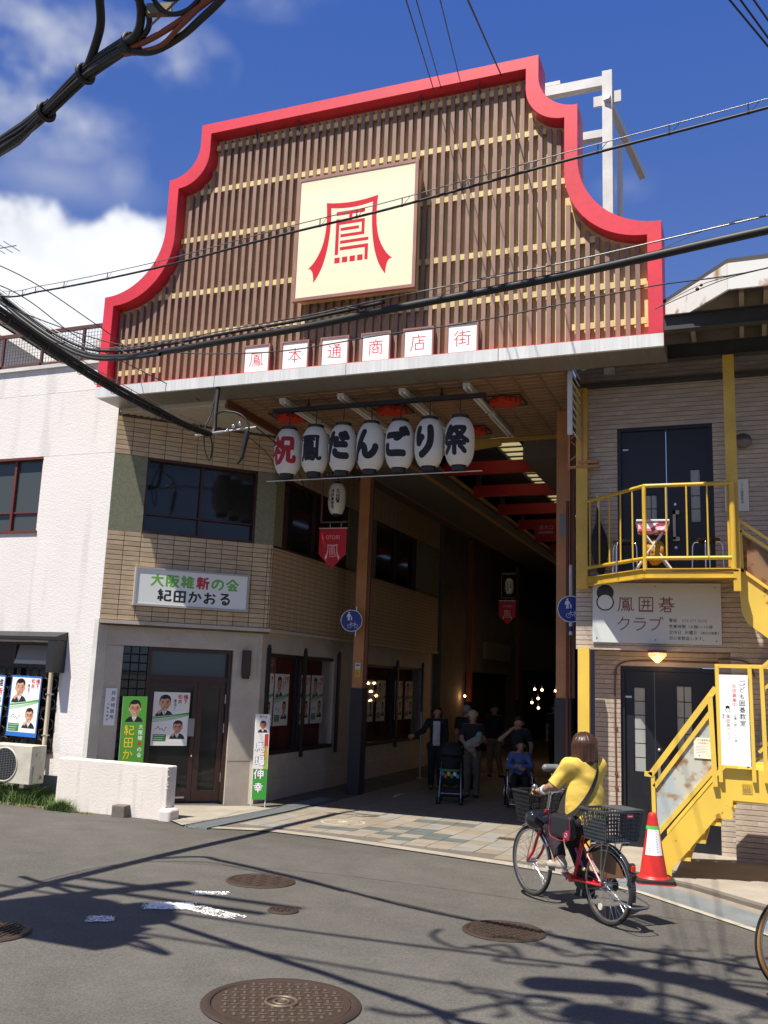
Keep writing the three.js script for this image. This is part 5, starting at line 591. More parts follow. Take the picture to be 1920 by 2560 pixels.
{ // hanging lantern frame and pennants
  const hang = (x, y, z, s, near) => {
    const t = thing('framed_lantern', near ? 'brown hanging frame with one small white lantern, before the dark window' : 'small glowing-pale lantern on a frame deep inside the arcade', 'lantern'), f = new MB(); f.box(0.025, 0.9, 0.025, -0.25, 0, 0).box(0.5, 0.025, 0.025, 0, -0.44, 0).box(0.5, 0.09, 0.03, 0.01, 0.42, 0); f.build('frame', M.brownPaint, t);
    const [c0, g0] = canvas(256, 48, '#2c0f0a'); rowText(g0, '鳳本通商店街', 12, 8, 32, 8, '#b08a80', 0.16); const pl = board('name_board', 0.46, 0.085, 0.004, printM(c0), M.brownPaint, t); pl.position.set(0.01, 0.42, 0.018);
    const [g, m] = lanternMesh(0.155, 0.54, '', '', 32, { draw: (q) => { crest(q, 300, 160, 150, '#b04a3c'); colText(q, '花田賢', 560, 100, 78, 13, '#1d1a16', 0.05); colText(q, '特許事務所', 462, 110, 66, 13, '#1d1a16', 0.02); } });
    const sh = put('paper_shade', g, m, t); sh.rotation.y = Math.PI; sh.position.set(0.03, -0.03, 0); const cp = new MB(); cp.cyl(V(0.03, 0.23, 0), V(0.03, 0.28, 0), 0.06).cyl(V(0.03, -0.34, 0), V(0.03, -0.29, 0), 0.06).cyl(V(0.03, 0.28, 0), V(0.03, 0.4, 0), 0.006); cp.build('cap', M.black, t); t.position.set(x, y, z); t.scale.setScalar(s); return t; };
  hang(-6.49, 4.76, -14.2, 0.98, 1); hang(-4.82, 3.86, -20, 0.62, 0);
  const pen = (x, y, z, s, label) => { const t = thing('pennant', label, 'pennant'), [c, g] = canvas(256, 350, '#c01f30'); g.fillStyle = '#e8b8b4'; g.font = '46px sans-serif'; g.textAlign = 'center'; g.fillText('OTORI', 128, 96); crest(g, 48, 118, 160, '#e8b8b4'); const sg = new THREE.ExtrudeGeometry(shapeOf([[-0.25, 0], [0.25, 0], [0.25, -0.45], [0, -0.7], [-0.25, -0.45]]), { depth: 0.006, bevelEnabled: false }); const u = sg.attributes.uv, p = sg.attributes.position; for (let i = 0; i < u.count; i++) u.setXY(i, p.getX(i) / 0.5 + 0.5, 1 + p.getY(i) / 0.7); put('cloth', sg, printM(c, 0.7), t); new MB().cyl(V(-0.26, 0, 0.003), V(0.26, 0, 0.003), 0.01).build('rod', M.steel, t); const h = new MB(); h.cyl(V(-0.06, 0, 0), V(-0.06, 0.08, 0), 0.006).cyl(V(0.14, 0, 0), V(0.14, 0.08, 0), 0.006); h.build('hook', M.steel, t); t.position.set(x, y, z); t.scale.setScalar(s); t.rotation.y = 0.06; };
  pen(-6.5, 4.225, -14.2, 1.0, 'red pennant lettered OTORI with white crest, under the framed lantern'); pen(-4.84, 3.52, -20, 0.75, 'dim red pennant far inside the arcade under the small lantern'); 
}
{ // lattice arm, louvres, shop beyond
  const t = thing('lattice_bracket', 'orange lattice bracket beside the yellow post under the gate', 'bracket'), a = new MB(), z = -12.2; a.bb(-2.14, -2.11, 4.58, 5.9, z - 0.015, z + 0.015); a.bb(-1.96, -1.93, 4.6, 5.9, z - 0.015, z + 0.015); for (let i = 0; i < 4; i++) { const y = 4.7 + i * 0.3; a.bar(V(-2.13, y, z), V(-1.94, y + 0.14, z), 0.015, 0.015); a.bar(V(-1.94, y + 0.14, z), V(-2.13, y + 0.3, z), 0.012, 0.012); } a.bb(-2.14, -1.72, 4.6, 4.63, z - 0.03, z + 0.03); a.bb(-2.0, -1.74, 4.66, 4.7, z - 0.03, z + 0.03); a.build('lattice', std(lin(0.45, 0.2, 0.09), 0.55), t); rebase(t, -2.04, 5.2, z);
  const l = thing('louvre_wall', 'grey louvred screen above the right pillar, lit from outside', 'screen'), b = new MB(); for (let i = 0; i < 9; i++) b.box(0.02, 0.1, 1.7, -2.0, 5.0 + i * 0.11, -12.4, 0, 0, 0.55); b.build('louvre', std(lin(0.5, 0.5, 0.47), 0.6), l); new MB().bb(-2.03, -1.97, 4.9, 6.0, -13.28, -13.22).bb(-2.03, -1.97, 4.9, 6, -11.58, -11.52).build('post', M.whitePaint, l); rebase(l, -2, 4.9, -12.4);
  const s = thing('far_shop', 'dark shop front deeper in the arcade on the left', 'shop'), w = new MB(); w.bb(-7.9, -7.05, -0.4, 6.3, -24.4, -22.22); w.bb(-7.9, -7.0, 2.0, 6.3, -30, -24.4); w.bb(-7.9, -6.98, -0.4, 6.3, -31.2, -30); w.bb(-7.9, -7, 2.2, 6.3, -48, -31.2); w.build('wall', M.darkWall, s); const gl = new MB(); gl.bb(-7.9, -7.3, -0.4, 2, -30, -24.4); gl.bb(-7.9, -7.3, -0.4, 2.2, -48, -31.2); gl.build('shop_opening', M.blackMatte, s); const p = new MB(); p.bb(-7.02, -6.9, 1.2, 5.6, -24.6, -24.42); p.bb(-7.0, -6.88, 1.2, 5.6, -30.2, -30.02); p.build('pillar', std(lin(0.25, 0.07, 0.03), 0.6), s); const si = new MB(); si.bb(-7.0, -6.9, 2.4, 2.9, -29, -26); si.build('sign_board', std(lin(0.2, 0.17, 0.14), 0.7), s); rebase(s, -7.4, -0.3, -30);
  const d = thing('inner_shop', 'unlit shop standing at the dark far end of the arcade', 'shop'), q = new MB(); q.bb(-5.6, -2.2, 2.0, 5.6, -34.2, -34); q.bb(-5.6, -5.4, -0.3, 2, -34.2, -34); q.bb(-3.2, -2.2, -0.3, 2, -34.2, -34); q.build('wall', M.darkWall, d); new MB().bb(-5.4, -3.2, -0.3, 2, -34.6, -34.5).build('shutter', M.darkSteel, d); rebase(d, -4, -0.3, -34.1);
}
{ // red notice on a cross beam, red banner strip
  const [c, g] = canvas(256, 130, '#8e1220'); rowText(g, '送水口', 50, 16, 48, 8, '#d9a8a8', 0.1); rowText(g, '消防隊専用', 48, 80, 28, 10, '#d9a8a8', 0.06); const m = board('red_notice', 0.58, 0.3, 0.02, printM(c), M.redBeam); m.position.set(-4.22, 5.3, -21.2); tag(m, 'red hanging notice with white Japanese lettering under the arcade roof', 'sign');
  const [c2, g2] = canvas(96, 512, '#a51522'); g2.fillStyle = '#e0b0b0'; for (let i = 0; i < 4; i++) { g2.fillRect(24, 30 + i * 118, 46, 9); g2.beginPath(); g2.moveTo(24, 80 + i * 118); g2.lineTo(68, 80 + i * 118); g2.lineTo(40, 118 + i * 118); g2.fill(); } const m2 = board('red_banner', 0.22, 1.3, 0.01, printM(c2), M.redBeam); m2.position.set(-2.11, 3.5, -13.6); tag(m2, 'narrow red banner glimpsed between orange pillar and yellow post', 'banner');
}
for (const [i, [x, y]] of [[-6.93, 1.35], [-5.06, 1.6], [-4.87, 1.59], [-4.52, 1.58], [-4.97, 1.37], [-5.13, 1.26], [-4.96, 1.13]].entries()) { // small lit bulbs deep in the shade
  const t = thing('small_bulb', i ? 'tiny warm lit bulb far back in the arcade, ' + ['', 'left end of the upper row', 'second in the upper row', 'right end of the upper row', 'middle of the cluster', 'leftmost of the cluster', 'lowest of the cluster'][i] : 'single tiny warm lit bulb at the left, apart from the cluster', 'lamp', i ? 'cluster of lit bulbs in the dark arcade' : null); put('bulb', new THREE.SphereGeometry(0.03, 12, 8), std(0x000000, 0.5, { emissive: new THREE.Color(1, 0.5, 0.22), emissiveIntensity: 14 }), t); new MB().cyl(V(0, 0.03, 0), V(0, 0.12, 0), 0.012).build('socket', M.black, t); const l = new THREE.PointLight(new THREE.Color(1, 0.55, 0.25), 0.12); l.name = 'bulb_light'; l.castShadow = true; t.add(l); l.position.set(0, -0.01, 0.04); t.position.set(x, y, -24);
}
// ---------------------------------------------------------------- right building with the yellow balcony and stairs
const RZ = -12.3;
{
  const t = thing('go_club_building', 'two-storey building with pale brick siding and dark doors at the right', 'building'), B = V(0, -0.28, -13);
  const w = new MB(); w.bb(-2.05, 4, 2.19, 3.1, RZ - 0.25, RZ - 0.012); w.bb(-2.05, -1.5, 3.1, 6.2, RZ - 0.25, RZ - 0.012); w.bb(-0.29, 4, 3.1, 6.2, RZ - 0.25, RZ - 0.012); w.bb(-1.5, -0.29, 5.15, 6.2, RZ - 0.25, RZ - 0.012); w.bb(-0.15, 4, -0.4, 2.19, RZ - 0.25, RZ - 0.012);
  w.bb(-1.85, -1.52, -0.4, 2.19, RZ - 0.42, RZ - 0.302); w.bb(-1.52, -0.15, 2.0, 2.19, RZ - 0.42, RZ - 0.302); w.bb(-0.32, -0.15, -0.4, 2.0, RZ - 0.42, RZ - 0.302); w.bb(-2.05, -1.95, -0.4, 6.2, -48, RZ - 0.25); w.bb(-1.85, -0.15, 2.19, 2.3, RZ - 0.42, RZ - 0.25); w.build('wall', M.sidingJoint, t);
  // courses of brick siding
  const a = new MB(), b = new MB(), ch = 0.062, course = (x0, x1, y0, y1, z) => { for (let y = y0, j = 0; y < y1 - 0.01; y += ch, j++) { let x = x0 - ((j * 37) % 10) / 10 * 0.62; while (x < x1) { const A = Math.max(x0, x), Bx = Math.min(x1, x + 0.618); if (Bx - A > 0.01) (hsh(Math.round(x * 97), j, 3) < 0.5 ? a : b).bb(A, Bx, y, Math.min(y1, y + ch - 0.007), z - 0.012, z + 0.002 * hsh(j, Math.round(x * 50), 4)); x += 0.62; } } };
  course(-2.05, 4, 2.19, 3.1, RZ); course(-2.05, -1.5, 3.1, 5.15, RZ); course(-0.29, 4, 3.1, 5.15, RZ); course(-2.05, 4, 5.15, 6.1, RZ); course(-0.15, 4, -0.35, 2.19, RZ); course(-1.85, -1.52, -0.35, 2.19, RZ - 0.29); course(-0.32, -0.15, -0.35, 2.19, RZ - 0.29); course(-1.52, -0.32, 2.0, 2.19, RZ - 0.29);
  tag(a.build('siding_course', M.siding, t), null, null, null, 'stuff'); tag(b.build('siding_course', M.sidingB, t), null, null, null, 'stuff');
  // doors: main leaf with glazed strip, narrow side leaf
  const door = (y0, y1, x0, x1, z, parts) => { const f = new MB(); f.bb(x0, x0 + 0.05, y0, y1, z - 0.1, z + 0.02); f.bb(x1 - 0.05, x1, y0, y1, z - 0.1, z + 0.02); f.bb(x0 + 0.05, x1 - 0.05, y1 - 0.05, y1, z - 0.1, z + 0.02); const d = f.build('door_frame', M.doorNavy, t); parts(d); };
  const leafD = (x0, x1, y0, y1, z, panes, arch) => { const q = new MB(), px = [Math.min(...panes.map((p) => p[0])), Math.max(...panes.map((p) => p[1]))], py = [Math.min(...panes.map((p) => p[2])), Math.max(...panes.map((p) => p[3]))]; q.bb(x0, px[0], y0, y1, z - 0.04, z); q.bb(px[1], x1, y0, y1, z - 0.04, z); q.bb(px[0], px[1], y0, py[0], z - 0.04, z); q.bb(px[0], px[1], py[1], y1, z - 0.04, z); const mid = (x0 + x1) / 2; if (!arch) { q.bb(px[0] - 0.02, px[1] + 0.02, y0 + 0.15, y0 + 0.62, z, z + 0.008); } else { q.bb(x0 + 0.12, mid - 0.03, y0 + 0.15, y0 + 0.62, z, z + 0.008); q.bb(mid + 0.03, x1 - 0.12, y0 + 0.15, y0 + 0.62, z, z + 0.008); } const L = q.build('door_leaf', M.doorNavy, t); for (const p of panes) { new MB().bb(p[0] + 0.006, p[1] - 0.006, p[2] + 0.006, p[3] - 0.006, z - 0.03, z - 0.02).build('pane', M.frost, L); } const bk = new MB(); bk.bb(px[0], px[1], py[0], py[1], z - 0.04, z - 0.032); bk.build('glazing_bar', M.doorNavy, L); return L; };
  const grid = (x0, x1, y0, y1, nx, ny) => { const o = []; for (let i = 0; i < nx; i++) for (let j = 0; j < ny; j++) o.push([x0 + (x1 - x0) * i / nx, x0 + (x1 - x0) * (i + 1) / nx, y0 + (y1 - y0) * j / ny, y0 + (y1 - y0) * (j + 1) / ny]); return o; };
  // ground-floor door
  door(-0.3, 1.99, -1.52, -0.32, RZ - 0.36, () => {}); let L = leafD(-1.47, -1.1, -0.28, 1.94, RZ - 0.38, grid(-1.36, -1.215, 0.65, 1.725, 1, 6)); let L2 = leafD(-1.09, -0.37, -0.28, 1.94, RZ - 0.37, grid(-0.825, -0.635, 0.55, 1.76, 2, 6), true);
  new MB().bb(-1.465, -1.385, 1.585, 1.61, RZ - 0.378, RZ - 0.37).build('tag', M.steel, L); const hd = new MB(); hd.ball(0.022, -1.045, 0.94, RZ - 0.36); hd.bb(-1.065, -1.03, 0.5, 0.82, RZ - 0.37, RZ - 0.34); hd.build('handle', std(lin(0.5, 0.46, 0.36), 0.35, { metalness: 0.7 }), L2);
  // balcony door
  door(3.1, 5.15, -1.5, -0.29, RZ - 0.03, () => {}); L = leafD(-1.45, -0.88, 3.12, 5.1, RZ - 0.05, grid(-1.15, -1.0, 3.86, 4.23, 2, 2), true); L2 = leafD(-0.87, -0.34, 3.12, 5.1, RZ - 0.045, grid(-0.58, -0.455, 3.85, 4.55, 1, 4));
  const h2 = new MB(); h2.bb(-0.80, -0.765, 3.62, 4.0, RZ - 0.01, RZ + 0.02); h2.bb(-0.80, -0.72, 3.95, 4.0, RZ - 0.045, RZ + 0.02); h2.bb(-0.80, -0.72, 3.6, 3.65, RZ - 0.045, RZ + 0.02); h2.build('handle', std(lin(0.45, 0.38, 0.3), 0.45, { metalness: 0.5 }), L2); const h3 = new MB(); for (const y of [4.09, 3.52]) h3.cyl(V(-0.77, y, RZ - 0.05), V(-0.77, y, RZ - 0.03), 0.018, 0.018, 14); h3.build('lock', M.steel, L2); new MB().bb(-1.43, -1.36, 4.845, 4.865, RZ - 0.049, RZ - 0.042).build('tag', M.steel, L);
  // conduit round the door head
  const cd = new MB(); cd.tube([V(-1.58, 0.2, RZ - 0.28), V(-1.58, 1.85, RZ - 0.28), V(-1.56, 1.98, RZ - 0.28), V(-1.45, 2.05, RZ - 0.28), V(-0.3, 2.07, RZ - 0.28)], 0.011, 6, 40); cd.tube([V(-0.3, 2.1, RZ + 0.012), V(-0.1, 2.1, RZ + 0.012), V(0.05, 2.06, RZ + 0.012), V(0.12, 1.9, RZ + 0.012)], 0.011, 6, 30); for (const y of [0.45, 0.62, 1.2, 1.9]) cd.box(0.04, 0.03, 0.02, -1.58, y, RZ - 0.278); cd.build('conduit', M.brownPaint, t); const mt = new MB(); mt.box(0.1, 0.3, 0.08, 0.2, 1.25, RZ + 0.045); mt.box(0.22, 0.1, 0.12, 0.32, 2.05, RZ + 0.06); mt.build('meter_box', std(lin(0.2, 0.2, 0.2), 0.5), t);
  for (const c of t.children) c.position.sub(B); t.position.copy(B);
}
{ // canopy roof over the balcony
  const t = thing('balcony_canopy', 'white-edged canopy roof over the yellow balcony, rusty steel beneath', 'canopy'), B = V(0.5, 5.9, -11.3), h = 5.97, fr = [[-0.03, -9.98], [-0.9, -11.08], [-1.95, -12.2]];
  const top = shapeOf([[4, 9.98], [-0.03, 9.98], [-0.9, 11.08], [-2.0, 12.3], [4, 12.3]]), rf = extr(top, 0.06); rf.rotateX(-Math.PI / 2); rf.translate(0, h + 0.3, 0); put("roof_sheet", rf, M.darkRoof, t);
  const un = extr(shapeOf([[4, 10.05], [0, 10.05], [-0.86, 11.1], [-1.95, 12.28], [4, 12.28]]), 0.02); un.rotateX(-Math.PI / 2); un.translate(0, h + 0.2, 0); put('underside', un, std(lin(0.2, 0.18, 0.17), 0.8), t);
  const f = new MB(); f.bar(V(4, h + 0.15, -9.98), V(-0.03, h + 0.15, -9.98), 0.03, 0.3); f.bar(V(-0.03, h + 0.15, -9.98), V(-0.9, h + 0.15, -11.08), 0.03, 0.3); f.bar(V(-0.9, h + 0.15, -11.08), V(-1.95, h + 0.15, -12.2), 0.03, 0.3); f.build('fascia', M.rustWhite, t);
  const b = new MB(); for (const z of [-10.55, -11.55]) { b.bb(z < -11 ? -1.7 : -0.74, 4, 5.78, 5.79, z - 0.06, z + 0.06); b.bb(z < -11 ? -1.7 : -0.74, 4, 5.79, 5.96, z - 0.008, z + 0.008); b.bb(z < -11 ? -1.7 : -0.74, 4, 5.96, 5.97, z - 0.06, z + 0.06); } b.bb(-2.0, 4, 5.72, 5.77, -12.27, -12.15); b.build('beam', M.darkSteel, t);
  const p = new MB(); for (const x of [-1.4, -0.95, -0.45, 0.1, 0.35, 0.9]) p.bb(x - 0.025, x + 0.025, 5.97, 6.17, -12.2, x < -0.8 ? -11.2 : x < -0.1 ? -10.7 : -10.1); p.build('purlin', std(lin(0.3, 0.25, 0.18), 0.7), t);
  for (const c of t.children) c.position.sub(B); t.position.copy(B);
}
{ // posts, balcony, rails
  const t = thing('yellow_balcony', 'yellow steel balcony with railings and posts under the canopy', 'balcony'), B = V(-1, 3.0, -12), A = V(-1.07, 0, -11.36), Bb = V(-0.09, 0, -11.38), P = V(-1.9, 0, -12.26);
  const posts = new MB(); posts.bb(-2.03, -1.88, 2.98, 5.76, RZ + 0.01, RZ + 0.11); posts.build('post', M.yellow, t); new MB().bb(-0.13, 0.0, 3.0, 5.76, -11.55, -11.45).build('post', M.yellow, t);
  new MB().bb(-2.01, -1.865, -0.3, 2.2, RZ + 0.01, RZ + 0.1).build('lower_post', M.yellowOld, t); const lk = new MB(); for (const y of [0.45, 0.2]) lk.box(0.06, 0.025, 0.004, -1.95, y, RZ + 0.102); lk.build('post_mark', M.concDark, t);
  const fl = extr(shapeOf([[-0.02, 11.36], [-1.07, 11.36], [-1.95, 12.28], [-0.02, 12.28]]), 0.02); fl.rotateX(-Math.PI / 2); fl.translate(0, 3.085, 0); put('floor_plate', fl, std(lin(0.4, 0.2, 0.04), 0.7), t);
  const ch = (a, b) => { const q = new MB(), d = (y) => [V(a.x, y, a.z), V(b.x, y, b.z)]; q.bar(...d(3.065), 0.012, 0.11); q.bar(...d(3.015), 0.06, 0.012); q.bar(...d(3.12), 0.06, 0.012); return q; };
  ch(V(-1.93, 0, -12.26), A).build('edge_beam', M.yellow, t); ch(A, V(-0.05, 0, -11.38)).build('edge_beam', M.yellow, t); const e = new MB(); e.bb(-0.08, 0.0, 2.86, 3.12, -11.45, -11.36); e.bb(-0.09, 0.0, 3.0, 3.12, -12.28, -11.45); e.build('end_beam', M.yellow, t);
  const r = new MB(); for (const y of [4.14, 3.25]) { r.cyl(V(-1.9, y, -12.24), V(A.x, y, A.z), 0.024); r.ball(0.024, A.x, y, A.z); r.cyl(V(A.x, y, A.z), V(Bb.x + 0.02, y, Bb.z), 0.024); } r.build('handrail', M.yellow, t);
  for (const [x, z, y0, rad] of [[A.x, A.z, 3.1, 0.026], [-0.07, -11.39, 3.1, 0.036]]) new MB().cyl(V(x, y0, z), V(x, 4.15, z), rad, rad, 14).build('rail_post', M.yellow, t);
  for (const k of [0.07, 0.24, 0.42, 0.61, 0.81]) new MB().cyl(V(lerp(-1.9, A.x, k), 3.25, lerp(-12.24, A.z, k)), V(lerp(-1.9, A.x, k), 4.14, lerp(-12.24, A.z, k)), 0.011).build('baluster', M.yellow, t); for (const k of [0.26, 0.5, 0.74]) new MB().cyl(V(lerp(A.x, Bb.x, k), 3.25, A.z), V(lerp(A.x, Bb.x, k), 4.14, A.z), 0.011).build('baluster', M.yellow, t);
  for (const c of t.children) c.position.sub(B); t.position.copy(B);
}
// things on the balcony
function stool(x, z, r, label) { const t = thing('round_stool', label, 'stool', null), s = put('seat', new THREE.CylinderGeometry(0.15, 0.145, 0.03, 28), std(lin(0.02, 0.018, 0.018), 0.25), t); s.position.y = 0.42; for (let i = 0; i < 4; i++) { const a = i * Math.PI / 2 + r, c = Math.cos(a), q = Math.sin(a); new MB().tube([V(c * 0.1, 0.40, q * 0.1), V(c * 0.15, 0.395, q * 0.15), V(c * 0.17, 0.36, q * 0.17), V(c * 0.18, 0.18, q * 0.18), V(c * 0.185, 0, q * 0.185)], 0.0095, 7, 24).build('leg', M.chrome, t); } t.position.set(x, 3.105, z); }
stool(-1.36, -11.85, 0.5, 'black topped chrome stool at the left on the balcony'); stool(-0.37, -11.8, 0.1, 'black topped chrome stool at the right on the balcony, by the tall post');
{ const t = thing('folding_stand', 'white folding stand holding a pink and white box on the balcony', 'stand'), leg = (a, b) => new MB().cyl(a, b, 0.012).build('leg', M.whitePaint, t); for (const z of [-0.1, 0.12]) { leg(V(-0.24, 0, z), V(0.19, 0.62, z)); leg(V(0.25, 0, z), V(-0.19, 0.62, z)); } const h = new MB(); h.cyl(V(-0.19, 0.62, -0.1), V(-0.19, 0.62, 0.12), 0.012).cyl(V(0.19, 0.62, -0.1), V(0.19, 0.62, 0.12), 0.012); h.build('bar', M.whitePaint, t); const [c, g] = canvas(128, 64, '#d8809a'); for (let i = 0; i < 26; i++) { g.fillStyle = ['#c0445f', '#e9c8d0', '#f0e6e4', '#a83650'][i & 3]; g.beginPath(); g.ellipse(rnd() * 128, rnd() * 64, 8 + rnd() * 12, 4 + rnd() * 8, rnd() * 3, 0, 7); g.fill(); } put('box', new RoundedBoxGeometry(0.36, 0.13, 0.26, 2, 0.02), printM(c, 0.6), t).position.set(0, 0.57, 0.01); put('lid', new RoundedBoxGeometry(0.4, 0.03, 0.28, 2, 0.01), M.whitePaint, t).position.set(0, 0.65, 0.01); t.position.set(-1.01, 3.105, -11.75); t.rotation.y = 0.12;
  const o = put('dried_gourd', (() => { const g = new THREE.IcosahedronGeometry(0.11, 4), p = g.attributes.position; for (let i = 0; i < p.count; i++) { const k = 1 + 0.25 * (vn(p.getX(i) * 40 + 50, p.getY(i) * 40 + 50 + p.getZ(i) * 33, 512, 601) - 0.5); p.setXYZ(i, p.getX(i) * k, p.getY(i) * 1.45 * k, p.getZ(i) * k); } g.computeVertexNormals(); return g; })(), std(lin(0.42, 0.22, 0.03), 0.9)); o.position.set(-0.98, 3.38, -11.72); tag(o, 'shaggy golden bundle hanging beneath the folding stand', 'bundle'); }
{ const t = thing('black_bag', 'black umbrella bundle leaning at the balcony\'s left end by the wall', 'umbrella'), a = put('canopy', lathe([[0.01, 0], [0.05, 0.1], [0.11, 0.35], [0.1, 0.55], [0.03, 0.75], [0.012, 0.95]], 14), M.blackMatte, t); a.rotation.z = 0.05; new MB().cyl(V(-0.03, 0.9, 0), V(-0.05, 1.1, 0), 0.012).build('handle', M.steel, t); t.position.set(-1.7, 3.105, -12.18); }
{ const t = thing('wall_dome_lamp', 'dark dome lamp on the siding right of the balcony post', 'lamp'); const d = put('dome', new THREE.SphereGeometry(0.11, 24, 14, 0, 6.3, 0, 1.57), std(lin(0.08, 0.07, 0.065), 0.5), t); d.scale.set(1, 0.9, 0.8); const u = put('shade', new THREE.SphereGeometry(0.108, 24, 14, 0, 6.3, 1.57, 1.57), std(lin(0.16, 0.14, 0.13), 0.4), t); u.scale.set(1, 0.9, 0.8); t.position.set(0.075, 4.86, RZ + 0.09); }
{ const [c, g] = canvas(256, 360, '#d6d2c8'); colText(g, 'こども囲碁教室', 170, 20, 34, 10, '#6a645e', 0.08); colText(g, '生徒募集中！', 96, 40, 26, 10, '#a85a50', 0.08); colText(g, '鳳囲碁クラブ', 40, 60, 24, 9, '#8a857c', 0.1); const m = board('wall_notice', 0.285, 0.41, 0.006, printM(c), M.paper); m.position.set(-0.018, 4.17, RZ + 0.012); tag(m, 'white paper notice on the upper siding beside the balcony post', 'notice'); }
{ // go club board
  const [c, g] = canvas(1024, 506, '#c9ced0'); const gd = g.createLinearGradient(0, 0, 0, 506); g.fillStyle = '#c9cecd'; g.fillRect(0, 0, 1024, 506); g.fillStyle = '#26272c'; g.beginPath(); g.arc(104, 84, 71, 0, 7); g.fill(); g.lineWidth = 11; g.strokeStyle = '#1d1e26'; g.fillStyle = '#d6dada'; g.beginPath(); g.arc(104, 164, 68, 0, 7); g.fill(); g.stroke();
  const br = '#7a4034'; for (const [k, ch] of [...'鳳囲碁'].entries()) glyph(g, ch, 206 + k * 164, 112, 134, 7, br); for (const [k, ch] of [...'クラブ'].entries()) glyph(g, ch, 200 + k * 128, 284, 118, 8, br);
  const s = 31; g.fillStyle = '#3c3a38'; rowText(g, '電話 ', 618, 296, s, 9, '#3c3a38', 0.08); g.font = '31px sans-serif'; g.fillText('072-271-5576', 722, 323); rowText(g, '営業時間', 618, 346, s, 9, '#3c3a38', 0.08); g.fillText('：13', 752, 373); rowText(g, '時〜', 815, 346, s, 9, '#3c3a38', 0.06); g.fillText('19', 886, 373); glyph(g, '時', 926, 346, s, 9, '#3c3a38'); g.fillText('13', 790, 373); rowText(g, '定休日 水曜日', 618, 394, s, 9, '#3c3a38', 0.08); g.fillText('(', 864, 419); rowText(g, '祝日は営業', 876, 400, 22, 10, '#3c3a38', 0.04); g.fillText(')', 994, 419); rowText(g, '初心者歓迎します。', 618, 442, s, 9, '#3c3a38', 0.05);
  const m = board('go_club_sign', 1.585, 0.77, 0.02, printM(c, 0.4), M.whitePaint); m.position.set(-1.035, 2.665, RZ + 0.022); m.rotation.z = -0.006; tag(m, 'white go club sign board with two circles and brown lettering below the balcony', 'sign'); const sc = new MB(); for (const [x, y] of [[-0.74, -0.33], [0, -0.34], [0.73, -0.34], [0.72, 0.33], [0, 0.34]]) sc.cyl(V(x, y, 0.011), V(x, y, 0.018), 0.008, 0.008, 8); sc.build('screw', M.darkSteel, m);
}
{ // lit ceiling lamp over the door
  const t = thing('porch_lamp', 'frosted pointed porch lamp, lit warm, over the ground-floor door', 'lamp'); put('mount', new THREE.CylinderGeometry(0.115, 0.115, 0.03, 28), M.brownPaint, t).position.y = 0; put('glass', lathe([[0.0, -0.145], [0.025, -0.135], [0.112, -0.05], [0.112, -0.016]], 28), phy(lin(0.85, 0.75, 0.6), 0.5, { transmission: 0.6, thickness: 0, emissive: new THREE.Color(1, 0.55, 0.25), emissiveIntensity: 0.12 }), t); put('bulb', new THREE.SphereGeometry(0.022, 12, 8), std(0, 0.5, { emissive: new THREE.Color(1, 0.6, 0.3), emissiveIntensity: 6 }), t).position.y = -0.055; const l = new THREE.PointLight(new THREE.Color(1, 0.62, 0.32), 0.12); l.name = 'porch_light'; l.castShadow = true; l.position.y = -0.06; t.add(l); t.position.set(-1.015, 2.175, RZ + 0.08);
}
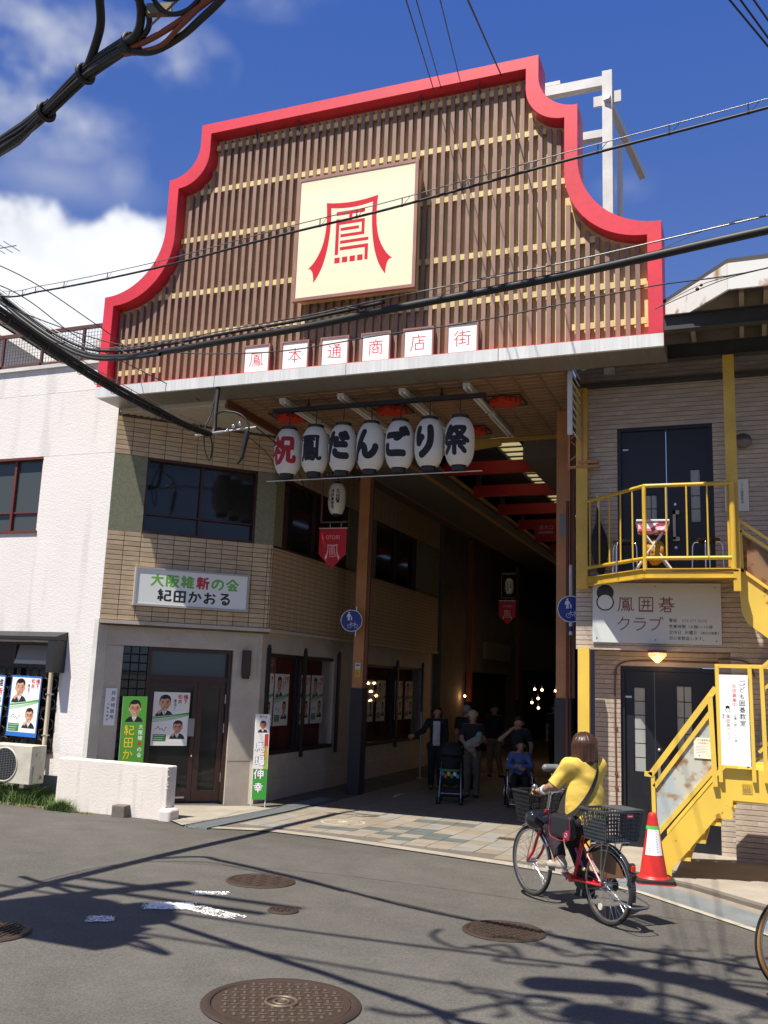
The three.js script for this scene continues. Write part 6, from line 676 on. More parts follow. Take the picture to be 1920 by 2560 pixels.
// ---------------------------------------------------------------- yellow staircase
{
  const t = thing('yellow_staircase', 'yellow steel staircase with rust-stained mesh panel and angled stringer', 'staircase'), B = V(-0.4, -0.24, -11), Z = -10.6, ZB = -11.9;
  const prof = shapeOf([[-0.91, -0.24], [-0.91, 0.07], [-0.32, 0.8], [-0.21, 0.92], [0.9, 0.92], [0.9, 0.585], [-0.15, 0.60], [-0.155, 0.405], [-0.314, 0.412], [-0.77, -0.15], [-0.77, -0.24]]);
  const sg = extr(prof, 0.012, 0.002); sg.translate(0, 0, Z - 0.006); put('stringer', sg, M.yellowOld, t); const s2 = extr(prof, 0.012); s2.translate(0, 0, ZB); put('stringer', s2, M.yellowOld, t);
  for (let i = 0; i < 5; i++) { const x = -0.78 + i * 0.155, y = -0.05 + i * 0.19; new MB().bb(x, x + 0.2, y, y + 0.035, ZB + 0.015, Z - 0.01).bb(x, x + 0.01, y - 0.1, y, ZB + 0.015, Z - 0.01).build('tread', M.yellowOld, t); }
  new MB().bb(-0.1, 0.9, 0.86, 0.88, ZB, Z - 0.01).build('landing', M.yellowOld, t); new MB().bb(-0.15, 0.9, 0.58, 0.60, ZB, Z - 0.01).build('landing_beam', M.yellowOld, t);
  // inclined rail with perforated panel
  const rl = (a, b, w = 0.05, h = 0.05, z = Z + 0.02, nm = 'rail_bar') => new MB().bar(V(a[0], a[1], z), V(b[0], b[1], z), w, h, V(0, 0, 1)).build(nm, M.yellowOld, t);
  rl([-1.03, 0.81], [-0.95, 0.805]); rl([-0.97, 0.8], [-0.285, 1.745], 0.06, 0.05); rl([-0.93, 0.68], [-0.33, 1.51], 0.045, 0.04); rl([-0.93, 0.17], [-0.3, 0.93], 0.045, 0.04); rl([-0.945, 0.8], [-0.93, 0.08], 0.04, 0.04); rl([-0.345, 1.66], [-0.315, 0.73], 0.05, 0.05, Z + 0.04, 'rail_post');
  const pp = extr(shapeOf([[-0.925, 0.2], [-0.925, 0.66], [-0.345, 1.47], [-0.335, 0.915]]), 0.006); pp.translate(0, 0, Z + 0.012); put('mesh_panel', pp, M.rustPanel, t); new MB().bar(V(-0.925, 0.665, Z + 0.024), V(-0.345, 1.475, Z + 0.024), 0.012, 0.02, V(0, 0, 1)).build('panel_edge', M.darkSteel, t);
  // landing rails
  rl([-0.29, 1.975], [0.9, 1.985], 0.04, 0.045); for (const [x, y] of [[-0.27, 0.78], [0.055, 0.8], [0.17, 0.8]]) rl([x, 1.98], [x + 0.012, y], 0.04, 0.055, Z + 0.03, 'rail_post'); rl([0.19, 1.98], [0.9, 2.65], 0.04, 0.05); rl([0.19, 1.75], [0.9, 2.4], 0.03, 0.04); rl([0.12, 1.1], [0.9, 1.9], 0.03, 0.04); rl([0.0, 0.92], [0.2, 1.08], 0.03, 0.03, Z - 0.3);
  // upper flight down from the balcony end, against the wall
  const UZ = -11.62; const ug = extr(shapeOf([[-0.04, 3.13], [0.0, 2.62], [0.06, 2.5], [3, 0.2], [3, 0.9], [0.1, 3.13]]), 0.012); ug.translate(0, 0, UZ); put('upper_stringer', ug, M.yellowOld, t);
  const u = (a, b, z = UZ + 0.03) => new MB().bar(V(a[0], a[1], z), V(b[0], b[1], z), 0.035, 0.035, V(0, 0, 1)).build('upper_rail', M.yellowOld, t); u([-0.05, 3.76], [1.6, 2.52]); u([-0.05, 3.65], [1.6, 2.42]); u([0.012, 3.6], [0.02, 3.1]); u([0.0, 3.14], [1.6, 1.9]); const um = extr(shapeOf([[0.02, 3.56], [0.02, 3.13], [1.5, 2.02], [1.5, 2.45]]), 0.005); um.translate(0, 0, UZ + 0.01); put('upper_mesh', um, std(lin(0.4, 0.22, 0.13), 0.8, { map: rep(T.rust, 1) }), t); const ub = new MB(); for (let i = 0; i < 9; i++) ub.bb(0.1 + i * 0.25, 0.36 + i * 0.25, 2.95 - i * 0.2, 2.98 - i * 0.2, -12.25, UZ); ub.build('upper_tread', M.yellowOld, t);
  // drawn tag of four strokes on the stringer
  { const [c, g] = canvas(128, 128, '#c3a22c'); g.strokeStyle = '#3a2013'; g.lineWidth = 5; g.fillStyle = '#caa08c'; for (let i = 0; i < 4; i++) { const x = 22 + i * 24; g.beginPath(); g.moveTo(x - 10, 12); g.quadraticCurveTo(x + 2, 50, x, 62); g.quadraticCurveTo(x - 18, 100, x + 4, 112); g.quadraticCurveTo(x + 22, 100, x, 62); g.fill(); g.stroke(); } const m = put('graffiti', new THREE.PlaneGeometry(0.1, 0.1), printM(c), t); m.position.set(-0.005, 0.725, Z + 0.0125); }
  for (const c of t.children) c.position.sub(B); t.position.copy(B);
}
{ // white vertical banner on the landing rail
  const [c, g] = canvas(300, 1020, '#f8f8f6'); colText(g, 'こども囲碁教室', 200, 60, 66, 9, '#2b2b2d', 0.14); colText(g, '大阪', 252, 58, 22, 11, '#2b2b2d', 0.5); colText(g, '生徒募集中！', 132, 105, 46, 9, '#c8434e', 0.14); g.fillStyle = '#222'; g.beginPath(); g.arc(80, 372, 22, 0, 7); g.fill(); g.fillStyle = '#f8f8f6'; g.lineWidth = 4; g.strokeStyle = '#222'; g.beginPath(); g.arc(80, 402, 22, 0, 7); g.fill(); g.stroke(); colText(g, '鳳囲碁クラブ', 60, 450, 44, 7, '#8b5a50', 0.12); colText(g, '電話 072-271-5576', 22, 450, 24, 8, '#3a3a3a', 0.1); colText(g, '日曜 9時30〜12時', 142, 450, 27, 9, '#333', 0.1);
  const m = board('class_banner', 0.285, 0.93, 0.008, printM(c, 0.5), M.paper); m.position.set(-0.105, 1.42, -10.53); m.rotation.z = 0.004; tag(m, 'tall white banner with vertical black and red lettering on the yellow stairs', 'banner');
  const [c2, g2] = canvas(256, 300, '#f1ead2'); rowText(g2, 'こども囲碁教室', 12, 20, 32, 9, '#8a7a3a', 0.02); rowText(g2, '生徒募集中！', 60, 66, 28, 9, '#c0704a', 0.02); g2.fillStyle = '#888'; for (let i = 0; i < 5; i++) g2.fillRect(30, 126 + i * 22, 190 - (i % 2) * 50, 5); g2.fillStyle = '#222'; g2.beginPath(); g2.arc(80, 258, 8, 0, 7); g2.fill(); const n = board('small_notice', 0.178, 0.215, 0.004, printM(c2, 0.6), M.paper); n.position.set(-0.432, 1.112, -10.575); n.rotation.z = -0.01; tag(n, 'small cream notice stuck on the rusty mesh panel of the stairs', 'notice');
}
// ---------------------------------------------------------------- traffic cone
{
  const t = thing('traffic_cone', 'red traffic cone with white paper and green band, by the yellow stairs', 'traffic cone'); put('cone', lathe([[0.0, 0.68], [0.03, 0.677], [0.042, 0.665], [0.046, 0.64], [0.062, 0.54], [0.135, 0.075], [0.15, 0.06], [0.165, 0.05], [0.165, 0.04]], 36), phy(lin(0.8, 0.035, 0.025), 0.42, { map: rep(T.mottle, 1) }), t);
  const bs = new THREE.Shape(); for (let i = 0; i <= 48; i++) { const a = i / 48 * 6.2832, k = 0.19 / Math.pow(Math.pow(Math.abs(Math.cos(a)), 8) + Math.pow(Math.abs(Math.sin(a)), 8), 0.125); bs.lineTo(k * Math.cos(a), k * Math.sin(a)); } const bg = extr(bs, 0.028, 0.006); bg.rotateX(-Math.PI / 2); const tb = put('base', bg, M.rubber, t); tb.position.y = 0.012; const rb = extr(bs, 0.012); rb.rotateX(-Math.PI / 2); const rm = put('base_edge', rb, phy(lin(0.6, 0.03, 0.025), 0.5), t); rm.scale.set(1.03, 1, 1.03);
  const wrap = (y0, y1, r0, r1, a0, a1, m, nm) => { const g = new THREE.CylinderGeometry(r1 + 0.003, r0 + 0.003, y1 - y0, 24, 1, true, a0, a1 - a0); const q = put(nm, g, m, t); q.position.y = (y0 + y1) / 2; m.side = THREE.DoubleSide; return q; };
  wrap(0.515, 0.55, 0.0665, 0.0605, 0, 6.2832, std(lin(0.1, 0.5, 0.09), 0.5), 'green_band'); const [c, g] = canvas(160, 320, '#f0efec'); g.fillStyle = '#555'; for (const [x, y0, n] of [[104, 16, 9], [32, 40, 8]]) for (let i = 0; i < n; i++) { g.fillRect(x + rr(-2, 2), y0 + i * 32, rr(6, 17), 3); g.fillRect(x + 6, y0 + i * 32 - 5, 3, rr(10, 18)); g.fillRect(x + rr(0, 6), y0 + i * 32 + 7, rr(6, 14), 3); } wrap(0.27, 0.516, 0.1045, 0.0665, -0.95, 0.85, printM(c, 0.7), 'paper'); t.position.set(-0.925, gy(-10.25) + 0.012, -10.25); t.rotation.y = 0.25;
}
// ---------------------------------------------------------------- people: smooth bodies from joints
const segD = (px, py, pz, b) => { const dx = px - b.a.x, dy = py - b.a.y, dz = pz - b.a.z, t = cl((dx * b.dx + dy * b.dy + dz * b.dz) * b.il), x = dx - b.dx * t, y = dy - b.dy * t, z = dz - b.dz * t; let d = Math.sqrt(x * x + y * y + z * z * (b.fz ?? 1)) - (b.ra + (b.rb - b.ra) * t); if (b.cut) d = Math.max(d, (dx * b.dx + dy * b.dy + dz * b.dz) * b.isl - b.len); return d; };
function bone(a, b, ra, rb = ra, o = {}) { const d = b.clone().sub(a), l2 = Math.max(1e-9, d.lengthSq()); return { a, ra, rb, dx: d.x, dy: d.y, dz: d.z, il: 1 / l2, isl: 1 / Math.sqrt(l2), len: Math.sqrt(l2), b, ...o }; }
const ell = (c, rx, ry, rz, o = {}) => ({ c, rx, ry, rz, e: 1, ...o });
const primD = (x, y, z, q) => { if (!q.e) return segD(x, y, z, q); const X = (x - q.c.x) / q.rx, Y = (y - q.c.y) / q.ry, Z = (z - q.c.z) / q.rz, k0 = Math.sqrt(X * X + Y * Y + Z * Z), X2 = X / q.rx, Y2 = Y / q.ry, Z2 = Z / q.rz, k1 = Math.sqrt(X2 * X2 + Y2 * Y2 + Z2 * Z2); return k1 < 1e-6 ? -Math.min(q.rx, q.ry, q.rz) : k0 * (k0 - 1) / k1; };
function netOf(prims, cell, k = 0.025, clip) {               // surface nets of a smooth union
  const mn = V(1e9, 1e9, 1e9), mx = V(-1e9, -1e9, -1e9), ext = (p, r) => { mn.min(V(p.x - r, p.y - r, p.z - r)); mx.max(V(p.x + r, p.y + r, p.z + r)); };
  for (const q of prims) { if (q.e) { mn.min(V(q.c.x - q.rx, q.c.y - q.ry, q.c.z - q.rz)); mx.max(V(q.c.x + q.rx, q.c.y + q.ry, q.c.z + q.rz)); } else { const w = q.fz && q.fz < 1 ? 1 / Math.sqrt(q.fz) : 1; ext(q.a, q.ra * w); ext(q.b, q.rb * w); } }
  mn.addScalar(-cell * 2.5); mx.addScalar(cell * 2.5); const nx = Math.ceil((mx.x - mn.x) / cell) + 1, ny = Math.ceil((mx.y - mn.y) / cell) + 1, nz = Math.ceil((mx.z - mn.z) / cell) + 1, F = new Float32Array(nx * ny * nz);
  const fn = (x, y, z) => { let d = 1e3; for (const q of prims) { const e = primD(x, y, z, q); if (e > d + k) continue; const h = Math.max(k - Math.abs(d - e), 0) / k; d = Math.min(d, e) - h * h * k * 0.25; } return clip ? clip(d, x, y, z) : d; };
  for (let l = 0, i = 0; l < nz; l++) for (let m = 0; m < ny; m++) for (let n = 0; n < nx; n++, i++) F[i] = fn(mn.x + n * cell, mn.y + m * cell, mn.z + l * cell);
  const id = new Int32Array(nx * ny * nz).fill(-1), P = [], I = [], sx = 1, sy = nx, sz = nx * ny, co = [0, sx, sy, sx + sy, sz, sx + sz, sy + sz, sx + sy + sz], ed = [[0, 1], [2, 3], [4, 5], [6, 7], [0, 2], [1, 3], [4, 6], [5, 7], [0, 4], [1, 5], [2, 6], [3, 7]];
  for (let l = 0; l < nz - 1; l++) for (let m = 0; m < ny - 1; m++) for (let n = 0; n < nx - 1; n++) {
    const o = n + m * sy + l * sz; let neg = 0; for (const c of co) if (F[o + c] < 0) neg++; if (!neg || neg === 8) continue;
    let X = 0, Y = 0, Z = 0, ct = 0; for (const [a, b] of ed) { const fa = F[o + co[a]], fb = F[o + co[b]]; if ((fa < 0) === (fb < 0)) continue; const t = fa / (fa - fb); X += lerp(a & 1, b & 1, t); Y += lerp((a >> 1) & 1, (b >> 1) & 1, t); Z += lerp(a >> 2, b >> 2, t); ct++; }
    id[o] = P.length / 3; P.push(mn.x + (n + X / ct) * cell, mn.y + (m + Y / ct) * cell, mn.z + (l + Z / ct) * cell);
  }
  const quad = (a, b, c, d, f) => { if (a < 0 || b < 0 || c < 0 || d < 0) return; f ? I.push(a, b, c, a, c, d) : I.push(a, c, b, a, d, c); };
  for (let l = 1; l < nz - 1; l++) for (let m = 1; m < ny - 1; m++) for (let n = 1; n < nx - 1; n++) { const o = n + m * sy + l * sz, f = F[o] < 0; if (f !== F[o + sx] < 0) quad(id[o], id[o - sy], id[o - sy - sz], id[o - sz], !f); if (f !== F[o + sy] < 0) quad(id[o], id[o - sz], id[o - sx - sz], id[o - sx], !f); if (f !== F[o + sz] < 0) quad(id[o], id[o - sx], id[o - sx - sy], id[o - sy], !f); }
  const N = new Float32Array(P.length), e = cell * 0.4; for (let i = 0; i < P.length; i += 3) { const x = P[i], y = P[i + 1], z = P[i + 2], a = fn(x + e, y, z) - fn(x - e, y, z), b = fn(x, y + e, z) - fn(x, y - e, z), c = fn(x, y, z + e) - fn(x, y, z - e), r = 1 / (Math.hypot(a, b, c) || 1); N[i] = a * r; N[i + 1] = b * r; N[i + 2] = c * r; }
  // turn the faces to the normals
  if (I.length) { let s = 0; for (let i = 0; i < I.length; i += 30) { const [a, b, c] = [I[i], I[i + 1], I[i + 2]].map((j) => V(P[j * 3], P[j * 3 + 1], P[j * 3 + 2])); s += Math.sign(b.sub(a).cross(c.sub(a)).dot(V(N[I[i] * 3], N[I[i] * 3 + 1], N[I[i] * 3 + 2]))); } if (s < 0) for (let i = 0; i < I.length; i += 3) { const q = I[i + 1]; I[i + 1] = I[i + 2]; I[i + 2] = q; } }
  const g = new THREE.BufferGeometry(); g.setAttribute('position', new THREE.Float32BufferAttribute(P, 3)); g.setAttribute('normal', new THREE.BufferAttribute(N, 3)); const U = new Float32Array(P.length / 3 * 2); for (let i = 0; i < P.length / 3; i++) { U[i * 2] = P[i * 3] + P[i * 3 + 2] * 0.5; U[i * 2 + 1] = P[i * 3 + 1]; } g.setAttribute('uv', new THREE.BufferAttribute(U, 2)); g.setIndex(I); return g;
}
function handPrims(w, dir, pn, thumbSide, curl, s = 1) {     // palm, four fingers of unequal length, thumb from the palm's side
  const f = dir.clone().normalize(), n = pn.clone().addScaledVector(f, -pn.dot(f)).normalize(), sd = f.clone().cross(n).normalize().multiplyScalar(thumbSide), P = [], at = (u, v, q) => w.clone().addScaledVector(f, u * s).addScaledVector(sd, v * s).addScaledVector(n, q * s);
  for (const v of [-0.028, -0.009, 0.01, 0.027]) P.push(bone(at(0.005, v * 0.6, 0), at(0.08, v, 0), 0.014 * s, 0.012 * s));
  P.push(bone(at(-0.03, 0, 0), at(0.02, 0, 0), 0.024 * s, 0.022 * s));
  for (const [v, L] of [[0.029, 0.068], [0.01, 0.076], [-0.009, 0.071], [-0.028, 0.056]]) { let p = at(0.082, v, 0), a = curl * 0.75, d; for (let i = 0; i < 3; i++) { d = f.clone().multiplyScalar(Math.cos(a)).addScaledVector(n, Math.sin(a)); const q = p.clone().addScaledVector(d, L * s * [0.45, 0.31, 0.24][i]); P.push(bone(p, q, 0.0092 * s - i * 0.0007, 0.0085 * s - i * 0.0007)); p = q; a += curl; } }
  const t0 = at(0.022, 0.026, 0.006), t1 = at(0.052, 0.05, 0.02), t2 = at(0.078, 0.052, 0.034 + curl * 0.008), t3 = at(0.095, 0.044, 0.045 + curl * 0.012); P.push(bone(t0, t1, 0.0135 * s, 0.011 * s), bone(t1, t2, 0.0108 * s, 0.0098 * s), bone(t2, t3, 0.0098 * s, 0.008 * s)); return P;
}
function headPrims(h, fwd, s = 1) {                          // skull, face, nose, chin, ears around the head centre h; eyes at half height
  const f = fwd.clone().normalize(), r = V(0, 1, 0).cross(f).normalize(), at = (x, y, z) => h.clone().addScaledVector(r, x * s).add(V(0, y * s, 0)).addScaledVector(f, z * s);
  return [bone(at(0, 0.03, -0.02), at(0, 0.02, 0.015), 0.082 * s, 0.078 * s), bone(at(0, 0.0, 0.03), at(0, -0.075, 0.045), 0.062 * s, 0.042 * s), bone(at(0, 0.005, 0.09), at(0, -0.03, 0.108), 0.009 * s, 0.015 * s), bone(at(-0.02, -0.062, 0.085), at(0.02, -0.062, 0.085), 0.012 * s), bone(at(-0.03, 0.022, 0.083), at(0.03, 0.022, 0.083), 0.012 * s), bone(at(-0.079, -0.02, 0.0), at(-0.082, 0.012, -0.006), 0.013 * s, 0.016 * s), bone(at(0.079, -0.02, 0), at(0.082, 0.012, -0.006), 0.013 * s, 0.016 * s)];
}
const SKIN = phy(lin(0.52, 0.29, 0.19), 0.55, { map: rep(T.mottle, 0.4), sheen: 0.1 }), EYE = std(lin(0.02, 0.015, 0.012), 0.3);
const cloth = (r, g, b, o = {}) => std(lin(r, g, b), 0.88, { map: rep(T.mottle, 0.5), bumpMap: rep(T.grain, 0.12), bumpScale: 0.0008, ...o });
// o: joints in metres, feet on y = 0, facing +z, scaled by s
function person(label, x, z, turn, s, J, W) {
  const t = thing('person', label, 'person'), j = {}, D = { hip: [0, 0.9, 0], waist: [0, 1.05, 0], chest: [0, 1.26, 0], neck: [0, 1.42, -0.01], head: [0, 1.53, 0.01], sL: [0.165, 1.37, 0], sR: [-0.165, 1.37, 0], eL: [0.2, 1.1, -0.02], eR: [-0.2, 1.1, -0.02], wL: [0.2, 0.86, 0.05], wR: [-0.2, 0.86, 0.05], hL: [0.085, 0.86, 0], hR: [-0.085, 0.86, 0], kL: [0.09, 0.47, 0.015], kR: [-0.09, 0.47, 0.015], aL: [0.09, 0.085, -0.01], aR: [-0.09, 0.085, -0.01], tL: [0.1, 0.03, 0.13], tR: [-0.1, 0.03, 0.13], look: [0, 0, 1], hdL: [0.02, -1, 0.15], hdR: [-0.02, -1, 0.15], pnL: [-0.3, 0, 1], pnR: [0.3, 0, 1], cL: 0.35, cR: 0.35, ...J };
  for (const k in D) j[k] = Array.isArray(D[k]) ? V(...D[k]).multiplyScalar(/^(look|hd|pn)/.test(k) ? 1 : s) : D[k]; const r = (v) => v * s, fw = J?.face ?? 0.5;
  const torso = (g = 0) => [bone(j.hip, j.waist, r(0.115) + g, r(0.105) + g, { fz: 1.35 }), bone(j.waist, j.chest, r(0.105) + g, r(0.125) + g, { fz: 1.3 }), bone(j.hL, j.hR, r(0.1) + g, r(0.1) + g), bone(j.sL.clone().lerp(j.chest, 0.3), j.sR.clone().lerp(j.chest, 0.3), r(0.085) + g), bone(j.chest, j.neck, r(0.1) + g, r(0.05) + g)];
  const arm = (S, E, Wr, g = 0, to = 2) => { const o = [bone(j[S], to === 0.5 ? j[S].clone().lerp(j[E], 0.7) : j[E], r(0.052) + g, (to === 0.5 ? r(0.05) : r(0.04)) + g * (to === 0.5 ? 1.6 : 1), to === 0.5 ? { cut: 1 } : {})]; if (to > 1) o.push(bone(j[E], j[Wr], r(0.041) + g, r(0.027) + g, g ? { cut: 1 } : {})); return o; };
  const leg = (h, k, a, g = 0) => [bone(j[h], j[k], r(0.082) + g, r(0.056) + g), bone(j[k], j[a], r(0.056) + g, r(0.038) + g * 1.4, g ? { cut: 1 } : {})];
  const up = j.look, body = [...torso(), bone(j.neck.clone().add(V(0, -r(0.04), 0)), j.head, r(0.052), r(0.048)), ...arm('sL', 'eL', 'wL'), ...arm('sR', 'eR', 'wR'), ...leg('hL', 'kL', 'aL'), ...leg('hR', 'kR', 'aR'), bone(j.aL, j.tL, r(0.04), r(0.028)), bone(j.aR, j.tR, r(0.04), r(0.028))];
  const cell = W.cell ?? 0.014, parts = [netOf(body, cell, 0.03), netOf(headPrims(j.head, up, s * 1.02), 0.006, 0.02)]; for (const q of ['L', 'R']) parts.push(netOf(handPrims(j['w' + q], j['hd' + q], j['pn' + q], q === 'L' ? 1 : -1, j['c' + q], s * 0.98), W.hc ?? 0.0045, 0.006));
  put('body', mergeGeometries(parts.map(flat)), SKIN, t);
  if (W.top) put('top', netOf([...torso(r(0.014)), ...arm('sL', 'eL', 'wL', r(0.013), W.sleeve), ...arm('sR', 'eR', 'wR', r(0.013), W.sleeve)], cell, 0.035, (d, X, Y) => Math.max(d, j.hip.y - r(W.hem ?? 0.02) - Y, Y - j.neck.y - r(W.collar ?? -0.005))), W.top, t);
  if (W.under) put('blouse', netOf(torso(r(0.02)), cell, 0.03, (d, X, Y, Z) => Math.max(d, Math.abs(X - j.chest.x) - r(0.075), -Z + j.chest.z, j.hip.y - r(0.02) - Y, Y - j.neck.y + r(0.05))), W.under, t);
  if (W.legs) put('trousers', netOf([bone(j.hip, j.waist, r(0.122), r(0.112), { fz: 1.3 }), bone(j.hL, j.hR, r(0.108), r(0.108)), ...leg('hL', 'kL', 'aL', r(0.016)), ...leg('hR', 'kR', 'aR', r(0.016))], cell, 0.03, (d, X, Y) => Math.max(d, Y - j.waist.y)), W.legs, t);
  for (const q of ['L', 'R']) put('shoe', netOf([bone(j['a' + q].clone().add(V(0, -r(0.04), -r(0.02))), j['t' + q], r(0.045), r(0.036)), bone(j['a' + q].clone().add(V(0, -r(0.01), 0)), j['a' + q].clone().add(V(0, -r(0.05), 0)), r(0.046))], 0.009, 0.02, (d, X, Y) => Math.max(d, Math.min(j['a' + q].y, j['t' + q].y) - r(0.035) - Y)), W.shoe ?? M.blackMatte, t);
  const f = up.clone().normalize(), rt = V(0, 1, 0).cross(f).normalize(), hp = (a, b, c) => j.head.clone().addScaledVector(rt, a * s).add(V(0, b * s, 0)).addScaledVector(f, c * s);
  if (W.hair) { const L = W.hairLen ?? 0.02; put('hair', netOf([bone(hp(0, 0.045, -0.03), hp(0, 0.045, 0.0), r(0.088), r(0.086)), ...(L > 0.03 ? [bone(hp(0.065, 0.03, -0.02), hp(0.075, -L, -0.005), r(0.045), r(0.032)), bone(hp(-0.065, 0.03, -0.02), hp(-0.075, -L, -0.005), r(0.045), r(0.032)), bone(hp(0, 0, -0.06), hp(0, -L, -0.05), r(0.065), r(0.05))] : [])], 0.007, 0.02, (d, X, Y, Z) => { const q = V(X, Y, Z).sub(j.head), fz = q.dot(f), fx = Math.abs(q.dot(rt)); return Math.max(d, Math.min(fz - r(0.045) - q.y * 0.3, -(q.y - r(0.055)) + 0) * (fx < r(0.062) ? 1 : 0.4)); }), W.hair, t); }
  const ey = new MB(); for (const a of [-0.03, 0.03]) { const p = hp(a, 0.004, 0.088); ey.ball(r(0.0085), p.x, p.y, p.z, 1, 0.6, 0.6, 8); } ey.build('eyes', EYE, t); const ms = hp(0, -0.064, 0.094); new MB().ball(r(0.016), ms.x, ms.y, ms.z, 1, 0.25, 0.35, 8).build('mouth', std(lin(0.35, 0.1, 0.08), 0.5), t);
  W.extra?.(t, j, hp, r); t.position.set(x, z > ZF ? gy(z) : -0.295, z); t.rotation.y = turn; return t;
}
const DK = cloth(0.02, 0.02, 0.023), DN = cloth(0.02, 0.025, 0.05), WHITEC = cloth(0.72, 0.72, 0.72), HB = std(lin(0.02, 0.012, 0.009), 0.5);
person('standing woman with long dark hair, white blouse under a dark cardigan, in the arcade shade', -5.46, -17.05, 0.31, 0.925, { sR: [-0.16, 1.37, 0], eR: [-0.27, 1.16, 0.04], wR: [-0.46, 1.06, 0.1], hdR: [-1, -0.15, 0.1], pnR: [0, -0.3, 1], cR: 0.8, look: [0.15, -0.05, 1] }, { top: DK, under: WHITEC, legs: DK, sleeve: 2, hem: 0.06, hair: HB, hairLen: 0.2, shoe: cloth(0.25, 0.03, 0.03) });
person('grey-haired person in black seen from behind, standing behind the woman with the hat', -5.0, -17.5, 3.3, 0.95, {}, { top: DK, legs: DK, sleeve: 0.5, hair: cloth(0.35, 0.34, 0.32), hairLen: 0.01 });
person('woman in a cream knitted hat carrying a wrapped baby against her chest', -4.56, -16.35, 0.3, 0.9, { eL: [0.22, 1.12, 0.02], wL: [0.08, 1.02, 0.2], eR: [-0.22, 1.12, 0.02], wR: [-0.06, 0.92, 0.2], hdL: [-1, 0.05, 0.25], hdR: [1, -0.1, 0.25], pnL: [0, 0, -1], pnR: [0, 0, -1], cL: 0.5, cR: 0.5 }, { top: DK, legs: cloth(0.16, 0.14, 0.12), sleeve: 0.5, hair: HB, hairLen: 0.06, extra: (t, j, hp, r) => { put('knitted_hat', netOf([bone(hp(0, 0.06, -0.025), hp(0, 0.06, -0.005), r(0.1), r(0.098)), bone(hp(0, 0.045, -0.01), hp(0, 0.05, -0.01), r(0.108))], 0.008, 0.02, (d, X, Y) => Math.max(d, j.head.y + r(0.035) - Y)), cloth(0.5, 0.44, 0.27), t); put('baby_sling', netOf([bone(V(r(0.1), r(1.12), r(0.14)), V(r(-0.08), r(1.0), r(0.15)), r(0.085), r(0.095)), bone(V(r(-0.02), r(0.98), r(0.15)), V(r(0.05), r(0.82), r(0.14)), r(0.06), r(0.035))], 0.01, 0.04), cloth(0.4, 0.42, 0.33), t); put('baby_head', netOf([bone(V(r(0.12), r(1.2), r(0.15)), V(r(0.13), r(1.22), r(0.15)), r(0.062))], 0.008), cloth(0.25, 0.42, 0.42), t); } });
person('man in black raising a hand to his mouth, standing behind the wheelchair', -3.66, -16.1, 0.2, 0.88, { sR: [-0.18, 1.37, 0], eR: [-0.36, 1.2, 0.1], wR: [-0.12, 1.42, 0.16], hdR: [0.85, 0.35, -0.2], pnR: [0, 0, -1], cR: 0.7, head: [0, 1.52, 0.03], look: [-0.1, -0.15, 1], eL: [0.24, 1.1, 0], wL: [0.22, 0.84, 0.06] }, { top: DK, legs: DK, sleeve: 0.5, hair: HB, hairLen: 0.015 });
person('person in beige trousers standing far back in the arcade', -5.15, -20.2, 0.4, 0.93, { kL: [0.1, 0.47, 0.05], aL: [0.16, 0.085, 0.1], tL: [0.2, 0.03, 0.22] }, { top: DK, legs: cloth(0.32, 0.22, 0.12), sleeve: 2, hair: HB, hairLen: 0.01 });
person('person in a navy shirt half hidden behind the right orange pillar', -4.22, -22.4, 0.1, 0.95, {}, { top: DN, legs: DK, sleeve: 0.5, hair: HB, hairLen: 0.01 });
person('seated woman in a blue shirt with folded arms, in the wheelchair', -3.56, -15.75, 0.26, 0.82, { hip: [0, 0.56, -0.1], hL: [0.08, 0.54, -0.08], hR: [-0.08, 0.54, -0.08], waist: [0, 0.7, -0.12], chest: [0, 0.92, -0.13], neck: [0, 1.07, -0.12], head: [0.02, 1.185, -0.08], sL: [0.165, 1.02, -0.12], sR: [-0.165, 1.02, -0.12], eL: [0.23, 0.8, 0.0], eR: [-0.23, 0.8, 0.0], wL: [0.02, 0.8, 0.12], wR: [-0.02, 0.76, 0.12], hdL: [-1, 0.02, 0.02], hdR: [1, -0.05, 0.02], pnL: [0, 0, -1], pnR: [0, 0, -1], kL: [0.11, 0.56, 0.34], kR: [-0.13, 0.56, 0.32], aL: [0.1, 0.16, 0.42], aR: [-0.15, 0.18, 0.4], tL: [0.11, 0.1, 0.55], tR: [-0.17, 0.12, 0.53], look: [0.1, 0.02, 1] }, { top: cloth(0.11, 0.17, 0.42), legs: DK, sleeve: 2, hem: 0.0, collar: -0.02, hair: HB, hairLen: 0.03, shoe: cloth(0.4, 0.32, 0.24) });
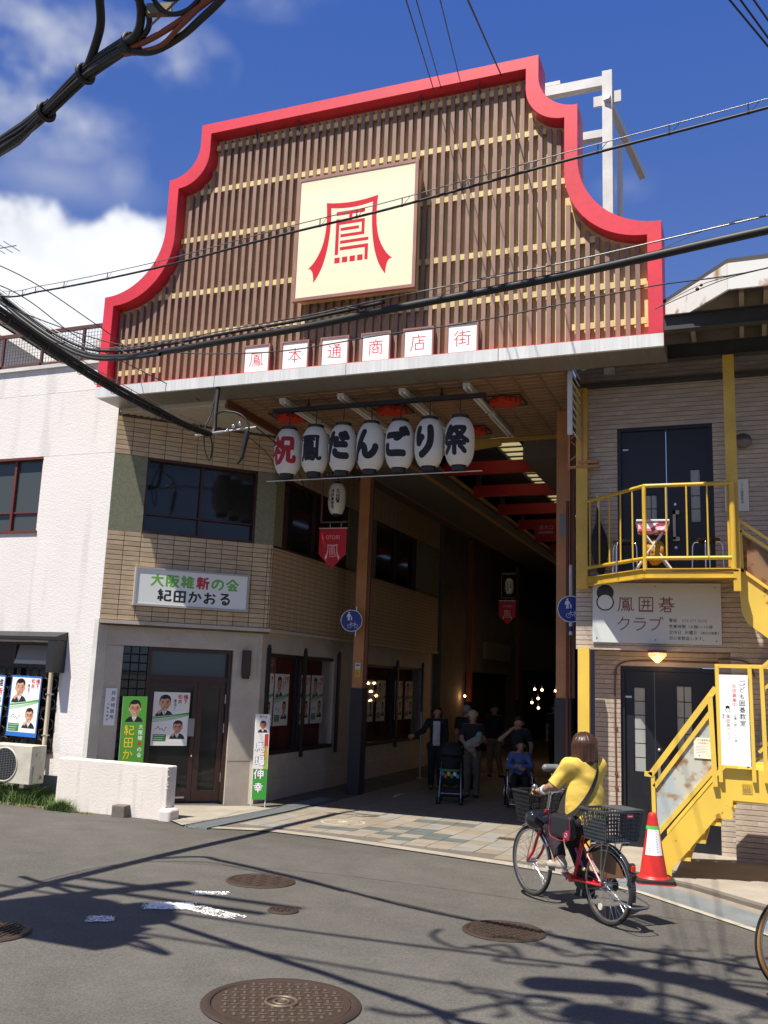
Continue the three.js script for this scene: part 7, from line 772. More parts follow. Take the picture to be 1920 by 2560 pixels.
{ // wheelchair
  const t = thing('wheelchair', 'wheelchair with bright metal frame under the woman in blue', 'wheelchair'), f = new MB(), r = 0.014; for (const s of [-0.24, 0.24]) { f.tube([V(s, 0.95, -0.28), V(s, 0.9, -0.22), V(s, 0.42, -0.18), V(s, 0.22, -0.16)], r, 8, 30); f.cyl(V(s, 0.42, -0.18), V(s, 0.40, 0.22), r); f.tube([V(s, 0.66, -0.2), V(s, 0.66, 0.08), V(s, 0.58, 0.16), V(s, 0.40, 0.2), V(s * 0.85, 0.1, 0.42)], r, 8, 30); f.cyl(V(s, 0.2, -0.16), V(s, 0.2, 0.16), r); } f.cyl(V(-0.24, 0.3, -0.1), V(0.24, 0.42, 0.1), 0.01).cyl(V(0.24, 0.3, -0.1), V(-0.24, 0.42, 0.1), 0.01); f.build('frame', M.chrome, t);
  new MB().box(0.46, 0.03, 0.4, 0, 0.41, 0).build('seat', M.blackMatte, t); new MB().box(0.46, 0.42, 0.02, 0, 0.68, -0.22, 0, -0.1).build('backrest', cloth(0.3, 0.3, 0.31), t); for (const s of [-0.28, 0.28]) { const w = new MB(), m = new THREE.Matrix4().makeRotationY(Math.PI / 2).setPosition(s, 0.28, -0.12); w.add(new THREE.TorusGeometry(0.265, 0.014, 8, 40), m); w.build('tyre', M.rubber, t); const q = new MB(); q.add(new THREE.TorusGeometry(0.23, 0.006, 6, 40), new THREE.Matrix4().makeRotationY(Math.PI / 2).setPosition(s * 1.07, 0.28, -0.12)); for (let i = 0; i < 14; i++) { const a = i / 14 * 6.283; q.cyl(V(s, 0.28, -0.12), V(s, 0.28 + 0.26 * Math.cos(a), -0.12 + 0.26 * Math.sin(a)), 0.002, 0.002, 4); } q.build('spokes', M.chrome, t); new MB().box(0.05, 0.025, 0.26, s * 0.86, 0.69, 0).build('armrest', M.blackMatte, t); const c = new MB(); c.add(new THREE.TorusGeometry(0.06, 0.016, 8, 20), new THREE.Matrix4().makeRotationY(Math.PI / 2).setPosition(s * 0.85, 0.076, 0.3)); c.cyl(V(s * 0.85, 0.08, 0.3), V(s * 0.9, 0.22, 0.24), 0.012); c.build('caster', M.rubber, t); new MB().box(0.14, 0.012, 0.14, s * 0.5, 0.09, 0.46, 0, -0.2).build('footrest', M.steel, t); } t.scale.setScalar(0.85); t.position.set(-3.56, -0.3, -15.74); t.rotation.y = 0.26;
}
{ // stroller
  const t = thing('stroller', 'black stroller with colourful toys on its tray, in the arcade shade', 'stroller'), f = new MB(); for (const s of [-0.2, 0.2]) { f.cyl(V(s, 0.05, 0.3), V(s * 0.9, 0.62, 0.04), 0.011); f.cyl(V(s, 0.05, -0.22), V(s * 0.9, 0.5, 0.12), 0.011); f.cyl(V(s * 0.9, 0.5, 0), V(s * 0.9, 0.98, -0.38), 0.012); } f.cyl(V(-0.19, 0.2, 0.24), V(0.19, 0.2, 0.24), 0.008).cyl(V(-0.18, 0.98, -0.38), V(0.18, 0.98, -0.38), 0.014); f.build('frame', M.steel, t); for (const s of [-0.2, 0.2]) for (const z of [0.3, -0.22]) { const w = new MB(); for (const o of [-0.022, 0.022]) w.add(new THREE.TorusGeometry(0.055, 0.018, 8, 20), new THREE.Matrix4().makeRotationY(Math.PI / 2).setPosition(s + o, 0.072, z)); w.build('wheel', M.rubber, t); }
  put('seat', netOf([bone(V(-0.14, 0.42, -0.02), V(0.14, 0.42, -0.02), 0.06), bone(V(-0.14, 0.75, -0.2), V(0.14, 0.75, -0.2), 0.06), bone(V(0, 0.44, -0.04), V(0, 0.74, -0.2), 0.14)], 0.016, 0.06), DK, t); put('canopy', new THREE.SphereGeometry(0.24, 24, 10, 0, 6.3, 0, 1.5), DK, t).position.set(0, 0.84, -0.2); const tr = new MB(); tr.tube([V(-0.19, 0.6, 0.04), V(-0.12, 0.6, 0.2), V(0.12, 0.6, 0.2), V(0.19, 0.6, 0.04)], 0.022, 8, 30); tr.build('bumper_bar', cloth(0.1, 0.28, 0.1), t); for (const [i, c] of [[0.02, 0.2, 0.5], [0.6, 0.08, 0.03], [0.65, 0.5, 0.05], [0.05, 0.3, 0.06], [0.7, 0.7, 0.7], [0.02, 0.35, 0.4]].entries()) new MB().ball(0.035, -0.14 + i * 0.055, 0.54 - (i % 2) * 0.04, 0.2, 1, 1.2, 0.8, 10).build('toy', std(lin(...c), 0.5), t); new MB().box(0.34, 0.14, 0.3, 0, 0.2, 0.03).build('basket', DK, t); t.scale.setScalar(0.92); t.position.set(-4.66, -0.3, -15.4); t.rotation.y = 0.25;
}
{ const t = thing('thin_post', 'thin pale post standing by the far shop window beside the woman in white', 'post'), a = new MB(); a.cyl(V(0, 0, 0), V(-0.01, 1.36, 0), 0.022); a.build('pole', std(lin(0.4, 0.4, 0.38), 0.5), t); new MB().box(0.12, 0.02, 0.12, 0, 0.01, 0).build('base', M.steel, t); t.position.set(-6.36, -0.3, -18.8); }
// ---------------------------------------------------------------- bicycles
function wheel(R, parent, x, y, tyreM, rimM, seedA) {
  const t = new MB(); t.add(new THREE.TorusGeometry(R - 0.017, 0.017, 10, 64), new THREE.Matrix4().setPosition(x, y, 0)); const ty = t.build('tyre', tyreM, parent), r = new MB(); r.add(lathe([[R - 0.042, -0.011], [R - 0.03, -0.013], [R - 0.027, 0], [R - 0.03, 0.013], [R - 0.042, 0.011], [R - 0.046, 0], [R - 0.042, -0.011]], 64), new THREE.Matrix4().makeRotationX(Math.PI / 2).setPosition(x, y, 0)); r.build('rim', rimM, ty);
  const s = new MB(); for (let i = 0; i < 32; i++) { const a = i / 32 * 6.2832 + seedA, q = a + (i % 4 < 2 ? 0.9 : -0.9), z = i % 2 ? 0.028 : -0.028; s.cyl(V(x + 0.02 * Math.cos(q), y + 0.02 * Math.sin(q), z), V(x + (R - 0.043) * Math.cos(a), y + (R - 0.043) * Math.sin(a), 0), 0.0014, 0.0014, 5); } s.build('spokes', M.chrome, ty); new MB().cyl(V(x, y, -0.045), V(x, y, 0.045), 0.02, 0.02, 16).build('hub', M.steel, ty); return ty;
}
function latticeBasket(x0, x1, z0, z1, y0, y1, flare, nx, ny, d) {   // strips round four walls and a floor
  const b = new MB(), P = (u, w, y) => { const k = lerp(-flare, 0, (y - y0) / (y1 - y0)); return V(u < 0.5 ? x0 - k : x1 + k, y, w); }, ring = (y) => { const k = lerp(-flare, 0, (y - y0) / (y1 - y0)); return [V(x0 - k, y, z0 - k), V(x1 + k, y, z0 - k), V(x1 + k, y, z1 + k), V(x0 - k, y, z1 + k)]; };
  for (let i = 0; i <= ny; i++) { const c = ring(lerp(y0, y1, i / ny)), w = i === ny ? d * 2.4 : d; for (let k = 0; k < 4; k++) b.bar(c[k], c[(k + 1) % 4], i === ny ? 0.02 : 0.006, w); }
  const lo = ring(y0), hi = ring(y1); for (let k = 0; k < 4; k++) { const n = k % 2 ? Math.round(nx * 0.9) : nx; for (let i = 0; i < n; i++) { const t = i / n; b.bar(lo[k].clone().lerp(lo[(k + 1) % 4], t), hi[k].clone().lerp(hi[(k + 1) % 4], t), 0.006, d, V(0, 0, 1)); } }
  for (let i = 1; i < nx; i++) b.bar(lo[0].clone().lerp(lo[1], i / nx), lo[3].clone().lerp(lo[2], i / nx), d, 0.006); return b;
}
const BK = { x: -0.996, z: -7.951, r: Math.atan2(0.685, -0.728) };
{
  const t = thing('red_bicycle', 'red city bicycle with black front basket and large grey rear basket, being ridden', 'bicycle'), R = 0.305, rx = 0.125, fx = 1.19, y = R, red = phy(lin(0.62, 0.015, 0.03), 0.3, { clearcoat: 0.6, clearcoatRoughness: 0.15 });
  wheel(R, t, rx, y, M.rubber, M.steel, 0.1); wheel(R, t, fx, y, M.rubber, M.steel, 0.2);
  const f = new MB(), ht = V(0.955, 0.78, 0), hb = V(0.995, 0.645, 0), bb = V(0.56, 0.27, 0), st = V(0.43, 0.66, 0); f.cyl(ht, hb, 0.021, 0.021, 14); f.tube([V(0.985, 0.68, 0), V(0.9, 0.56, 0), V(0.79, 0.38, 0), V(0.7, 0.295, 0), bb], 0.027, 10, 36); f.cyl(bb, st, 0.017, 0.017, 12); for (const s of [-0.055, 0.055]) { f.cyl(V(bb.x, bb.y, s * 0.6), V(rx, y, s), 0.0115); f.cyl(V(0.445, 0.6, s * 0.4), V(rx, y, s), 0.009); } f.cyl(V(0.56, 0.27, -0.05), V(0.56, 0.27, 0.05), 0.024, 0.024, 14); f.build('frame', red, t);
  const k = new MB(); for (const s of [-0.05, 0.05]) k.tube([V(1.0, 0.63, s * 0.7), V(1.04, 0.52, s), V(1.10, 0.4, s), V(fx, y, s)], 0.0125, 8, 24); k.box(0.06, 0.04, 0.1, 1.0, 0.635, 0); k.build('fork', red, t);
  { const [c, g] = canvas(64, 256, '#9c2030'); g.fillStyle = '#b8a050'; g.fillRect(0, 60, 64, 50); g.fillStyle = '#7fa0a8'; g.fillRect(0, 120, 64, 40); const q = put('frame_sticker', new THREE.CylinderGeometry(0.0285, 0.0285, 0.12, 14, 1, true), printM(c, 0.3), t); q.position.set(0.925, 0.595, 0); q.rotation.z = -0.6; }
  const h = new MB(); h.cyl(V(0.955, 0.78, 0), V(0.915, 0.93, 0), 0.0135, 0.0135, 12); h.tube([V(0.74, 0.985, -0.29), V(0.84, 0.99, -0.24), V(0.91, 0.95, -0.12), V(0.92, 0.935, 0), V(0.91, 0.95, 0.12), V(0.84, 0.99, 0.24), V(0.74, 0.985, 0.29)], 0.0115, 10, 60); h.ball(0.026, 0.918, 0.935, 0); h.build('handlebar', M.chrome, t);
  for (const s of [-1, 1]) { new MB().cyl(V(0.70, 0.983, s * 0.3), V(0.81, 0.989, s * 0.262), 0.0165, 0.0165, 12).build('grip', M.rubber, t); const l = new MB(); l.cyl(V(0.86, 0.975, s * 0.235), V(0.79, 0.945, s * 0.3), 0.006); l.build('brake_lever', M.chrome, t); } const bell = put('bell', new THREE.SphereGeometry(0.024, 16, 10), M.chrome, t); bell.position.set(0.88, 0.995, -0.19);
  new MB().tube([V(0.915, 0.92, -0.03), V(1.0, 0.88, -0.05), V(1.02, 0.75, -0.03)], 0.004, 5, 20).tube([V(0.9, 0.93, 0.05), V(0.99, 0.9, 0.05), V(1.0, 0.72, 0.03), V(0.75, 0.4, 0.02)], 0.004, 5, 26).build('brake_cable', M.cable, t);
  const fen = (x, a0, a1, m) => { const g = new THREE.TorusGeometry(R + 0.018, 0.026, 8, 40, a1 - a0), p = g.attributes.position; for (let i = 0; i < p.count; i++) { const r = Math.hypot(p.getX(i), p.getY(i)), q = (R + 0.012 + (r - R - 0.018) * 0.35) / r; p.setX(i, p.getX(i) * q); p.setY(i, p.getY(i) * q); } g.rotateZ(a0); g.computeVertexNormals(); g.translate(x, y, 0); return put('mudguard', g, m, t); };
  fen(rx, 0.75, 3.35, phy(lin(0.5, 0.5, 0.52), 0.12, { metalness: 1 })).geometry; const fr = fen(rx, -1.0 + Math.PI - 0.0, Math.PI + 0.2, M.black); fr.visible = true; fen(fx, 1.1, 2.6, M.chrome);
  const fl = new MB(); fl.box(0.035, 0.11, 0.04, -0.17, 0.40, 0, 0, 0, 0.45); fl.build('mud_flap', M.black, t); new MB().box(0.03, 0.05, 0.045, -0.17, 0.5, 0, 0, 0, 0.3).build('lamp_holder', M.black, t); const tl = put('tail_lamp', new RoundedBoxGeometry(0.022, 0.05, 0.04, 2, 0.008), phy(lin(0.7, 0.01, 0.01), 0.2, { clearcoat: 1 }), t); tl.position.set(-0.19, 0.49, 0);
  put('chain_case', extr((() => { const s = new THREE.Shape(); s.absarc(0.56, 0.27, 0.085, Math.PI / 2, -Math.PI / 2, true); s.lineTo(rx, y - 0.045); s.absarc(rx, y, 0.045, -Math.PI / 2, Math.PI / 2, true); return s; })(), 0.02, 0.004), M.black, t).position.z = 0.055;
  const cr = new MB(), ca = 1.15; cr.cyl(V(0.56, 0.27, -0.08), V(0.56 + 0.15 * Math.sin(0.7), 0.27 + 0.15 * Math.cos(0.7) - 0.04, -0.085), 0.009).cyl(V(0.56, 0.27, 0.09), V(0.56 + 0.03, 0.27 - 0.15, 0.095), 0.009); cr.build('crank', M.steel, t); const pd = new MB(); pd.box(0.085, 0.022, 0.08, 0.655, 0.345, -0.13).box(0.085, 0.022, 0.08, 0.59, 0.115, 0.14); pd.build('pedal', M.black, t);
  { const g = new THREE.ExtrudeGeometry((() => { const s = new THREE.Shape(); s.absarc(rx, y, R * 0.88, 0.85, 2.75, false); s.lineTo(rx, y + 0.06); return s; })(), { depth: 0.004, bevelEnabled: false }); for (const s of [-0.04, 0.036]) { const q = put('dress_guard', g, phy(lin(0.25, 0.13, 0.06), 0.4, { transmission: 0.45, thickness: 0 }), t); q.position.z = s; } }
  const rk = new MB(); for (const s of [-0.07, 0.07]) { rk.cyl(V(rx, y, s), V(rx - 0.02, 0.665, s), 0.005).cyl(V(rx, y, s), V(0.02, 0.665, s), 0.005).cyl(V(-0.06, 0.665, s), V(0.36, 0.655, s), 0.006); } rk.cyl(V(-0.06, 0.665, -0.07), V(-0.06, 0.665, 0.07), 0.006); rk.build('rear_rack', M.steel, t);
  const kick = new MB(); kick.tube([V(rx, y - 0.02, -0.07), V(-0.06, 0.26, -0.1), V(-0.24, 0.235, -0.1), V(-0.27, 0.225, -0.09), V(-0.27, 0.225, 0.09), V(-0.24, 0.235, 0.1), V(-0.06, 0.26, 0.1), V(rx, y - 0.02, 0.07)], 0.007, 7, 60); kick.build('stand', M.steel, t);
  const sd = put('saddle', netOf([bone(V(0.34, 0.765, -0.06), V(0.34, 0.765, 0.06), 0.05), bone(V(0.36, 0.77, 0), V(0.56, 0.765, 0), 0.06, 0.024)], 0.01, 0.05), M.black, t); new MB().cyl(st, V(0.415, 0.745, 0), 0.012).build('seat_post', M.chrome, t);
  latticeBasket(0.99, 1.25, -0.18, 0.18, 0.66, 0.93, 0.04, 14, 7, 0.0055).build('front_basket', M.black, t); const fs = new MB(); fs.bar(V(1.0, 0.66, 0.1), V(fx, y, 0.06), 0.006, 0.006).bar(V(1.0, 0.66, -0.1), V(fx, y, -0.06), 0.006, 0.006); fs.build('basket_stay', M.steel, t);
  latticeBasket(-0.09, 0.235, -0.19, 0.19, 0.67, 0.905, 0.03, 13, 8, 0.007).build('rear_basket', std(lin(0.05, 0.058, 0.066), 0.55), t); { const lid = new MB(); lid.box(0.3, 0.012, 0.2, 0.05, 0.912, 0.1); lid.build('basket_lid', std(lin(0.06, 0.068, 0.075), 0.6), t); const [c, g] = canvas(128, 48, '#a01626'); g.fillStyle = '#e8dede'; g.font = 'bold 26px sans-serif'; for (let i = 0; i < 5; i++) g.fillRect(22 + i * 18, 15, 12, 18); const m = board('basket_badge', 0.065, 0.026, 0.004, printM(c, 0.4), M.redBeam, t); m.position.set(-0.1, 0.872, 0.05); m.rotation.y = -Math.PI / 2; }
  put('basket_bag', netOf([bone(V(1.02, 0.70, -0.1), V(1.02, 0.71, 0.1), 0.085, 0.075), bone(V(0.99, 0.66, -0.06), V(1.0, 0.65, 0.08), 0.06), bone(V(1.08, 0.75, -0.05), V(1.1, 0.76, 0.08), 0.07)], 0.011, 0.03, (d, X, Y, Z) => d + 0.012 * (vn(X * 28 + 40, Y * 34 + Z * 20 + 40, 1024, 701) - 0.5)), phy(lin(0.012, 0.012, 0.014), 0.16, { clearcoat: 0.8, clearcoatRoughness: 0.1 }), t);
  { const u = new MB(); u.cyl(V(0.93, 0.95, 0.06), V(0.955, 1.1, 0.05), 0.011); u.build('umbrella_stem', M.steel, t); put('umbrella_clamp', netOf([bone(V(0.97, 1.145, -0.01), V(0.95, 1.145, 0.1), 0.034), bone(V(0.93, 1.14, 0.09), V(0.935, 1.095, 0.1), 0.018)], 0.007, 0.02), std(lin(0.15, 0.16, 0.16), 0.5), t); const cl_ = new MB(); cl_.box(0.05, 0.03, 0.05, 0.93, 0.985, 0.06).cyl(V(0.955, 1.1, 0.05), V(0.955, 1.12, 0.05), 0.024); cl_.build('clamp_bracket', M.black, t); }
  { const l = new MB(); for (let i = 0; i < 9; i++) l.ball(0.011, 0.44 - i * 0.012, 0.54 - i * 0.016, -0.075 - (i % 2) * 0.004, 1, 1, 1, 8); l.build('lock_cord', std(lin(0.5, 0.07, 0.25), 0.5), t); new MB().ball(0.016, 0.33, 0.395, -0.08).build('lock_tag', std(lin(0.7, 0.55, 0.2), 0.5), t); const rf = new MB(); rf.cyl(V(rx + 0.06, 0.13, -0.03), V(rx + 0.06, 0.13, -0.022), 0.026, 0.026, 16); rf.build('spoke_reflector', std(lin(0.6, 0.58, 0.5), 0.3), t); }
  t.position.set(BK.x, gy(BK.z) + 0.003, BK.z); t.rotation.y = BK.r;
}
{ // the cyclist
  const t = thing('person', 'woman cyclist in a yellow top seen from behind, with brown bob and black shoulder bag', 'person'), hd = V(0.44, 1.375, 0), lw = V(0.675, 0.985, -0.285), rw = V(0.675, 0.985, 0.285);
  const sh = (s) => V(0.43, 1.215, 0.165 * s), el = (s) => s < 0 ? V(0.50, 1.045, -0.265) : V(0.55, 1.03, 0.2), hp = (s) => V(0.4, 0.77, 0.085 * s), kn = { [-1]: V(0.73, 0.655, -0.1), 1: V(0.7, 0.545, 0.1) }, an = { [-1]: V(0.585, 0.425, -0.125), 1: V(0.535, 0.205, 0.13) }, to = { [-1]: V(0.72, 0.365, -0.13), 1: V(0.665, 0.145, 0.14) }, wr = { [-1]: lw, 1: rw };
  const torso = (g) => [bone(V(0.4, 0.80, 0), V(0.415, 0.97, 0), 0.105 + g, 0.1 + g, { fz: 0.52 }), bone(V(0.415, 0.97, 0), V(0.425, 1.12, 0), 0.1 + g, 0.098 + g, { fz: 0.5 }), bone(sh(-1).lerp(V(0.43, 1.18, 0), 0.25), sh(1).lerp(V(0.43, 1.18, 0), 0.25), 0.075 + g), bone(V(0.425, 1.12, 0), V(0.43, 1.27, 0), 0.085 + g, 0.045 + g)];
  const P = [...torso(0), bone(V(0.43, 1.22, 0), hd, 0.047, 0.045)]; for (const s of [-1, 1]) P.push(bone(sh(s), el(s), 0.046, 0.037), bone(el(s), wr[s], 0.037, 0.025), bone(hp(s), kn[s], 0.085, 0.055), bone(kn[s], an[s], 0.055, 0.036), bone(an[s], to[s], 0.036, 0.026));
  const g = [netOf(P, 0.011, 0.03), netOf(headPrims(hd, V(1, -0.06, -0.05), 0.96), 0.005, 0.018)]; for (const s of [-1, 1]) g.push(netOf(handPrims(wr[s], V(0.95, -0.02, -s * 0.2), V(0.05, -1, 0), s > 0 ? 1 : -1, 0.95, 0.92), 0.0032, 0.006)); put('body', mergeGeometries(g.map(flat)), SKIN, t);
  const fold = (X, Y, Z) => 0.010 * (fbm(X * 0.9 + Y * 0.45 + 4, Z * 0.7 + Y * 0.9 + 4, 9, 3, 801) - 0.5) * (1 + 1.2 * ss(1.0, 0.85, Y));
  put('yellow_top', netOf([...torso(0.022), bone(V(0.4, 0.88, 0), V(0.395, 0.74, 0), 0.118, 0.135, { fz: 0.52 }), ...[-1, 1].map((s) => bone(sh(s), sh(s).lerp(el(s), 0.98), 0.058, 0.06, { cut: 1 }))], 0.0085, 0.035, (d, X, Y, Z) => Math.max(d + fold(X, Y, Z), 0.79 - 0.04 * (X < 0.4 ? 1 : 0) - Y, Y - 1.285, 0.075 - Math.hypot(X - 0.445, (Y - 1.32), Z * 0.9))), cloth(0.92, 0.63, 0.11), t);
  put('trousers', netOf([bone(hp(-1), hp(1), 0.115), ...[-1, 1].flatMap((s) => [bone(hp(s), kn[s], 0.098, 0.075), bone(kn[s], an[s].clone().lerp(kn[s], 0.08), 0.075, 0.06, { cut: 1 })])], 0.009, 0.03, (d, X, Y, Z) => d + 0.8 * fold(X, Y, Z) + 0.002), cloth(0.028, 0.02, 0.026), t);
  for (const s of [-1, 1]) { const sole = an[s].clone().add(V(0.02, -0.055, 0)); put('shoe', netOf([bone(an[s].clone().add(V(-0.025, -0.035, 0)), to[s], 0.042, 0.035), bone(an[s], an[s].clone().add(V(-0.01, -0.04, 0)), 0.042)], 0.007, 0.02), s < 0 ? cloth(0.62, 0.55, 0.45) : cloth(0.04, 0.05, 0.07), t); const so = new MB(); so.bar(an[s].clone().add(V(-0.06, -0.078, 0)), to[s].clone().add(V(0.03, -0.034, 0)), 0.07, 0.022); so.build('sole', s < 0 ? std(lin(0.5, 0.46, 0.4), 0.8) : M.rubber, t); }
  const strand = (X, Y, Z) => 0.006 * (vn(Math.atan2(Z, X - 0.43) * 11 + 60, Y * 6 + 40, 512, 811) - 0.5) + 0.003 * (vn(Math.atan2(Z, X - 0.43) * 40 + 60, Y * 10 + 40, 1024, 812) - 0.5);
  put('hair', netOf([bone(V(0.42, 1.41, 0), V(0.445, 1.41, 0), 0.092, 0.09), bone(V(0.40, 1.40, 0.04), V(0.385, 1.265, 0.062), 0.07, 0.044), bone(V(0.40, 1.40, -0.04), V(0.385, 1.265, -0.06), 0.07, 0.042), bone(V(0.385, 1.39, 0), V(0.355, 1.265, 0), 0.075, 0.045), bone(V(0.43, 1.39, 0.07), V(0.44, 1.28, 0.092), 0.045, 0.026), bone(V(0.43, 1.39, -0.07), V(0.45, 1.27, -0.088), 0.045, 0.024), bone(V(0.41, 1.29, 0.085), V(0.385, 1.275, 0.125), 0.024, 0.006)], 0.0055, 0.03, (d, X, Y, Z) => Math.max(d + strand(X, Y, Z), Math.min(X - 0.478 - (Y - 1.375) * 0.25, 1.425 - Y))), phy(lin(0.075, 0.03, 0.017), 0.38, { map: rep(T.mottle, 0.3), sheen: 0.3 }), t);
  { const e = new MB(); for (const a of [-0.03, 0.03]) e.ball(0.008, 0.525, 1.375, a, 0.6, 0.6, 1, 8); e.build('eyes', EYE, t); const w = put('wrist_watch', new THREE.TorusGeometry(0.028, 0.007, 8, 24), M.chrome, t); w.position.set(0.635, 0.992, -0.283); w.rotation.y = Math.PI / 2; const q = put('bracelet', new THREE.TorusGeometry(0.031, 0.012, 8, 20), std(lin(0.75, 0.72, 0.68), 0.4), t); q.position.set(0.605, 1.0, -0.282); q.rotation.y = Math.PI / 2; }
  t.position.set(BK.x, gy(BK.z) + 0.003, BK.z); t.rotation.y = BK.r;
  const b = thing('shoulder_bag', 'black shoulder bag with red piping at the cyclist\'s hip', 'bag'); put('bag_body', new RoundedBoxGeometry(0.28, 0.19, 0.075, 4, 0.03), phy(lin(0.018, 0.018, 0.022), 0.38), b).position.set(0.42, 0.725, -0.225); const pi = new MB(); const cx = 0.42, cy = 0.725; pi.tube([V(cx - 0.14, cy + 0.09, -0.262), V(cx - 0.142, cy - 0.06, -0.262), V(cx - 0.12, cy - 0.093, -0.262), V(cx + 0.12, cy - 0.093, -0.262), V(cx + 0.142, cy - 0.06, -0.262), V(cx + 0.13, cy + 0.09, -0.258)], 0.004, 6, 60); pi.build('piping', std(lin(0.3, 0.015, 0.05), 0.5), b); const em = new MB(); em.add(extr(shapeOf([[-0.14, -0.09], [-0.06, -0.09], [-0.06, -0.05], [-0.1, -0.015], [-0.14, -0.01]]), 0.004), new THREE.Matrix4().setPosition(cx, cy, -0.268)); em.build('corner_patch', std(lin(0.28, 0.015, 0.05), 0.5), b); const rg = put('emblem', new THREE.TorusGeometry(0.016, 0.004, 8, 20), std(lin(0.45, 0.3, 0.3), 0.4), b); rg.position.set(cx - 0.1, cy - 0.055, -0.268);
  const pts = [V(0.36, 0.81, -0.225), V(0.315, 0.86, -0.17), V(0.283, 0.97, -0.08), V(0.29, 1.1, 0.01), V(0.335, 1.225, 0.075), V(0.40, 1.288, 0.10), V(0.46, 1.285, 0.10), V(0.53, 1.2, 0.07), V(0.57, 1.05, -0.05), V(0.545, 0.9, -0.17), V(0.48, 0.815, -0.23)], cv = new THREE.CatmullRomCurve3(pts), sp = new MB(), C = V(0.42, 1.05, 0), N = 60; let pv = null; for (let i = 0; i <= N; i++) { const p = cv.getPoint(i / N); if (pv) { const out = p.clone().sub(C).setY(0).normalize(); sp.bar(pv, p, 0.005, 0.036, V(0, 0, 0).add(out.clone().cross(p.clone().sub(pv).normalize()))); } pv = p; } sp.build('strap', cloth(0.03, 0.02, 0.018), b); b.position.copy(t.position); b.rotation.y = BK.r;
}
{ // parked bicycle at the right edge: only its front wheel reaches into the photo
  const t = thing('parked_bicycle', 'bicycle with a tan-walled tyre cut off by the right edge of the photo', 'bicycle'), R = 0.31, tan = std(lin(0.55, 0.27, 0.07), 0.6), m = phy(lin(0.2, 0.22, 0.24), 0.3, { clearcoat: 0.5 });
  for (const x of [0, 1.06]) { const ty = wheel(R, t, x, R, tan, M.steel, 0.3); const tr = new MB(); tr.add(new THREE.TorusGeometry(R - 0.006, 0.0115, 8, 64), new THREE.Matrix4().setPosition(x, R, 0)); tr.build('tread', M.rubber, ty); }
  const f = new MB(); f.cyl(V(0.2, 0.82, 0), V(0.16, 0.62, 0), 0.02).cyl(V(0.19, 0.72, 0), V(0.62, 0.28, 0), 0.018).cyl(V(0.2, 0.78, 0), V(0.66, 0.7, 0), 0.016).cyl(V(0.62, 0.28, 0), V(0.7, 0.78, 0), 0.016); for (const s of [-0.055, 0.055]) f.cyl(V(0.62, 0.28, s), V(1.06, R, s), 0.01).cyl(V(0.68, 0.7, s * 0.5), V(1.06, R, s), 0.008).cyl(V(0.15, 0.62, s), V(0, R, s), 0.011); f.build('frame', m, t); const h = new MB(); h.cyl(V(0.2, 0.82, 0), V(0.22, 0.96, 0), 0.012).tube([V(0.38, 0.98, -0.27), V(0.26, 0.99, -0.2), V(0.22, 0.96, 0), V(0.26, 0.99, 0.2), V(0.38, 0.98, 0.27)], 0.011, 8, 40); h.build('handlebar', M.chrome, t); put('saddle', netOf([bone(V(0.8, 0.83, -0.06), V(0.8, 0.83, 0.06), 0.045), bone(V(0.78, 0.835, 0), V(0.6, 0.83, 0), 0.055, 0.022)], 0.014, 0.05), M.black, t); const cr = new MB(); cr.cyl(V(0.62, 0.28, -0.08), V(0.72, 0.18, -0.08), 0.009).cyl(V(0.62, 0.28, 0.08), V(0.52, 0.38, 0.08), 0.009).box(0.09, 0.02, 0.07, 0.72, 0.17, -0.12).box(0.09, 0.02, 0.07, 0.52, 0.39, 0.12); cr.build('crank', M.steel, t); new MB().cyl(V(0.9, 0.3, 0.08), V(1.02, 0, 0.2), 0.009).build('stand', M.steel, t);
  t.position.set(0.268, gy(-6.77) + 0.002, -6.77); t.rotation.y = 0.62;
}
// ---------------------------------------------------------------- overhead cables
const wireObj = (name, label, cat, build, group) => { const t = thing(name, label, cat, group); build(t); return t; };
const P3 = (...a) => { const o = []; for (let i = 0; i < a.length; i += 3) o.push(V(a[i], a[i + 1], a[i + 2])); return o; };
const along = (pts) => new THREE.CatmullRomCurve3(pts, false, 'centripetal');
const offs = (pts, dx, dy, dz) => pts.map((p) => p.clone().add(V(dx, dy, dz)));
wireObj('thick_cable', 'thick black cable with a spiral hanger wire, sagging across the gate sign', 'cable', (t) => {
  const p = P3(4.5, 4.5, -4.6, 1.6, 4.27, -4.95, 0.2, 4.22, -5.13, -0.98, 4.18, -5.31, -2.19, 4.155, -5.45, -2.88, 4.15, -5.57, -3.54, 4.19, -5.73, -4.38, 4.28, -6.03, -4.97, 4.37, -6.25, -5.4, 4.47, -6.36, -5.81, 4.66, -6.41, -6.23, 4.93, -6.39, -6.53, 5.15, -6.37, -6.9, 5.4, -5.9, -7.0, 5.7, -3.1);
  new MB().tube(p, 0.026, 10, 160).build('cable', M.cable, t); new MB().tube(offs(p.slice(4, 13), 0, 0.05, 0.02), 0.013, 6, 80).tube(offs(p.slice(7, 14), 0, -0.03, 0.03), 0.016, 6, 80).build('side_cable', M.cable, t); new MB().tube(offs(p, 0, 0.085, 0), 0.005, 5, 160).build('messenger', M.wire, t);
  const c = along(p), h = []; for (let i = 0; i < 900; i++) { const k = 0.05 + i / 899 * 0.6, q = c.getPoint(k), a = i / 899 * 44; h.push(q.clone().add(V(0, 0.045 + 0.05 * Math.sin(a), 0.034 * Math.cos(a)))); } new MB().tube(h, 0.0028, 4, 1400).build('spiral_hanger', M.cableGrey, t); });
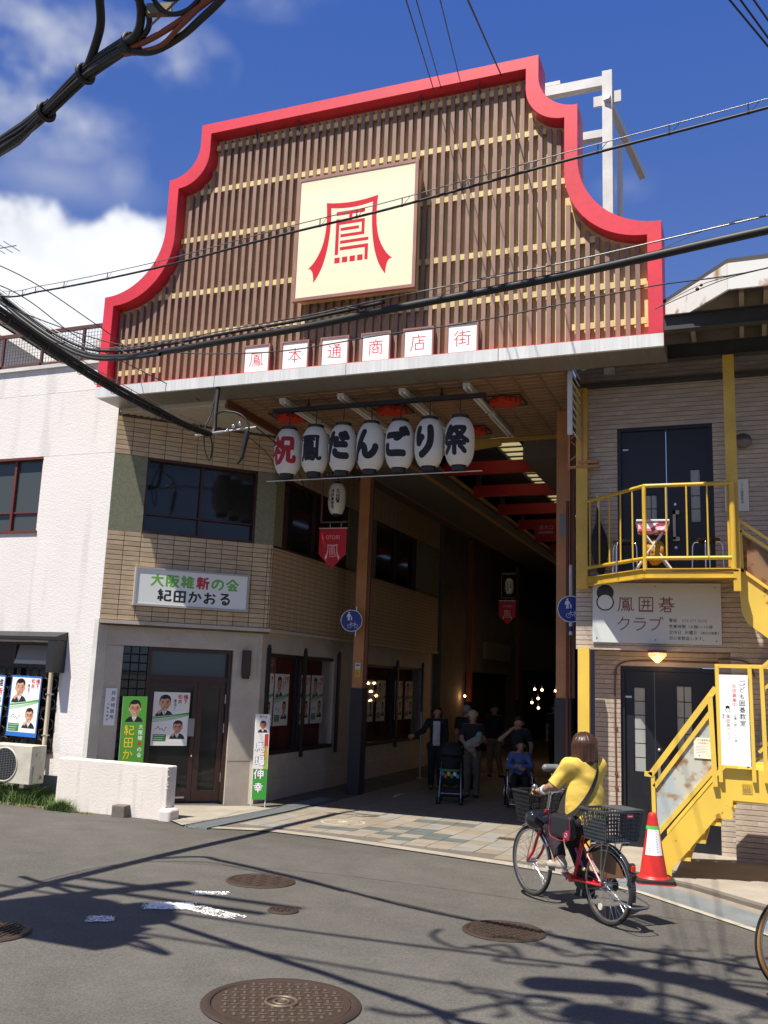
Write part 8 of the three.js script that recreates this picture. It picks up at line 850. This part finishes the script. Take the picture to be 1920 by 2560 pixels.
wireObj('thin_cable', 'thin black cable with small hooks crossing the crest light box', 'cable', (t) => {
  const p = P3(4.6, 5.2, -4.4, 1.6, 4.86, -4.7, 0.21, 4.79, -4.86, -0.93, 4.765, -5.01, -2.11, 4.73, -5.17, -2.95, 4.745, -5.31, -4.21, 4.84, -5.67, -5.76, 5.0, -6.07, -6.3, 5.055, -6.15, -6.95, 5.2, -5.6, -7.0, 5.5, -3.1); new MB().tube(p, 0.0085, 8, 140).build('cable', M.cable, t); new MB().tube(offs(p, 0, 0.052, 0), 0.0035, 5, 140).build('messenger', M.wire, t);
  const c = along(p), h = new MB(); for (let i = 0; i < 22; i++) { const q = c.getPoint(0.1 + i * 0.036), d = c.getTangent(0.1 + i * 0.036); h.cyl(q, q.clone().add(V(0, 0.055, 0)), 0.004, 0.004, 5); h.ball(0.011, q.x, q.y, q.z); h.cyl(q.clone().addScaledVector(d, -0.01), q.clone().addScaledVector(d, -0.06).add(V(0, 0.054, 0)), 0.002, 0.002, 4); } h.build('hook', M.cable, t); });
wireObj('cable_bundle', 'heavy black cable bundle running to the bracket under the gate\'s left corner', 'cable', (t) => {
  const p = P3(-7.0, 5.75, -3.1, -6.97, 5.4, -5.2, -6.94, 5.19, -6.79, -6.9, 5.06, -7.6, -6.87, 4.97, -8.4, -6.86, 4.93, -9.3, -6.86, 4.935, -10.0, -6.87, 4.97, -10.66); new MB().tube(p, 0.036, 9, 90).build('cable', M.cable, t); new MB().tube(p.map((q, i) => q.clone().add(V(0.05, 0.04 * (i < 6 ? 1 : 0.3), 0))), 0.026, 8, 90).tube(p.map((q, i) => q.clone().add(V(-0.045, 0.02, 0))), 0.024, 8, 90).build('side_cable', M.cable, t); new MB().tube(offs(p, 0, 0.12, 0), 0.005, 5, 90).build('messenger', M.wire, t);
  const c = along(p), h = new MB(); for (let i = 0; i < 16; i++) { const q = c.getPoint(0.2 + i * 0.05); h.cyl(q.clone().add(V(0, 0.02, 0)), q.clone().add(V(0, 0.13, 0)), 0.003, 0.003, 5); h.add(new THREE.TorusGeometry(0.05, 0.004, 5, 12), new THREE.Matrix4().setPosition(q.x, q.y, q.z)); } h.build('hanger', M.cableGrey, t); });
wireObj('cable_bracket', 'black cable bracket with clamps and a hanging stub under the gate\'s left corner', 'bracket', (t) => {
  const a = new MB(); a.tube(P3(-6.87, 4.97, -10.66, -6.84, 5.02, -10.75, -6.86, 5.3, -10.8, -6.88, 5.72, -10.86), 0.032, 8, 24).tube(P3(-6.9, 5.72, -10.86, -6.92, 5.3, -10.78, -6.95, 5.05, -10.7, -6.92, 4.72, -10.72, -6.86, 4.62, -10.74, -6.82, 4.8, -10.72, -6.86, 5.0, -10.7), 0.011, 6, 50); a.build('riser', M.cable, t); const b = new MB(); b.cyl(V(-7.08, 4.97, -10.68), V(-6.62, 5.0, -10.68), 0.02).cyl(V(-6.62, 5.0, -10.68), V(-6.25, 5.1, -10.9), 0.013); b.build('arm', M.steel, t); const d = new MB(); d.ball(0.03, -6.5, 5.08, -10.72).ball(0.03, -6.42, 5.12, -10.75).ball(0.025, -6.58, 5.02, -10.7); d.build('clamp', M.chrome, t); new MB().tube(P3(-6.86, 5.3, -10.8, -6.65, 5.3, -10.7, -6.4, 5.24, -10.72, -6.28, 5.1, -10.75, -6.29, 4.95, -10.75), 0.014, 6, 40).build('lead', M.cable, t); new MB().cyl(V(-6.29, 5.0, -10.75), V(-6.36, 4.62, -10.75), 0.038, 0.03, 12).cyl(V(-6.36, 4.62, -10.75), V(-6.42, 4.55, -10.75), 0.02).build('stub', M.cable, t); new MB().tube(P3(-6.25, 5.1, -10.9, -6.3, 4.98, -12, -7.16, 4.85, -14.5), 0.009, 5, 30).tube(P3(-6.5, 5.1, -10.75, -6.6, 4.95, -12, -7.2, 4.8, -13.4), 0.006, 5, 30).build('onward_wire', M.cable, t); });
wireObj('overhead_bundle', 'bound bundle of black and brown cables rising across the upper left sky', 'cable', (t) => {
  const main = P3(-7.2, 4.72, -4.75, -5.2, 4.6, -4.1, -3.83, 4.58, -3.61, -3.59, 4.58, -3.53, -3.35, 4.585, -3.43, -2.96, 4.62, -3.27, -2.6, 4.6, -3.14), k = [[0, 0, 0.022], [0.02, 0.025, 0.014], [-0.02, 0.02, 0.013], [0.015, -0.022, 0.014], [-0.015, -0.018, 0.012], [0.03, 0, 0.008]]; const a = new MB(); for (const [i, [x, y, r]] of k.entries()) a.tube(main.map((p, j) => p.clone().add(V(x * 0.5 + 0.006 * Math.sin(j * 2 + i), y + 0.006 * Math.cos(j * 1.7 + i * 2), x))), r, 8, 80); a.build('cable', M.cable, t);
  const w = new MB(); w.tube(offs(main.slice(0, 5), 0.0, 0.075, 0), 0.004, 5, 40).tube([...offs(main.slice(0, 4), 0.0, -0.055, 0), main[4].clone()], 0.007, 5, 40); w.build('messenger', M.cableGrey, t); const b = new MB(); for (const p of [main[4], main[5].clone().lerp(main[6], -0.05), main[6]]) b.add(new THREE.TorusGeometry(0.042, 0.014, 8, 16), new THREE.Matrix4().makeRotationY(1.2).setPosition(p.x, p.y, p.z)); b.build('binding', M.cable, t);
  const br = new MB(); br.tube(P3(-2.98, 4.63, -3.28, -2.86, 4.67, -3.19, -2.775, 4.73, -3.12, -2.72, 4.8, -3.03, -2.64, 4.85, -2.9, -2.4, 4.95, -2.4), 0.021, 9, 50).tube(P3(-2.66, 4.6, -3.14, -2.51, 4.59, -3.07, -2.47, 4.64, -3.03, -2.42, 4.66, -2.92, -2.45, 4.72, -2.82, -2.6, 4.8, -2.4), 0.02, 9, 50).tube(P3(-2.66, 4.6, -3.14, -2.47, 4.59, -3.08, -2.44, 4.63, -3.05, -2.46, 4.68, -2.96, -2.52, 4.75, -2.7), 0.014, 8, 50).tube(P3(-2.65, 4.58, -3.14, -2.48, 4.53, -3.14, -2.31, 4.54, -3.11, -2.16, 4.55, -3.05, -2.0, 4.57, -2.98, -1.7, 4.62, -2.8, -0.9, 4.7, -2.2), 0.017, 9, 60).tube(P3(-2.42, 4.72, -2.98, -2.32, 4.6, -3.02, -2.22, 4.585, -3.02, -2.08, 4.62, -2.97, -1.95, 4.66, -2.9, -1.5, 4.75, -2.6), 0.011, 8, 60).tube(P3(-2.44, 4.72, -2.96, -2.3, 4.64, -2.99, -2.15, 4.63, -2.97, -1.98, 4.67, -2.9, -1.6, 4.75, -2.6), 0.009, 8, 60); br.build('branch', M.cable, t);
  const o = new MB(); o.tube(P3(-2.66, 4.58, -3.15, -2.45, 4.565, -3.1, -2.2, 4.575, -3.03, -2.0, 4.59, -2.96, -1.6, 4.62, -2.75, -0.9, 4.7, -2.2), 0.014, 8, 50).tube(P3(-2.64, 4.56, -3.15, -2.42, 4.53, -3.12, -2.28, 4.545, -3.06, -2.12, 4.58, -3.0, -1.9, 4.62, -2.9), 0.012, 8, 50); o.build('brown_cable', M.cableBrown, t);
  const s = new MB(); s.box(0.11, 0.05, 0.03, -2.37, 4.635, -3.03, 0.4, 0, 0.1).ball(0.02, -2.3, 4.67, -2.99).cyl(V(-2.43, 4.6, -3.06), V(-2.15, 4.66, -2.97), 0.005); s.build('clamp', std(lin(0.22, 0.18, 0.1), 0.35, { metalness: 0.8 }), t); rebase(t, -2.9, 4.6, -3.3); });
for (const [i, [a, b, r]] of [[V(-2.49, 7.42, -6.49), V(-3.85, 10.2, -11.15), 0.007], [V(-2.41, 7.42, -6.52), V(-3.74, 10.2, -11.15), 0.006], [V(-2.22, 7.42, -6.58), V(-3.45, 10.2, -11.15), 0.006], [V(-1.98, 7.42, -6.66), V(-2.86, 10.2, -11.15), 0.009]].entries()) {
  const d = a.clone().sub(b), e = a.clone().addScaledVector(d, 0.6), m = new MB(); m.cyl(e, b.clone().setY(9.93), r, r, 6); const o = m.build('thin_wire', M.cable); tag(o, 'thin black wire above the gate top, ' + ['leftmost of four', 'second from the left of four', 'third from the left of four', 'rightmost of four'][i], 'wire', 'four thin wires above the gate'); }
for (const [i, [a, b]] of [[V(0.06, 7.23, -7.1), V(0.34, 6.91, -7.33)], [V(0.14, 7.22, -7.11), V(0.36, 6.93, -7.3)], [V(0.24, 7.2, -7.12), V(0.38, 6.99, -7.22)]].entries()) { const d = b.clone().sub(a); const o = new MB().cyl(a.clone().addScaledVector(d, -4), b.clone().addScaledVector(d, 6), 0.008, 0.008, 6).build('thin_wire', M.cable); tag(o, 'thin black wire in the upper right corner, ' + ['the lowest', 'the middle one', 'the highest'][i], 'wire', 'wires in the upper right corner'); }
for (const [i, pts] of [P3(-9.6, 6.7, -7, -8.26, 6.46, -8.0, -8.07, 6.31, -9.5, -8.46, 6.35, -11.35), P3(-9.6, 6.4, -7, -8.22, 6.2, -8.0, -8.3, 6.12, -9.6, -7.46, 5.7, -11.3)].entries()) { const o = new MB().tube(pts, 0.007, 5, 50).build('thin_wire', M.cable); tag(o, ['upper thin wire slanting down to the red frame\'s left foot', 'lower thin wire slanting down past the red frame to the soffit'][i], 'wire'); }
{ const o = new MB().tube(P3(4, 5.4, -6.2, 0.24, 4.61, -6.5, -0.51, 4.575, -6.5, -1.2, 4.51, -6.5, -1.93, 4.445, -6.5, -2.61, 4.42, -6.5, -3.8, 4.42, -6.6, -5.2, 4.6, -6.5, -6.9, 5.2, -5.8), 0.0055, 5, 90).build('thin_wire', M.cable); tag(o, 'thin dark wire below the thick cable, above the six plates', 'wire'); const q = new MB().tube(P3(-0.75, 5.62, -9.45, -0.07, 5.88, -9.5, 0.4, 5.96, -9.5, 3, 6.4, -9.5), 0.005, 5, 40).tube(P3(-0.75, 5.62, -9.45, -0.3, 5.86, -9.52, 0.4, 5.99, -9.55, 3, 6.5, -9.5), 0.004, 5, 40).ball(0.02, -0.33, 5.8, -9.48).ball(0.016, -0.29, 5.84, -9.48).build('thin_wire', M.cable); tag(q, 'pair of thin wires with a clamp in front of the white canopy edge', 'wire'); }
// ---------------------------------------------------------------- poles just outside the photo, whose shadows fall on the road
{
  const t = thing('utility_pole', 'concrete utility pole with transformers, left of the view, shading the road', 'utility pole'); put('pole', new THREE.CylinderGeometry(0.11, 0.17, 10, 20), M.conc, t).position.y = 5; for (const [x, y, z, s] of [[0.5, 6.3, -0.15, 1], [1.05, 6.4, -0.05, 1], [0.75, 7.3, 0.1, 0.9]]) { const d = new MB(); d.cyl(V(x, y, z), V(x, y + 0.85 * s, z), 0.27 * s, 0.27 * s, 20).cyl(V(x, y + 0.85 * s, z), V(x, y + 0.9 * s, z), 0.28 * s, 0.2 * s, 20); for (const a of [-0.1, 0.1]) d.cyl(V(x + a, y + 0.88 * s, z), V(x + a, y + 1.1 * s, z), 0.03, 0.02, 8); d.build('transformer', M.gutter, t); } const a = new MB(); a.box(2.2, 0.08, 0.08, 0.4, 8.6, 0).box(2.2, 0.08, 0.08, 0.4, 9.3, 0).box(1.6, 0.07, 0.4, 0.75, 6.24, -0.05).box(0.9, 0.35, 0.3, 1.35, 5.4, -0.2); a.build('crossarm', M.steel, t); const w = new MB(); w.tube(P3(0.1, 5.7, 0, 0.9, 5.3, -0.4, 1.7, 5.5, -0.3, 2.1, 5.9, 0.1, 1.4, 6.2, 0.1, 0.3, 6.1, 0), 0.03, 6, 60).tube(P3(0.1, 5.3, 0, 1.1, 4.9, -0.5, 1.9, 5.2, -0.5, 1.2, 5.8, -0.1), 0.025, 6, 60); w.build('cable_loop', M.cable, t); t.position.set(-7.0, gy(-2.9), -2.9);
}
{
  const t = thing('cable_junction', 'cluster of splice cases and cable loops overhead, shading the road at the right', 'cable junction'); for (const [x, y, z, l, r, q] of [[0, 0, 0, 0.7, 0.13, 0.2], [0.5, 0.25, 0.35, 0.8, 0.12, 0.5], [-0.45, 0.2, 0.6, 0.5, 0.15, -0.3], [0.15, -0.1, 1.0, 0.9, 0.14, 0.1]]) { const c = Math.cos(q) * l / 2, s = Math.sin(q) * l / 2; new MB().cyl(V(x - c, y, z - s), V(x + c, y, z + s), r, r, 16).ball(r, x - c, y, z - s).ball(r, x + c, y, z + s).build('splice_case', M.cable, t); }
  const w = new MB(); for (let i = 0; i < 40; i++) { const p = []; let x = rr(-1, 1), z = rr(-0.8, 1.4), y = rr(-0.2, 0.5); for (let j = 0; j < 6; j++) { p.push(V(x, y, z)); x += rr(-0.28, 0.28); z += rr(-0.22, 0.26); y += rr(-0.15, 0.15); } w.tube(p, rr(0.012, 0.03), 6, 40); } w.tube(P3(-7, 0.6, 0.4, -3, 0.2, 0.3, 0, 0, 0, 3, 0.3, -0.2, 7, 0.9, -0.3), 0.03, 6, 60).tube(P3(-7, 0.8, 1.2, -3, 0.3, 1.0, 0, 0.1, 0.9, 3, 0.4, 0.7, 7, 1, 0.6), 0.025, 6, 60).tube(P3(0.2, 0.1, 4.5, 0.1, 0, 1, 0, 0.05, 0, -0.1, 0.3, -0.6), 0.028, 6, 40); w.build('cable_loop', M.cable, t); t.position.set(-2.25, 7.4, -3.3);
}
scene.updateMatrixWorld(true);
renderer.render(scene, camera);
